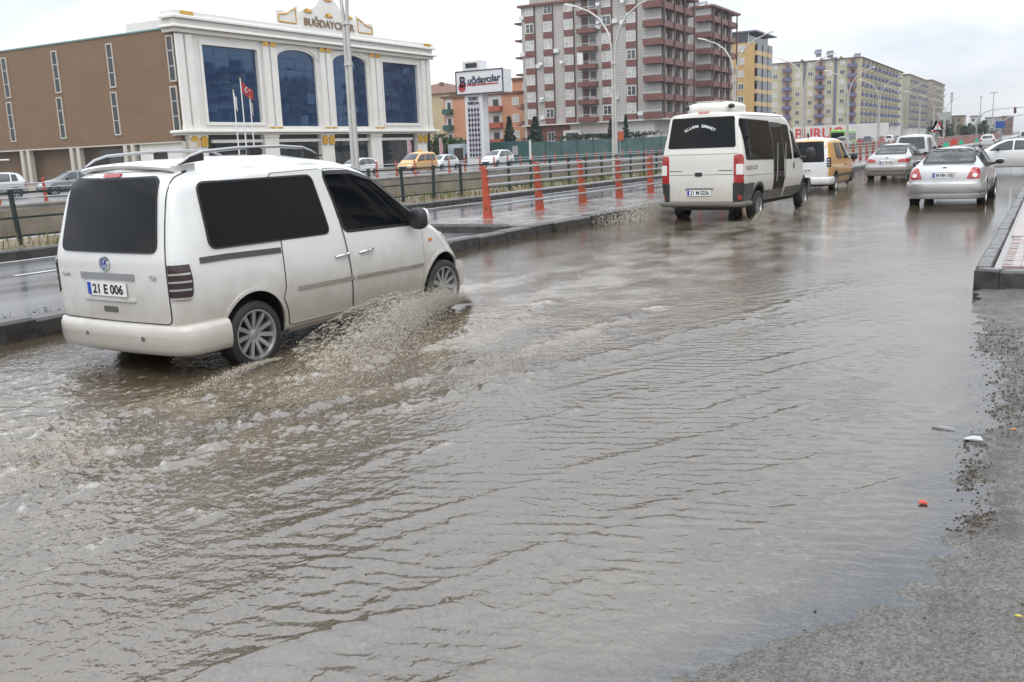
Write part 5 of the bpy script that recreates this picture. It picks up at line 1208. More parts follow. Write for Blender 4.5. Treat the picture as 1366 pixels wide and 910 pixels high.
def minibus():
    t = veh_root('minibus', 'cream-white minibus with dark rear window lettering and roof air-conditioner', 'minibus', -6.92, 20.85, .06)
    AX = (1.12, 4.78); me = body_mesh(BUS, 70); bv = bvh_of(me)
    me = cut(me, wells(AX, .43, 1.0, .36, .36), [BUS_PAINT, BLACK]); smooth_mesh(me); obj('body', me, t)
    rw = rpoly([(-.79, 1.66), (.79, 1.66), (.72, 2.31), (-.72, 2.31)], .04)
    tg = panel('rear_panel', BUS_PAINT, bv, rpoly([(-.79, .46), (.79, .46), (.79, 1.49), (-.79, 1.49)], .03), 'rear', t, .008, .02)
    up = panel('rear_window_surround', BUS_PAINT, bv, rpoly([(-.865, 1.515), (.865, 1.515), (.79, 2.385), (-.79, 2.385)], .05), 'rear', t, .016, .03)
    panel('rear_window', TINT, bv, rw, 'rear', up, .022, .01); ring('window_seal', SEAL, bv, rw, .004, .015, 'rear', up, .020)
    # arched lettering on the glass
    tx = MB(); word = 'ALLAHA EMANET'; R = .62; n = len(word)
    for i, ch in enumerate(word):
        if ch == ' ': continue
        a = (i - (n - 1) / 2) * .092; y = .05 - R * math.sin(a); z = 2.14 - R * (1 - math.cos(a))
        h, _ = project(bv, 'rear', y, z, .025); sl = .16
        lettering(tx, ch, .085, (h.x - .002, y, z - .03), (0, -math.cos(a), -math.sin(a)), (sl * math.cos(a), -math.sin(a), math.cos(a)), .0015, bold=.003)
    tx.build('window_lettering', WHITEINK, up)
    strip('panel_crease', SEAL, bv, [(-.78, 1.055), (.78, 1.055)], .010, 'rear', tg, .0095)
    panel('gate_handle', BLACK, bv, rpoly([(-.04, 1.02), (.13, 1.02), (.13, 1.11), (-.04, 1.11)], .02), 'rear', tg, .016, .01)
    for y0, y1 in ((.45, .75), (-.75, -.43)): strip('chrome_trim', DGREY, bv, [(y0, 1.145), (y1, 1.145)], .016, 'rear', tg, .0115)
    h, _ = project(bv, 'rear', .03, .65, .02); plate(tg, (h.x, .03, .655), '21 M 0256', w=.56, h=.13)
    strip('plate_lamp_bar', DGREY, bv, [(-.30, .745), (.36, .745)], .02, 'rear', tg, .03)
    panel('high_brake_lamp', REDLENS, bv, rpoly([(-.13, 2.405), (.13, 2.405), (.13, 2.445), (-.13, 2.445)], .01), 'rear', t, .014, .02)
    for s, q in (('R', 1), ('L', -1)):
        v = 'rearR' if q > 0 else 'rearL'; u = (.02 + 2) * .7071 + (.92 - 2) * .7071
        lm = panel('tail_lamp', REDLENS, bv, rpoly([(u - .10, .46), (u + .09, .46), (u + .09, 1.43), (u + .03, 1.50), (u - .10, 1.47)], .03), v, t, .014, .02, .06)
        panel('lamp_section', CLEARLENS, bv, rpoly([(u - .06, 1.05), (u + .07, 1.05), (u + .07, 1.28), (u - .06, 1.28)], .02), v, lm, .02, .01, .06)
        panel('lamp_section', BLACK, bv, rpoly([(u - .11, .44), (u + .10, .44), (u + .10, .87), (u - .11, .87)], .02), v, lm, .022, .01, .06)
        panel('reflector', REDLENS, bv, rpoly([(u - .03, .50), (u + .05, .50), (u + .05, .60), (u - .03, .60)], .01), v, lm, .03, .01, .06)
        w = rpoly([(.24, 1.38), (2.12, 1.34), (2.06, 2.20), (.17, 2.25)], .06)
        panel('side_window', TINT, bv, w, s, t, .010, .02); ring('window_seal', SEAL, bv, w, .004, .02, s, t, .009)
        w = rpoly([(3.02, 1.31), (3.62, 1.29), (3.52, 2.13), (3.0, 2.15)], .05)
        panel('side_window', TINT, bv, w, s, t, .010, .02)
        cab = panel('cab_door', BUS_PAINT, bv, rpoly([(3.68, .52), (4.33, .52), (4.36, .80), (4.45, 1.30), (3.95, 2.05), (3.62, 2.12)], .05), s, t, .008, .02)
        panel('door_window', TINT, bv, rpoly([(3.74, 1.30), (4.44, 1.30), (3.98, 1.94), (3.70, 2.02)], .04), s, cab, .013, .01)
        strip('door_handle', BLACK, bv, [(3.72, 1.05), (3.72, 1.20)], .04, s, cab, .03)
        panel('lower_cladding', DGREY, bv, rpoly([(.06, .44), (.68, .44), (.72, .70), (.80, .84), (.06, .84)], .03), s, t, .010, .02)
        panel('lower_cladding', DGREY, bv, rpoly([(1.56, .42), (2.10, .42), (2.10, .62), (1.52, .62)], .03), s, t, .010, .02)
        panel('lower_cladding', DGREY, bv, rpoly([(3.14, .40), (4.33, .40), (4.33, .62), (3.14, .62)], .03), s, t, .010, .02)
        arch_lip('wheel_arch', DGREY, bv, AX[0], .36, .455, -.05, PI * 1.02, s, t, .07, .02); arch_lip('wheel_arch', DGREY, bv, AX[1], .36, .455, -.05, PI * 1.02, s, t, .07, .02)
        strip('body_crease', SEAL, bv, [(.10, 1.02), (2.1, .99)], .008, s, t, .004)
        strip('roof_gutter', BUS_PAINT, bv, [(.12, 2.36), (3.4, 2.34)], .03, s, t, .02)
        mr = blob('wing_mirror', BLACK, t, (4.55, -1.19 * q, 1.36), (.09, .12, .19)); MB().tube([(4.3, -.93 * q, 1.3), (4.5, -1.1 * q, 1.3)], .04, 8).build('mirror_arm', BLACK, mr, smooth=True)
    # folding passenger door on the kerb side
    dr = panel('passenger_door', DGREY, bv, rpoly([(2.16, .24 + .18), (2.97, .40), (2.97, 2.17), (2.12, 2.20)], .03), 'R', t, .010, .03)
    for a, b in ((2.20, 2.54), (2.58, 2.92)):
        panel('door_pane', TINT, bv, rpoly([(a, .62), (b, .62), (b, 2.08), (a, 2.08)], .04), 'R', dr, .015, .01)
    for x in (2.24, 2.88): MB().tube([(x, -1.04, .8), (x, -1.06, 1.0), (x, -1.05, 1.7)], .012, 6).build('grab_rail', ALLOY, dr)
    tx = MB(); h, _ = project(bv, 'R', .55, 1.2, .006); lettering(tx, 'ISUZU C/S', .12, (.2, -1.0, 1.14), (1, 0, 0), (0, 0, 1), .001, align='LEFT', width=.75)
    for i, vv in enumerate(tx.v):
        h, _ = project(bv, 'R', vv[0], vv[2], .006); tx.v[i] = tuple(h)
    tx.v = [tuple(v) for v in tx.v]; tx.build('side_lettering', DGREY, t)
    # roof air-conditioner: low cream dome with two dark fans
    ac = blob('air_conditioner', BUS_PAINT, t, (1.0, 0, 2.51), (.72, .58, .17), 3.2)
    for y in (-.56, .50): blob('fan_cover', BLACK, ac, (.42, y, 2.555), (.09, .07, .055), 2.2, 8)
    MB().box(.5, 1.5, -.3, .3, 2.672, 2.69).build('vent_grille', BUS_PAINT, ac)
    bumper('rear_bumper', DGREY, t, upath([(.5, -1.0), (.2, -1.0), (.05, -.96), (-.02, -.80), (-.04, -.3)]), .33, .45, .05)
    bumper('front_bumper', DGREY, t, upath([(5.3, -.98), (5.35, -.9), (5.5, -.6), (5.56, -.2)]), .35, .75, .03)
    panel('windscreen', TINT2, bv, rpoly([(-.84, 1.42), (.84, 1.42), (.74, 2.2), (-.74, 2.2)], .08), 'front', t, .008, .01)
    for y in (-.68, .68): panel('headlamp', CLEARLENS, bv, rpoly([(y - .14, .8), (y + .14, .8), (y + .1, 1.08), (y - .1, 1.08)], .04), 'front', t, .01, .02)
    MB().box(.3, 5.2, -.6, .6, .24, .42).build('underbody', BLACK, t)
    add_wheels(t, wheel_meshes(.345, .215, .21, 8, True), AX, .885, .30)
    return t

# ---- generic cars -----------------------------------------------------------
def sedan_deform(v):
    x, y, z = v[:, 0].copy(), v[:, 1], v[:, 2]
    f = np.clip(1 - x / .9, 0, 1) ** 1.2; v[:, 0] += f * (.12 * (y / .88) ** 2 + .10 * np.clip((z - .70) / .35, 0, 1) ** 1.3 - .04 * np.exp(-((z - .5) / .12) ** 2))
    g = np.clip((x - 3.2) / 1.3, 0, 1); v[:, 0] -= g * .28 * (y / .85) ** 2
    return v
SEDAN = dict(L=4.48, end=.14, rr=.12, rk=.12, rear_round=.7, deform=sedan_deform,
    zt=[(0, .93), (.06, .985), (.25, 1.005), (.62, 1.03), (.80, 1.08), (1.25, 1.30), (1.6, 1.395), (2.1, 1.43), (2.6, 1.415), (2.95, 1.30), (3.4, 1.04), (3.55, .975), (4.0, .88), (4.3, .76), (4.48, .60)],
    wm=[(0, .83), (.4, .885), (3.5, .885), (4.1, .85), (4.48, .70)], wk=[(0, .76), (.5, .845), (1.2, .855), (3.3, .85), (4.1, .76), (4.48, .58)],
    zk=[(0, .84), (.6, .92), (1.2, .94), (3.2, .90), (3.7, .82), (4.48, .5)], wr=[(0, .62), (.55, .66), (.9, .62), (1.5, .56), (2.4, .56), (2.9, .62), (3.5, .68), (4.2, .6), (4.48, .45)],
    drop=[(0, .03), (.7, .025), (1.4, .05), (2.5, .05), (3.2, .03), (4.48, .06)], zb=[(0, .24), (.5, .2), (4.0, .2), (4.48, .26)], zm=[(0, .60), (4.48, .5)])
SEDAN2 = dict(SEDAN); SEDAN2['zt'] = [(0, .95), (.06, 1.0), (.25, 1.03), (.55, 1.05), (.72, 1.09), (1.2, 1.32), (1.6, 1.42), (2.1, 1.455), (2.6, 1.43), (3.0, 1.29), (3.45, 1.03), (3.6, .97), (4.0, .88), (4.3, .76), (4.48, .60)]
HATCH = dict(L=4.0, end=.13, rr=.12, rk=.14, rear_round=.8,
    zt=[(0, 1.30), (.08, 1.38), (.35, 1.44), (1.0, 1.49), (1.7, 1.48), (2.2, 1.42), (2.55, 1.28), (3.0, 1.03), (3.15, .97), (3.6, .87), (3.85, .75), (4.0, .58)],
    wm=[(0, .80), (.3, .85), (3.1, .85), (3.7, .80), (4.0, .66)], wk=[(0, .77), (.3, .82), (2.9, .82), (3.6, .73), (4.0, .55)],
    zk=[(0, .95), (2.8, .90), (3.3, .8), (4.0, .5)], wr=[(0, .56), (.4, .57), (2.1, .57), (2.6, .62), (3.2, .66), (4.0, .45)],
    drop=[(0, .05), (2.2, .05), (3., .03), (4.0, .06)], zb=[(0, .24), (.5, .2), (3.5, .2), (4.0, .26)], zm=[(0, .58), (4.0, .5)],
    deform=lambda v: _hatch_def(v))
def _hatch_def(v):
    x, y, z = v[:, 0].copy(), v[:, 1], v[:, 2]
    f = np.clip(1 - x / 1.1, 0, 1) ** 1.3; v[:, 0] += f * (.30 * np.clip((z - .92) / .5, 0, 1.1) + .08 * (y / .85) ** 2)
    g = np.clip((x - 2.8) / 1.2, 0, 1); v[:, 0] -= g * .25 * (y / .85) ** 2
    return v
MPV = dict(VAN); SUV = dict(HATCH); SUV = {k: ([(a * 1.15, b * (1.17 if k in ('zt', 'zk', 'zb', 'zm') else 1.06 if k[0] == 'w' else 1)) for a, b in v] if isinstance(v, list) else v) for k, v in HATCH.items()}
SUV['L'] = 4.6
SIDE = {'sedan': [[(.98, .955), (1.52, .965), (1.50, 1.325), (1.34, 1.29)], [(1.57, .965), (2.22, .955), (2.22, 1.36), (1.56, 1.335)], [(2.28, .955), (3.22, .93), (2.86, 1.20), (2.52, 1.345), (2.28, 1.36)]],
        'hatch': [[(.45, .98), (.80, .97), (.80, 1.36), (.55, 1.33)], [(.86, .965), (1.60, .95), (1.60, 1.405), (.86, 1.375)], [(1.66, .95), (2.80, .92), (2.45, 1.18), (2.1, 1.36), (1.66, 1.405)]],
        'mpv': [[(.42, 1.07), (1.15, 1.06), (1.15, 1.59), (.40, 1.59)], [(1.2, 1.06), (1.95, 1.055), (1.85, 1.60), (1.2, 1.60)], [(2.05, 1.055), (3.20, 1.025), (2.60, 1.505), (2.3, 1.585), (1.93, 1.60)]]}
SIDE['suv'] = [[(a * 1.15, b * 1.17 - .01) for a, b in p] for p in SIDE['hatch']]
REARW = {'sedan': [(-.60, 1.045), (.60, 1.045), (.50, 1.345), (-.50, 1.345)], 'hatch': [(-.60, 1.0), (.60, 1.0), (.50, 1.36), (-.50, 1.36)], 'mpv': [(-.635, 1.075), (.635, 1.075), (.565, 1.655), (-.565, 1.655)], 'suv': [(-.64, 1.15), (.64, 1.15), (.54, 1.60), (-.54, 1.60)]}
FRONTW = {'sedan': [(-.62, 1.02), (.62, 1.02), (.52, 1.36), (-.52, 1.36)], 'hatch': [(-.60, 1.01), (.60, 1.01), (.50, 1.39), (-.50, 1.39)], 'mpv': [(-.68, 1.14), (.68, 1.14), (.58, 1.66), (-.58, 1.66)], 'suv': [(-.66, 1.18), (.66, 1.18), (.55, 1.63), (-.55, 1.63)]}
AXLES = {'sedan': (.98, 3.60), 'hatch': (.62, 3.10), 'mpv': (.86, 3.66), 'suv': (.80, 3.58)}
HALFW = {'sedan': .885, 'hatch': .85, 'mpv': .895, 'suv': .90}
SPECS = {'sedan': SEDAN, 'hatch': HATCH, 'mpv': MPV, 'suv': SUV}
HOLES_CACHE = {}
def cut_holes(me, holes):
    bm = bmesh.new(); bm.from_mesh(me); dl = []
    for f in bm.faces:
        c = f.calc_center_median(); n = f.normal
        for view, poly in holes:
            if view == 'R' and c.y < -.3 and n.y < -.2 and inside(poly, c.x, c.z): dl.append(f); break
            if view == 'L' and c.y > .3 and n.y > .2 and inside(poly, c.x, c.z): dl.append(f); break
            if view == 'rear' and n.x < -.1 and c.x < 2 and inside(poly, c.y, c.z): dl.append(f); break
            if view == 'front' and n.x > .1 and c.x > 2 and inside(poly, c.y, c.z): dl.append(f); break
    bmesh.ops.delete(bm, geom=dl, context='FACES'); bm.to_mesh(me); bm.free(); return me
FAR = {}
def far_car(name, label, cat, kind, paint, x, y, heading, z=0., group=None, glass=None, taxi=False):
    """small, distant car: body with real windows, lamps, wheels"""
    if kind not in FAR:
        me = body_mesh(SPECS[kind], 34); bv = bvh_of(me); smooth_mesh(me, 40); me.materials.append(CARWHITE)
        tmp = thing('tmp', 'tmp', 'tmp')
        ps = []
        for s in 'RL':
            for w in SIDE[kind]: ps.append(('side_window', panel('side_window', TINT2, bv, rpoly(w, .05), s, tmp, .014, .02, .1)))
            q = 1 if s == 'R' else -1
            ps.append(('tail_lamp', panel('tail_lamp', REDLENS, bv, rpoly([(.55 * -q, .72), (.78 * -q, .72), (.78 * -q, .92), (.60 * -q, .92)], .04), 'rear', tmp, .016, .03, .08)))
            ps.append(('headlamp', panel('headlamp', CLEARLENS, bv, rpoly([(.40 * -q, .60), (.68 * -q, .62), (.70 * -q, .74), (.45 * -q, .70)], .03), 'front', tmp, .016, .03, .08)))
            ps.append(('wing_mirror', blob('wing_mirror', BLACK, tmp, (AXLES[kind][1] - .75, -q * (HALFW[kind] + .08), 1.0 if kind in ('sedan', 'hatch') else 1.12), (.07, .1, .08), 2.4, 6)))
        ps.append(('rear_window', panel('rear_window', TINT2, bv, rpoly(REARW[kind], .05), 'rear', tmp, .014, .02, .1)))
        ps.append(('windscreen', panel('windscreen', TINT2, bv, rpoly(FRONTW[kind], .05), 'front', tmp, .014, .02, .1)))
        Lc = SPECS[kind]['L']
        ps.append(('grille', panel('grille', BLACK, bv, rpoly([(-.38, .40), (.38, .40), (.42, .60), (-.42, .60)], .04), 'front', tmp, .014, .02, .1)))
        R = .31 if kind != 'suv' else .35
        wt = wheel_meshes(R, R * .68, .2, 8, n=18)
        for ax in AXLES[kind]:
            for s in 'RL':
                pts = [(ax + R * 1.16 * math.cos(a), R * .95 + R * 1.16 * math.sin(a)) for a in np.linspace(0, PI, 14)]
                pts = [(max(.05, a), max(.22, b)) for a, b in pts]
                ps.append(('wheel_arch', panel('wheel_arch', BLACK, bv, pts, s, tmp, .008, .0, .1)))
        me.name = 'body'
        FAR[kind] = (me, [(n, o.data) for n, o in ps], wt, R)
        for n, o in ps: bpy.data.objects.remove(o)
        bpy.data.objects.remove(tmp)
    me, ps, wt, R = FAR[kind]
    t = veh_root(name, label, cat, x, y, heading, z, group)
    b = obj('body', me, t); b.material_slots[0].link = 'OBJECT'; b.material_slots[0].material = paint
    for n, m in ps: obj(n, m, t)
    add_wheels(t, wt, AXLES[kind], HALFW[kind] - .07, R)
    if taxi:
        k = MB().prism([(-.25, 0), (.25, 0), (.18, .14), (-.18, .14)], lambda a, b: (1.4, a, 1.80 + b), lambda a, b: (1.58, a, 1.80 + b)); k.build('taxi_sign', YELLOW, t)
    return t

def detailed_sedan(name, label, x, y, heading, spec, paint, lamps, plate_txt, plate_z, dark_apron, badge_z, lamp_mat=None, z=0., sy=1.0):
    t = veh_root(name, label, 'car', x, y, heading, z)
    AX = AXLES['sedan']; me = body_mesh(spec, 90); bv = bvh_of(me)
    me = cut(me, wells(AX, .355, .885, .32, .30), [paint, BLACK])
    holes = [(s, inflate(rpoly(w, .05), .0)) for w in SIDE['sedan'] for s in 'RL'] + [('rear', REARW['sedan']), ('front', FRONTW['sedan'])]
    cut_holes(me, holes); smooth_mesh(me); obj('body', me, t)
    for s, q in (('R', 1), ('L', -1)):
        for i, w in enumerate(SIDE['sedan']):
            p = rpoly(w, .05); panel('side_window', CLEAR, bv, p, s, t, .006, .004); ring('window_seal', SEAL, bv, p, .03, .035, s, t, .008)
        for a, b in ((1.46, 2.23), (2.25, 3.18)):
            d = panel('door', paint, bv, rpoly([(a + (.0 if a > 2 else .0), .30), (b, .30), (b + .02, .86), (a - .02, .89)], .06), s, t, .005, .015)
            h, _ = project(bv, s, a + .15, .80, .02); MB().tube([(a + .05, h.y + .015 * q, .795), (a + .08, h.y, .80), (a + .20, h.y, .80), (a + .23, h.y + .015 * q, .795)], .013, 6).build('door_handle', paint, d, smooth=True)
        arch_lip('wheel_arch', paint, bv, AX[0], .30, .368, 0, PI, s, t); arch_lip('wheel_arch', paint, bv, AX[1], .30, .368, 0, PI, s, t)
        strip('sill_trim', DGREY, bv, [(1.36, .25), (3.24, .25)], .06, s, t, .012)
        mr = blob('wing_mirror', paint, t, (3.02, -1.0 * q, .99), (.08, .11, .075)); blob('mirror_glass', BLACK, mr, (2.965, -1.0 * q, .99), (.035, .095, .06))
        MB().tube([(3.1, -.82 * q, .93), (3.03, -.95 * q, .96)], .03, 6).build('mirror_arm', BLACK, mr)
        lm = panel('tail_lamp', REDLENS, bv, rpoly([(-q * a, b) for a, b in lamps['outer']], .035), 'rear', t, .012, .02, .06)
        for c in lamps['lens']:
            pts = [(-q * (c[0] + c[2] * math.cos(k * PI / 7)), c[1] + c[2] * .9 * math.sin(k * PI / 7)) for k in range(14)]
            panel('lamp_lens', lamp_mat or CLEARLENS, bv, pts, 'rear', lm, .017, .01, .06)
        strip('bumper_seam', SEAL, bv, [(.80, .61), (.40, .615), (.10, .62)] if 0 else [(.66, .60), (.40, .61), (.16, .615)], .008, s, t, .004)
        panel('headlamp', CLEARLENS, bv, rpoly([(-q * .40, .62), (-q * .70, .64), (-q * .72, .76), (-q * .46, .72)], .03), 'front', t, .012, .02)
    rw = rpoly(REARW['sedan'], .05); panel('rear_window', CLEAR, bv, rw, 'rear', t, .006, .004); ring('window_seal', SEAL, bv, rw, .03, .03, 'rear', t, .008)
    fw = rpoly(FRONTW['sedan'], .05); panel('windscreen', CLEAR, bv, fw, 'front', t, .006, .004); ring('window_seal', SEAL, bv, fw, .03, .03, 'front', t, .008)
    bl = panel('boot_lid', paint, bv, rpoly([(-.60, .655), (.60, .655), (.60, .86), (.63, .965), (-.63, .965), (-.60, .86)], .03), 'rear', t, .007, .02, .06)
    strip('boot_trim', CHROME, bv, [(-.27, plate_z + .085), (.27, plate_z + .085)], .022, 'rear', bl, .02)
    h, _ = project(bv, 'rear', 0, plate_z, .02); plate(bl, (h.x, 0, plate_z), plate_txt)
    h, _ = project(bv, 'rear', 0, badge_z, .012); k = MB(); k.lathe([(.001, .006), (.035, .006), (.045, 0)], 18, Matrix.Translation((h.x, 0, badge_z)) @ Matrix.Rotation(-PI / 2, 4, 'Y') @ Matrix.Diagonal((.55, 1.1, 1, 1))); k.build('badge', BLACK, bl, smooth=True)
    b = bumper('rear_bumper', paint, t, upath([(.60, -.885), (.35, -.89), (.12, -.80), (.0, -.60), (-.045, -.25)]), .30 if not dark_apron else .36, .60, .035)
    bumper('rear_apron', DGREY if dark_apron else paint, t, upath([(.58, -.865), (.35, -.865), (.14, -.77), (.03, -.58), (-.015, -.25)]), .17, .37, .03)
    strip('bumper_crease', SEAL, bv, [(-.7, .5), (.7, .5)], .01, 'rear', t, .002)
    MB().box(.75, 3.35, -.74, .74, .80, .90).build('parcel_shelf', INTERIOR, t)
    for xx in (1.35, 2.25):
        for yy in (-.36, .36):
            s_ = blob('seat', INTERIOR, t, (xx, yy, .93), (.09, .24, .22), 3, 8); blob('headrest', INTERIOR, s_, (xx - .02, yy, 1.20), (.05, .12, .08), 3, 6)
    blob('interior_mirror', INTERIOR, t, (2.75, 0, 1.27), (.02, .11, .03), 3, 6)
    MB().box(.4, 4.0, -.6, .6, .15, .22).build('underbody', BLACK, t)
    add_wheels(t, wheel_meshes(.31, .205, .2, 10), AX, .79, .26)
    return t
FOCUS_L = dict(outer=[(.50, .655), (.80, .655), (.785, .80), (.735, .925), (.60, .925), (.555, .80)], lens=[(.68, .745, .055)])
FLU_L = dict(outer=[(.42, .70), (.74, .69), (.84, .74), (.83, .83), (.62, .85), (.44, .80)], lens=[(.60, .765, .04)])

def taxi_van():
    t = veh_root('taxi_van', 'yellow taxi van with white tailgate and roof, wading just ahead of the minibus', 'taxi', -7.42, 33.4, .03)
    AX = (.86, 3.66); me = body_mesh(VAN, 60); bv = bvh_of(me); me = cut(me, wells(AX, .375, .9, .34, .275), [YELLOW, BLACK]); smooth_mesh(me); obj('body', me, t)
    panel('roof', CARWHITE, bv, rpoly([(.30, -.68), (2.3, -.66), (2.3, .66), (.30, .68)], .1), 'top', t, .006, .02)
    tg = panel('tailgate', CARWHITE, bv, rpoly([(-.80, .46), (.80, .46), (.80, .98), (.68, 1.73), (-.68, 1.73), (-.80, .98)], .06), 'rear', t, .008, .02)
    panel('rear_window', TINT, bv, rpoly([(-.68, .98), (.68, .98), (.60, 1.66), (-.60, 1.66)], .06), 'rear', tg, .016, .01)
    h, _ = project(bv, 'rear', 0, .7, .02); plate(tg, (h.x, 0, .70), '21 T 0174')
    for s, q in (('R', 1), ('L', -1)):
        v = 'rearR' if q > 0 else 'rearL'; u = (.10 + 2) * .7071 + (.80 - 2) * .7071
        lm = panel('tail_lamp', DREDLENS, bv, rpoly([(u - .07, .80), (u + .09, .80), (u + .09, 1.12), (u - .07, 1.12)], .03), v, t, .012, .02, .06)
        for z in (.88, .96, 1.04): strip('lamp_bar', CHROME, bv, [(u - .06, z), (u + .085, z)], .018, v, lm, .028)
        d1 = panel('front_door', YELLOW, bv, rpoly([(2.125, .27), (3.235, .27), (3.245, .98), (3.15, 1.20), (2.62, 1.575), (2.2, 1.68), (1.94, 1.69)], .05), s, t, .007, .02)
        panel('door_window', TINT, bv, rpoly([(2.05, 1.055), (3.20, 1.025), (3.13, 1.12), (2.60, 1.505), (2.3, 1.585), (1.93, 1.60)], .05), s, d1, .013, .01)
        panel('side_window', TINT2, bv, rpoly([(1.0, 1.07), (1.85, 1.055), (1.75, 1.595), (.95, 1.60)], .06), s, t, .012, .014)
        strip('side_moulding', DGREY, bv, [(1.28, .50), (3.25, .48)], .09, s, t, .016)
        arch_lip('wheel_arch', DGREY, bv, .86, .275, .39, -.05, PI, s, t, .05); arch_lip('wheel_arch', DGREY, bv, 3.66, .275, .39, 0, PI, s, t, .05)
        blob('wing_mirror', BLACK, t, (3.02, -1.03 * q, 1.08), (.08, .12, .12)); strip('door_handle', BLACK, bv, [(2.2, .83), (2.4, .83)], .03, s, d1, .03)
    bumper('rear_bumper', CARWHITE, t, upath([(.47, -.895), (.25, -.893), (.10, -.86), (.025, -.72), (-.01, -.40), (-.02, -.1)]), .205, .475, .05)
    panel('windscreen', TINT2, bv, rpoly(FRONTW['mpv'], .08), 'front', t, .008, .01)
    MB().tube([(.5, 0, 1.80), (.45, 0, 1.95)], .035, 8).build('roof_antenna', BLACK, t)
    MB().box(.35, 3.9, -.6, .6, .14, .24).build('underbody', BLACK, t)
    add_wheels(t, wheel_meshes(.30, .21, .2, 8), AX, .79, .245)
    return t

def all_vehicles():
    white_van(); minibus(); taxi_van()
    detailed_sedan('sedan', 'silver sedan with large triangular red lamps, wading nearest the pavement kerb', -2.32, 25.75, .03, SEDAN, SILVER, FOCUS_L, '34 NN 1053', .755, False, .93, sy=.95)
    detailed_sedan('sedan', 'grey sedan with slim wrap-round lamps, between the taxi and the silver sedan', -5.9, 41.4, .05, SEDAN2, SILVER2, FLU_L, '21 AF 318', .70, True, .88, lamp_mat=REDLENS)
    far_car('tall_car', 'dark-windowed tall car showing above the grey sedan roof', 'car', 'mpv', SILVER2, -6.15, 51.0, .02)
    detailed_side = far_car('sedan', 'white sedan turning across the flooded road at the picture edge', 'car', 'sedan', CARWHITE, .75, 48.2, -1.50)
    # oncoming and queueing traffic far ahead
    for i, (x, y, h, kd, pt, lb) in enumerate([(-7.0, 128, 0., 'hatch', CARWHITE, 'white hatchback farthest ahead beside the end of the red railing'),
            (-3.0, 134, 0., 'mpv', SILVER, 'silver van queueing next to the white hatchback far ahead'),
            (-.2, 140, 0., 'sedan', CARGREY, 'dark sedan in the far queue under the traffic signal arm'),
            (3.2, 150, 0., 'hatch', SILVER, 'pale hatchback behind the dark sedan in the far queue')]):
        far_car('queueing_car', lb, 'car', kd, pt, x, y, h, group='cars queueing far ahead')
    # cars on the service road behind the orange far railing
    SR = [(-49.5, 63.6, 'hatch', CARWHITE, 'small white car half hidden behind the yellow taxi on the service road', False),
          (-48.3, 70.5, 'mpv', YELLOW, 'yellow and white taxi with a roof sign on the service road', True),
          (-50.5, 77.5, 'hatch', CARWHITE, 'white hatchback between the taxi and the white off-roader', False),
          (-49.2, 86.0, 'suv', CARWHITE, 'white off-roader in front of the picture hoarding', False)]
    for x, y, kd, pt, lb, tx in SR:
        t = far_car('service_road_car', lb, 'taxi' if tx else 'car', kd, pt, x, y, PI, .16, 'cars on the service road', taxi=tx)
    PK = [(-49.5, 38.5, 'sedan', CARGREY, 'dark grey sedan parked below the brown building, close to the white van'),
          (-51.0, 33.6, 'hatch', SILVER, 'silver hatchback parked second along the wall below the brown building'),
          (-49.6, 29.6, 'sedan', CARGREY, 'black-grey sedan parked third along the wall below the brown building'),
          (-50.8, 25.8, 'hatch', CARBLUE, 'blue hatchback parked at the picture edge below the brown building')]
    for x, y, kd, pt, lb in PK: far_car('parked_car', lb, 'car', kd, pt, x, y, PI + .5, .16, 'cars parked below the brown building')
    # busy service road and side lane far along the street
    R = random.Random(4)
    kinds = ['sedan', 'hatch', 'mpv', 'suv']; paints = [(CARWHITE, 'white'), (SILVER, 'silver'), (CARGREY, 'dark grey'), (CARRED, 'red'), (CARBLUE, 'dark blue'), (CARWHITE, 'white')]
    for i in range(22):
        y = 150 + i * 9.5 + R.uniform(-2, 2); x = -41 + (i % 3) * 4.6 + R.uniform(-.4, .4); pt, nm = paints[R.randrange(6)]; kd = kinds[R.randrange(4)]
        far_car('distant_car', nm + dict(sedan=' sedan', hatch=' hatchback', mpv=' van', suv=' off-roader')[kd] + ' in the distant traffic under the tall apartment blocks', 'car', kd, pt, x, y, PI if i % 3 == 0 else 0., .16, 'distant traffic under the apartment blocks')
    # green bus
    t = veh_root('city_bus', 'lime green and black bus in the distant traffic below the apartments', 'bus', -33.5, 188, PI, .1)
    b = MB(); b.cham(0, 11.5, -1.25, 1.25, .35, 3.05, .15); b.build('body', GREENPAINT, t)
    for q in (-1, 1): MB().box(.8, 11.0, q * 1.255 - .01, q * 1.255 + .01, 1.25, 2.45).build('window_band', TINT, t)
    MB().box(11.49, 11.52, -1.1, 1.1, 1.1, 2.6).build('windscreen', TINT, t); MB().box(-.02, .005, -1.0, 1.0, 1.5, 2.5).build('rear_window', TINT, t)
    add_wheels(t, wheel_meshes(.48, .3, .3, 8, n=16), (2.4, 8.6), 1.12, .48)

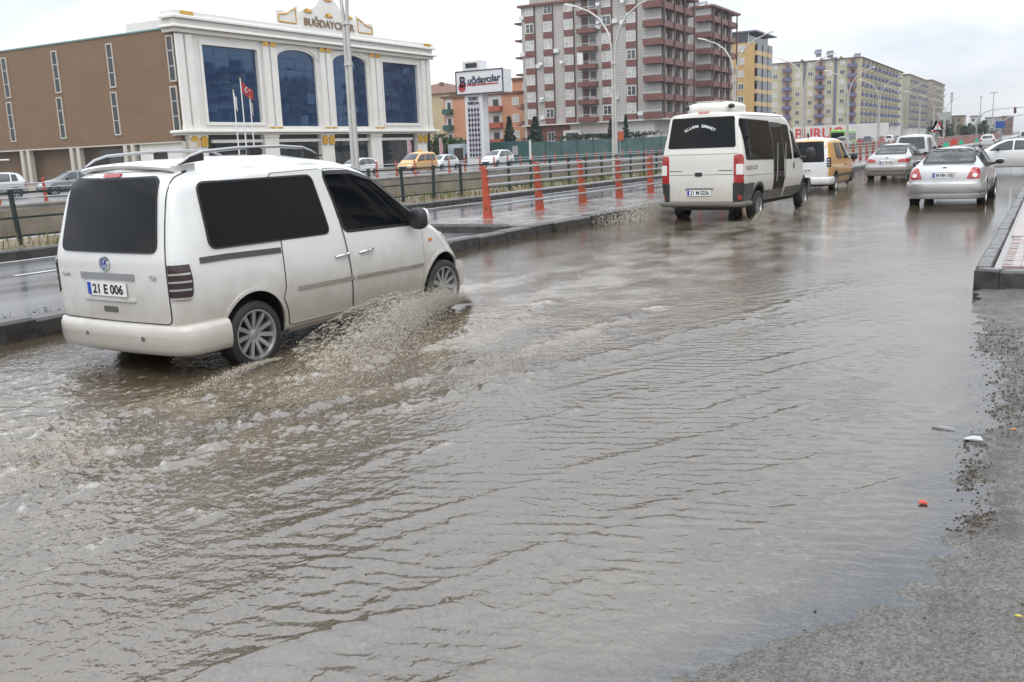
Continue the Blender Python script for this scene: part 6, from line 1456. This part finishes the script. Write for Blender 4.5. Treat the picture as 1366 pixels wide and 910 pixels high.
# ------------------------------------------------------------------ sign pylon, hoardings, flags, plants
NAVY = pm('sign_navy', (.02, .02, .06), .45); SIGNRED = pm('sign_red', (.38, .03, .03), .45); SIGNWHITE = pm('sign_panel_white', (.66, .66, .67), .35)
def pylon():
    t = thing('sign_pylon', 'white advertising pylon with a wide lettered panel before the orange flats', 'sign', (-60.9, 100, 0))
    MB().box(-2.25, .25, .3, 1.6, 0, 8.7).build('column', SIGNWHITE, t)
    f = MB().box(-1.9, -.1, .24, .296, 1.0, 7.3).build('lattice_panel', pm('lattice_back', (.50, .49, .52), .5), t)
    dm_ = MB().prism([(0, -.26), (.17, 0), (0, .26), (-.17, 0)], lambda u, v: (u, .17, v), lambda u, v: (u, .238, v)).mesh('lattice_diamond', NAVY)
    for i in range(4):
        for j in range(10): obj('lattice_diamond', dm_, f, (-1.65 + .43 * i, 0, 1.4 + .60 * j))
    tx = MB(); lettering(tx, 'KURU', .55, (-1.0, .23, 7.95), (1, 0, 0), (0, 0, 1), .02, width=1.3, bold=.02); lettering(tx, 'GIDA', .45, (-1.0, .23, 7.45), (1, 0, 0), (0, 0, 1), .02, width=1.7, bold=.02); tx.build('column_lettering', NAVY, t)
    p = MB().box(-3.2, 3.4, 0, 2.1, 8.7, 11.35).build('sign_panel', SIGNWHITE, t)
    fr = MB(); fr.box(-3.25, 3.45, -.06, .06, 8.62, 8.74); fr.box(-3.25, 3.45, -.06, .06, 11.31, 11.43); fr.box(-3.25, -3.13, -.06, .06, 8.74, 11.31); fr.box(3.33, 3.45, -.06, .06, 8.74, 11.31); fr.build('panel_frame', NAVY, p)
    tx = MB(); lettering(tx, 'B', 1.75, (-2.25, -.02, 9.55), (1, 0, 0), (0, 0, 1), .03, width=.85, bold=.05); lettering(tx, 'uğdaycılar', 1.15, (.75, -.02, 9.92), (1, 0, .04), (0, 0, 1), .03, width=4.6, bold=.03); tx.build('sign_lettering', NAVY, p)
    MB().box(-1.7, 2.75, -.05, -.002, 9.66, 9.80).build('underline', SIGNRED, p)
    b = MB(); b.lathe([(.001, .0), (.52, 0), (.52, .05), (.001, .05)], 20, Matrix.Translation((-2.35, .0, 9.5)) @ Matrix.Rotation(PI / 2, 4, 'X')); b.build('emblem', SIGNRED, p)
    c = MB().box(-2.3, .15, .2, 1.9, 11.43, 12.55).build('display_box', SIGNWHITE, t); MB().box(-1.85, -.25, .15, .199, 11.75, 12.3).build('display_screen', BLACK, c)
pylon()
def hoarding():
    t = thing('hoarding', 'teal site hoarding with a printed picture of a building and sky', 'hoarding', (0, 104, 0))
    MB().box(-68.4, -64.4, 0, .1, .3, 2.85).build('picture_panel', pm('print_sky_blue', (.12, .26, .42), .5, var=(.5, .7), col2=(.55, .62, .68)), t)
    MB().box(-67.5, -66.1, -.03, -.002, .6, 2.35).build('printed_building', pm('print_dark', (.05, .04, .04), .5), t); MB().box(-65.8, -64.9, -.03, -.002, .5, 1.6).build('printed_building', MATS['print_dark'], t)
    for k in range(4): MB().box(-64.38 + 2.0 * k, -62.42 + 2.0 * k, 0, .1, .3, 2.88).build('panel', TEAL, t)
    MB().box(-58.8, -58.0, -.03, -.002, 1.2, 2.3).build('printed_emblem', MGREY, t)
    MB().box(-56.4, -56.2, -.03, .13, .2, 2.95).build('end_post', PVC, t)
hoarding()
def mesh_fence():
    t = thing('site_fence', 'long teal panel fence below the maroon and grey tower', 'fence', (0, 112, 0))
    a = MB().box(.03, 2.27, 0, .06, .2, 2.75).mesh('panel', pm('teal_panel', (.07, .125, .12), .6, var=(.5, .3))); p = MB().box(-.05, .05, -.06, .12, 0, 2.9).mesh('post', MATS['teal_hoarding'])
    for k in range(13): obj('panel', a, t, (-60.6 + 2.3 * k, 0, 0)); obj('post', p, t, (-60.6 + 2.3 * k, 0, 0))
mesh_fence()
FLAGRED = pm('flag_red', (.33, .018, .02), .7); FLAGW = pm('flag_white', (.62, .6, .58), .7)
def flagpole(y, h, label, flag=None):
    t = thing('flagpole', label, 'flagpole', (-66, y, .1)); MB().tube([(0, 0, 0), (0, 0, h)], [.07, .045], 8).build('pole', PVC, t, smooth=True); MB().lathe([(.001, h + .14), (.07, h + .08), (.07, h), (.001, h - .02)], 10).build('finial', GOLD, t)
    mt, w, hh, sag = flag; mb = MB(); n = 10
    vs = []; fs = []
    for s in (0, .012):
        for i in range(n + 1):
            for j in range(6):
                u = i / n; v = j / 5; vs.append((.10 * math.sin(u * 9 + v) * u + s, .05 + w * u, h - .15 - hh * v - sag * u * (1 - .2 * v)))
    m = 6 * (n + 1)
    for s in (0, 1):
        for i in range(n):
            for j in range(5): a = s * m + i * 6 + j; fs.append((a, a + 1, a + 7, a + 6))
    f = mb.add(vs, fs).build('flag', mt, t, smooth=True)
    if mt is FLAGRED:
        for sx in (-.03, .055):
            c = MB()
            for k in range(14):
                a0 = .5 + (2 * PI - 1.0) * k / 13; a1 = .5 + (2 * PI - 1.0) * (k + 1) / 13
                if k < 13: c.add([(sx, .62 + .24 * math.cos(q) * s_ + (0 if s_ == 1 else .07), h - .95 + .24 * math.sin(q) * s_) for q, s_ in ((a0, 1), (a1, 1), (a1, .74), (a0, .74))], [(0, 1, 2, 3)])
            c.build('crescent', FLAGW, f)
            st_ = [(sx, .98 + (.13 if k % 2 == 0 else .05) * math.cos(k * PI / 5 + PI), h - .98 + (.13 if k % 2 == 0 else .05) * math.sin(k * PI / 5 + PI)) for k in range(10)]
            MB().add(st_, [tuple(range(10))]).build('star', FLAGW, f)
flagpole(65.0, 8.0, 'white flagpole with a furled pale flag, beside the red flag', (FLAGW, .22, 1.3, .5)); flagpole(66.0, 9.1, 'tallest white flagpole flying a red crescent flag before the showroom', (FLAGRED, 1.45, 1.1, .9)); flagpole(67.0, 7.5, 'shorter white flagpole with furled flag, nearest the arched window', (pm('flag_grey', (.36, .36, .34), .7), .2, 1.2, .5))
for y, lb in ((83.4, 'pink feather banner in front of the last showroom window'), (89.5, 'pink feather banner beside the bushes, right of the showroom')):
    t = thing('feather_banner', lb, 'banner', (-60, y, .15)); MB().tube([(0, 0, 0), (0, 0, 3.1), (0, .25, 3.35)], .03, 6).build('pole', STEEL, t)
    MB().prism([(.03, .7), (.62, .9), (.72, 2.6), (.5, 3.2), (.2, 3.35), (.03, 3.1)], lambda u, v: (-.01, u, v), lambda u, v: (.01, u, v)).build('cloth', pm('banner_pink', (.50, .28, .31), .7, var=(3, .4)), t)
LEAF = pm('leaf_green', (.055, .10, .032), .6, var=(1.5, .4)); LEAFD = pm('conifer_green', (.022, .045, .028), .65, var=(1.5, .4)); BARK = pm('bark', (.09, .065, .045), .9, var=(6, .3)); DRYG = pm('dry_grass', (.26, .21, .10), .85, var=(2, .4), col2=(.16, .19, .06))
def leaf_crown(n, sx, sy, h, cone=False, size=.3, seed=1, z0=0.):
    r = random.Random(seed); mb = MB()
    cl = [(r.gauss(0, .45), r.gauss(0, .45), r.random()) for _ in range(14)]
    for _ in range(n):
        if cone:
            v = r.random() ** .8; rad = (1 - v) * (.55 + .45 * abs(math.sin(v * 17))) * r.random() ** .4; a = r.random() * 2 * PI; p = Vector((sx * rad * math.cos(a), sy * rad * math.sin(a), z0 + h * v))
        else:
            c = cl[r.randrange(14)]; p = Vector((sx * (c[0] + r.gauss(0, .22)), sy * (c[1] + r.gauss(0, .22)), z0 + h * min(1, max(0, c[2] * .8 + r.gauss(.1, .12)))))
        d = Vector((r.gauss(0, 1), r.gauss(0, 1), r.gauss(.2, .6))).normalized(); e = d.cross(Vector((r.gauss(0, 1), r.gauss(0, 1), r.gauss(0, 1)))).normalized(); s = size * r.uniform(.6, 1.3)
        mb.add([p - d * s, p + e * s * .55, p + d * s, p - e * s * .55], [(0, 1, 2, 3)])
    return mb
def tree(name, label, cat, x, y, h, w, mat, cone=False, n=900, seed=1, size=.3, z=0., group=None, trunk=.25):
    t = thing(name, label, cat, (x, y, z), 0, group)
    MB().tube([(0, 0, -.1), (.05, .03, h * trunk), (0, 0, h * .8)], [.03 * h, .022 * h, .008 * h], 7).build('trunk', BARK, t)
    if not cone:
        b = MB(); r = random.Random(seed)
        for k in range(6): a = r.random() * 6.3; b.tube([(0, 0, h * r.uniform(trunk, .5)), (w * .4 * math.cos(a), w * .4 * math.sin(a), h * r.uniform(.6, .85))], [.012 * h, .005 * h], 5)
        b.build('limb', BARK, t)
    leaf_crown(n, w, w, h * (1 - trunk * .6), cone, size, seed, h * trunk * .6).build('crown', mat, t)
for i, (x, y, h, w, lb) in enumerate([(-84.5, 125, 4.6, 2.2, 'round green bush at the corner of the white showroom'), (-82.2, 126.5, 4.0, 2.0, 'green bush behind the pink feather banner'), (-79.5, 127, 3.6, 1.9, 'smaller green bush beside the pylon foot')]):
    tree('bush', lb, 'bush', x, y, h, w, LEAF, n=1100, seed=20 + i, size=.28, group='bushes beside the showroom', trunk=.12)
tree('conifer', 'dark bluish conifer before the orange flats', 'tree', -70.5, 124, 6.6, 1.7, LEAFD, True, 1300, 31, .34)
tree('conifer', 'wider dark conifer at the corner of the maroon tower', 'tree', -67.2, 126, 6.4, 2.3, LEAFD, True, 1500, 32, .36)
for i, (x, h) in enumerate([(-56.8, 2.5), (-54.4, 3.0)]): tree('conifer', ['small clipped conifer on the hedge below the tower, farther from the minibus', 'small clipped conifer on the hedge below the tower, beside the minibus'][i], 'tree', x, 130, h, .55, LEAFD, True, 420, 41 + i, .2, 3.2)
hd = thing('hedge', 'dark green hedge on the podium below the maroon tower', 'hedge', (-57.5, 130.2, 2.6)); leaf_crown(1600, 6.0, .6, 1.1, False, .22, 51).build('foliage', LEAFD, hd); MB().box(-6, 6, -.3, .3, -2.7, .1).build('planter', LGREY, hd)
tr = thing('orange_notice', 'small orange notice on the fence below the tower', 'notice', (-47.6, 111.8, 0)); MB().box(-.5, .5, 0, .05, 2.5, 3.6).build('panel', ORANGE, tr); MB().box(-.04, .04, .05, .1, 0, 3.0).build('post', STEEL, tr)

# ------------------------------------------------------------------ the far crossing
SIGNR = pm('road_sign_red', (.55, .03, .03), .45); GRN = pm('signal_green', (.02, .45, .25), .4, emit=((.05, .9, .5), .05)); RDL = pm('signal_red', (.6, .05, .03), .4, emit=((1., .1, .05), .05)); BLUES = pm('sign_blue', (.03, .09, .36), .45)
t = thing('warning_sign', 'triangular red-edged traffic light warning sign on the median', 'road sign', (-9.75, 90, .22))
MB().tube([(.95, 0, -.2), (.95, 0, 3.0)], .04, 8).build('post', STEEL, t)
tri = [(.35, 1.75), (1.55, 1.75), (.95, 2.85)]; MB().prism(rpoly(tri, .1), lambda u, v: (u, -.06, v), lambda u, v: (u, -.03, v)).build('plate', SIGNR, t); MB().prism(inflate(rpoly(tri, .05), -.16), lambda u, v: (u, -.068, v), lambda u, v: (u, -.062, v)).build('plate_face', SIGNWHITE, t)
for z, m_ in ((2.28, SIGNR), (2.12, AMBER), (1.97, GRN)): MB().lathe([(.001, 0), (.07, 0), (.07, .01), (.001, .01)], 12, Matrix.Translation((.95, -.07, z)) @ Matrix.Rotation(PI / 2, 4, 'X')).build('pictogram_light', m_, t)
for i, (y, sh, m_, lb) in enumerate([(109, 't', GRN, 'green triangle marker on the median kerb, nearest the warning sign'), (118, 'c', RDL, 'round red marker on the median kerb between green triangles'), (128, 't', GRN, 'green triangle marker just past the round red marker'), (154, 't', GRN, 'farthest and smallest green triangle marker on the median')]):
    t = thing('kerb_marker', lb, 'marker', (-9.8, y, .22), 0, 'markers on the median')
    if sh == 't': MB().prism([(-.34, .2), (.34, .2), (0, .85)], lambda u, v: (u, -.03, v), lambda u, v: (u, .03, v)).build('marker_face', m_, t)
    else: MB().lathe([(.001, -.03), (.32, -.03), (.32, .03), (.001, .03)], 16, Matrix.Translation((0, 0, .6)) @ Matrix.Rotation(PI / 2, 4, 'X')).build('marker_face', m_, t)
    MB().tube([(0, 0, 0), (0, 0, .25)], .04, 6).build('marker_stem', STEEL, t)
def signal_arm(x, y, h, reach, label):
    t = thing('signal_gantry', label, 'traffic light', (x, y, 0))
    MB().tube([(0, 0, 0), (0, 0, h * .62), (.35, 0, h * .80), (1.2, 0, h * .93), (3, 0, h), (reach, 0, h + .2)], [.14, .12, .11, .1, .09, .07], 8).build('mast', STEEL, t, smooth=True)
    for xx in (reach * .62, reach - .3):
        b = MB().box(xx - .2, xx + .2, -.18, .12, h - .9, h + .15).build('signal_head', BLACK, t)
        for z, m_ in ((h - .1, RDL), (h - .38, DREDLENS), (h - .66, DREDLENS)): MB().lathe([(.001, 0), (.11, 0), (.11, .03), (.001, .03)], 12, Matrix.Translation((xx, -.18, z)) @ Matrix.Rotation(PI / 2, 4, 'X')).build('signal_light', m_, b)
signal_arm(-12.2, 190, 5.7, 9.5, 'curved traffic light arm reaching over the far road'); signal_arm(-9.0, 205, 4.7, 7, 'second lower traffic light arm behind the first')
t = thing('direction_sign', 'blue direction sign beside the far traffic lights', 'road sign', (-8.6, 192, 0)); MB().tube([(0, 0, 0), (0, 0, 2.4)], .06, 6).build('post', STEEL, t); MB().box(-.75, .75, -.06, 0, 2.35, 3.6).build('panel', BLUES, t)
t = thing('billboard', 'grey billboard on a post beyond the last apartment block', 'billboard', (-27.7, 300, 0)); MB().tube([(0, 0, 0), (0, 0, 5.6)], .25, 8).build('post', STEEL, t); MB().box(-1.8, 1.8, -.2, .2, 5.6, 7.8).build('panel', pm('billboard_grey', (.30, .32, .30), .6, var=(1, .3)), t)
for i, (x, y, h, lb) in enumerate([(-30.4, 350, 15, 'lattice mast beyond the last apartment block'), (-18, 350, 14.2, 'tall floodlight mast with crossbar above the far traffic lights'), (-22.3, 360, 13.6, 'thin mast between the lattice mast and the floodlight mast')]):
    t = thing('light_mast', lb, 'mast', (x, y, 0)); MB().tube([(0, 0, 0), (0, 0, h)], [.22, .12], 8).build('pole', STEEL, t)
    MB().box(-1.1 if i == 1 else -.35, 1.1 if i == 1 else .35, -.2, .2, h - .2 if i else h - 3.2, h + .15).build('lamp_bar', STEEL, t)
FB = [(-46, 500, 8, 9.6, 'brownish low block left of the far junction', BEIGED), (-36.5, 520, 4, 9.4, 'narrow pale block at the far junction', LGREY), (-31, 540, 7, 8.6, 'grey low block behind the far traffic light mast', MGREY), (-24.5, 560, 5, 9.2, 'small brick block before the skyline gap', ROOF), (-14, 640, 22, 6.4, 'long hazy building closing the far end of the road', LGREY), (12, 700, 26, 6.0, 'low hazy building at the picture edge far away', MGREY)]
for x, y, w, h, lb, mt in FB:
    t = thing('distant_building', lb, 'building', (x, y, 0)); MB().box(0, w, 0, 15, 0, h).build('wall', mt, t); MB().box(-.3, w + .3, -.3, 15, h, h + .5).build('roof', ROOF, t)
    for i in range(max(1, int(w / 2.4))):
        for k in range(int(h / 3)): MB().box(.8 + 2.3 * i, 2.0 + 2.3 * i, -.06, -.002, 1.2 + 3 * k, 2.5 + 3 * k).build('window', WGLASS, t)
for i, (x, y, h) in enumerate([(-30, 330, 5), (-25, 340, 4.5), (-20, 335, 5.2), (-34, 345, 6)]):
    tree('roadside_tree', ['low dark tree below the grey billboard', 'low dark tree right of the billboard post', 'dark tree before the far junction buildings', 'taller dark tree beside the lattice mast'][i], 'tree', x, y, h, 2.6, LEAFD, n=500, seed=60 + i, size=.5, group='trees at the far junction')
t = thing('banner_wall', 'long white hoarding with red lettering below the pale green block', 'hoarding', (-66, 282, 0)); MB().box(0, 26, 0, .2, .3, 5.4).build('panel', LGREY, t); tx = MB(); lettering(tx, 'BURUÇ', 4.2, (7.2, -.03, 1.8), (1, 0, 0), (0, 0, 1), .02, width=13, bold=.08); tx.build('lettering', SIGNR, t)

# ------------------------------------------------------------------ apartment rows on this side of the road (seen mirrored in glass)
opp = [(16, 30, 46, 'grey'), (16, 92, 40, 'beige'), (17, 150, 60, 'grey')]
for i, (x, y, d, c) in enumerate(opp):
    t = thing('apartment_block', ['apartment block across the pavement, mirrored in the showroom glass', 'second apartment block across the pavement, mirrored in glass', 'third apartment block across the pavement, farther along'][i], 'apartment block', (x, y, 0)); MB().box(0, 16, 0, d, 0, 24).build('wall', LGREY if c == 'grey' else BEIGED, t)
    bm_ = MB().box(-1.3, 0, 0, 5.2, -.15, .8).mesh('balcony', MGREY); wn = MB().box(-.06, -.004, 0, 4.2, 0, 1.7).mesh('window', TINT2)
    for k in range(8):
        for j in range(int(d / 7.5)): obj('balcony', bm_, t, (0, .8 + 7.5 * j, 3 + 2.7 * k)); obj('window', wn, t, (0, 1.4 + 7.5 * j, 3.85 + 2.7 * k))

# ------------------------------------------------------------------ spray, debris, litter, grass
def octa(mb_v, mb_f, p, ax, s, el):
    k = len(mb_v); a = ax.normalized(); b = a.orthogonal().normalized(); c = a.cross(b)
    if el > 1.99:
        mb_v += [p + a * s * el, p - a * s * el, p + b * s, p - b * s * .5 + c * s * .87, p - b * s * .5 - c * s * .87]
        mb_f += [(k, k + 2, k + 3), (k, k + 3, k + 4), (k, k + 4, k + 2), (k + 1, k + 3, k + 2), (k + 1, k + 4, k + 3), (k + 1, k + 2, k + 4)]; return
    mb_v += [p + a * s * el, p - a * s * el, p + b * s, p - b * s, p + c * s, p - c * s]
    mb_f += [(k, k + 2, k + 4), (k, k + 4, k + 3), (k, k + 3, k + 5), (k, k + 5, k + 2), (k + 1, k + 4, k + 2), (k + 1, k + 3, k + 4), (k + 1, k + 5, k + 3), (k + 1, k + 2, k + 5)]
SPRAY = pm('muddy_spray', (.58, .52, .43), .12, spec=.5)
SPRAY.node_tree.nodes['Principled BSDF'].inputs['Alpha'].default_value = .8
def spray(name, label, emit, n, seed, s0=.0010, s1=.0042):
    r = random.Random(seed); V = []; F = []
    for _ in range(n):
        res = emit(r)
        if res is None: continue
        p, v = res; s = s0 + (s1 - s0) * r.random() ** 2.5
        octa(V, F, p, v, s, 2 + 4.5 * r.random() ** 1.5)
    me = bpy.data.meshes.new(name); me.from_pydata(V, [], F); me.materials.append(SPRAY); me.polygons.foreach_set('use_smooth', [True] * len(me.polygons))
    return obj(name, me, None, kind='stuff', label=label, category='spray')
def wheel_emit(x0, y0, side, vmax, zmax, speed, tmax, ny=.0, lean=1.):
    def e(r):
        t = r.random() ** .8 * tmax; k = r.random()
        vx = side * (.5 + vmax * r.random() ** 1.1) * (1 + .1 * math.sin(t * 40)); vz = (zmax ** .5 * 4.43) * (.25 + .75 * (1 - abs(k - .45))) * r.uniform(.75, 1.0) * (vx * side / (.5 + vmax)) ** .35
        vy = speed * r.uniform(.12, .5); z = .02 + vz * t - 4.9 * t * t
        if z < .0: return None
        p = Vector((x0 + vx * t + r.gauss(0, .02), y0 - speed * t + vy * t + r.gauss(0, .03), z)); return p, Vector((vx, vy - speed, vz - 9.8 * t))
    return e
FS = spray('water_spray', 'brown sheet of spray thrown up by the front wheel of the white van', wheel_emit(-5.86, 9.22, 1, 2.1, .62, 9.5, .62), 95000, 5)
spray('water_spray', 'low spray curling behind the rear wheel of the white van', wheel_emit(-5.88, 6.05, 1, 1.3, .12, 8, .35), 6000, 6)
spray('water_spray', 'splash against the median kerb beside the minibus', wheel_emit(-7.85, 22.4, -1, 1.9, .55, 6, .55), 12000, 7, .003, .010)
spray('water_spray', 'spray behind the kerb-side rear wheel of the minibus', wheel_emit(-5.9, 22.2, 1, 1.1, .28, 6, .4), 8000, 8, .003, .009)
spray('water_spray', 'spray from the front wheel of the minibus', wheel_emit(-5.7, 26.1, 1, 1.4, .35, 6, .45), 7000, 9, .003, .009)
spray('water_spray', 'splash beside the front wheel of the taxi van', wheel_emit(-6.5, 36.8, 1, 1.6, .4, 7, .5), 4500, 10, .004, .012)
def spray_sheet(parent, x0, y0, side, vmax, vz0, speed, tmax, seed):
    """torn film of water between the droplets"""
    nt_, nv = 90, 34; T, Vv = np.meshgrid(np.linspace(0.015, tmax, nt_), np.linspace(0, 1, nv), indexing='ij')
    vx = side * (.35 + vmax * Vv); vz = vz0 * (.42 + .58 * (1 - np.abs(Vv - .5)))
    j = .035 * fbm(T * 22 + seed, Vv * 5, 3)
    X = x0 + vx * T + j; Y = y0 - speed * .72 * T + .05 * fbm(T * 15, Vv * 6 + seed, 3); Z = .01 + vz * T - 4.9 * T * T + j * .8
    me = grid_mesh('spray_sheet', X, Y, Z, Z > 0); me.materials.append(SHEET); obj('spray_sheet', me, parent)
def sheet_mat():
    m = bpy.data.materials.new('spray_film'); m.use_nodes = True; t = m.node_tree; N = t.nodes; L = t.links; b = N['Principled BSDF']
    b.inputs['Base Color'].default_value = (.55, .49, .40, 1); b.inputs['Roughness'].default_value = .2
    g = N.new('ShaderNodeNewGeometry'); mp_ = N.new('ShaderNodeMapping'); mp_.inputs['Scale'].default_value = (26, 9, 30); mp_.inputs['Rotation'].default_value = (.5, 0, .2); L.new(g.outputs['Position'], mp_.inputs[0])
    n = N.new('ShaderNodeTexNoise'); n.inputs['Scale'].default_value = 1.6; n.inputs['Detail'].default_value = 7; n.inputs['Roughness'].default_value = .72; L.new(mp_.outputs[0], n.inputs['Vector'])
    r = N.new('ShaderNodeMapRange'); r.inputs[1].default_value = .47; r.inputs[2].default_value = .68; r.inputs[3].default_value = 0; r.inputs[4].default_value = .7; L.new(n.outputs['Fac'], r.inputs[0]); L.new(r.outputs[0], b.inputs['Alpha']); return m
SHEET = sheet_mat()
spray_sheet(FS, -5.86, 9.22, 1, 1.9, 2.75, 9.5, .52, 1); spray_sheet(FS, -5.86, 9.12, 1, 1.2, 2.9, 9.5, .5, 9)
def crest_emit(pts, w):
    seg = list(zip(pts[:-1], pts[1:]))
    def e(r):
        (x0, y0), (x1, y1) = seg[r.randrange(len(seg))]; t = r.random(); p = Vector((x0 + (x1 - x0) * t + r.gauss(0, w), y0 + (y1 - y0) * t + r.gauss(0, w), .015 + abs(r.gauss(0, .028)))); return p, Vector((.6, r.gauss(0, .5), .4))
    return e
spray('water_spray', 'droplets jumping along the wave fronts in front of the van', crest_emit([(-5.5, 3.0), (-4.75, 4.2), (-4.3, 5.6), (-3.9, 7.2)], .28), 8000, 12, .0014, .004)

# stones and mud washed up along the water's edge
def debris():
    r = random.Random(14); V = []; F = []
    cl = [(-.02, 7.9, .30, .75, 700), (-.15, 6.6, .16, .35, 420), (-.30, 8.6, .16, .3, 220), (.05, 6.9, .15, .4, 300), (-.30, 5.55, .05, .22, 170), (-.26, 5.15, .04, .16, 110), (-.22, 4.62, .05, .12, 230), (-.40, 9.3, .14, .3, 120), (.6, 8.2, .4, 1.2, 300), (.2, 4.5, 1.0, 1.4, 260), (-.6, 6.8, .3, .6, 90)]
    for cx, cy, sx, sy, n in cl:
        for _ in range(int(n * 2.0)):
            x = r.gauss(cx, sx); y = r.gauss(cy, sy); s = .0018 + .008 * r.random() ** 3.5
            if y > 11.7: continue
            z = float(bed(np.array([x]), np.array([y]))[0]); p = Vector((x, y, z + s * .3)); octa(V, F, p, Vector((r.gauss(0, 1), r.gauss(0, 1), r.gauss(0, .3))), s, r.uniform(.7, 1.6))
    me = bpy.data.meshes.new('washed_up_debris'); me.from_pydata([tuple(v) for v in V], [], F); me.materials.append(pm('wet_debris', (.075, .058, .042), .35, var=(20, .6)))
    obj('washed_up_debris', me, None, kind='stuff', label='dark stones and mud washed up along the water edge', category='debris')
debris()
def scrap(name, label, cat, x, y, pts, mat, lift=.02, rz=0.):
    n = len(pts); z = max(0., float(bed(np.array([x]), np.array([y]))[0])); r = random.Random(hash(name) % 999 if 0 else len(label)); c = (sum(p[0] for p in pts) / n, sum(p[1] for p in pts) / n)
    vs = [(c[0], c[1], lift)] + [(p[0], p[1], r.uniform(.002, lift)) for p in pts] + [(c[0], c[1], lift - .002)] + [(p[0], p[1], .0) for p in pts]
    fs = [(0, 1 + i, 1 + (i + 1) % n) for i in range(n)] + [(n + 1, n + 2 + (i + 1) % n, n + 2 + i) for i in range(n)] + [(1 + i, 1 + (i + 1) % n, n + 2 + (i + 1) % n, n + 2 + i) for i in range(n)]
    o = MB().add(vs, fs).build(name, mat, None, (x, y, z + .006), rz); o['label'] = label; o['category'] = cat
PAPER = pm('wet_paper', (.42, .42, .43), .5, var=(20, .15)); REDPL = pm('red_plastic', (.55, .06, .03), .35); LEAFY = pm('yellow_leaf', (.42, .36, .06), .6)
scrap('paper_scrap', 'crumpled pale paper scrap lying at the water edge', 'litter', -.30, 5.86, [(-.05, -.015), (.0, -.022), (.055, -.008), (.042, .02), (-.008, .028), (-.04, .018)], PAPER, .024)
scrap('paper_strip', 'thin pale paper strip floating beside the crumpled scrap', 'litter', -.47, 6.05, [(-.07, .0), (.06, -.02), (.065, -.012), (-.065, .009)], PAPER, .008)
scrap('plastic_scrap', 'small bright red plastic scrap in the shallow water', 'litter', -.44, 4.70, [(-.02, -.008), (.022, -.01), (.02, .012), (-.015, .014)], REDPL, .014)
scrap('leaf', 'small yellow-green leaf on the wet asphalt near the corner', 'leaf', .0, 3.62, [(-.014, 0), (0, -.007), (.016, 0), (0, .008)], LEAFY, .005)
scrap('leaf', 'tiny orange leaf among the washed-up stones', 'leaf', -.10, 6.15, [(-.02, 0), (0, -.008), (.022, 0), (0, .009)], AMBER, .008)
# grass on the verge
def grass():
    r = random.Random(21); mb = MB()
    for _ in range(5200):
        y = 4 + 70 * r.random() ** 1.3; x = -20.2 + 2.5 * r.random(); d = pn(np.array([x * .8]), np.array([y * .45]))[0]
        if d < -.12: continue
        h = r.uniform(.08, .38) * (1 + d); a = r.random() * 6.3; w = .012 + .0006 * y; dx, dy = math.cos(a), math.sin(a); l = r.uniform(.1, .5) * h
        mb.add([(x - dy * w, y + dx * w, .15), (x + dy * w, y - dx * w, .15), (x + dx * l + dy * w * .3, y + dy * l, .2 + h * .9)], [(0, 1, 2)])
    o = mb.build('verge_grass', DRYG, None, kind='stuff', label='dry grass and weeds on the soil verge', category='grass')
    mb = MB()
    for _ in range(60):
        y = 4 + 6 * r.random(); x = -9.62 - .12 * r.random(); h = r.uniform(.05, .22); mb.tube([(x, y, .05), (x + r.gauss(0, .03), y + r.gauss(0, .03), .08 + h)], [.004, .002], 4)
        for q in range(4): z = .08 + h * (.3 + .2 * q); mb.add([(x, y, z), (x + r.gauss(0, .03), y + r.gauss(0, .03), z + .02), (x + r.gauss(0, .03), y + r.gauss(0, .03), z - .01)], [(0, 1, 2)])
    mb.build('kerb_weeds', LEAFD, None, kind='stuff', label='thin weeds growing behind the median kerb', category='weeds')
grass()
all_vehicles()

# ------------------------------------------------------------------ thin rain haze over the street
hz = MB().box(-4020, 4020, -310, 5010, -2.6, 31).build('haze', pm('haze_air', (.8, .82, .85)), None, kind='stuff', label='thin damp haze hanging over the street', category='haze')
hm = bpy.data.materials.new('damp_haze'); hm.use_nodes = True; hm.node_tree.nodes.clear()
ho = hm.node_tree.nodes.new('ShaderNodeOutputMaterial'); hv = hm.node_tree.nodes.new('ShaderNodeVolumePrincipled')
hv.inputs['Color'].default_value = (.86, .88, .90, 1); hv.inputs['Density'].default_value = .00030; hv.inputs['Anisotropy'].default_value = .2
hm.node_tree.links.new(hv.outputs[0], ho.inputs['Volume']); hz.data.materials.clear(); hz.data.materials.append(hm)
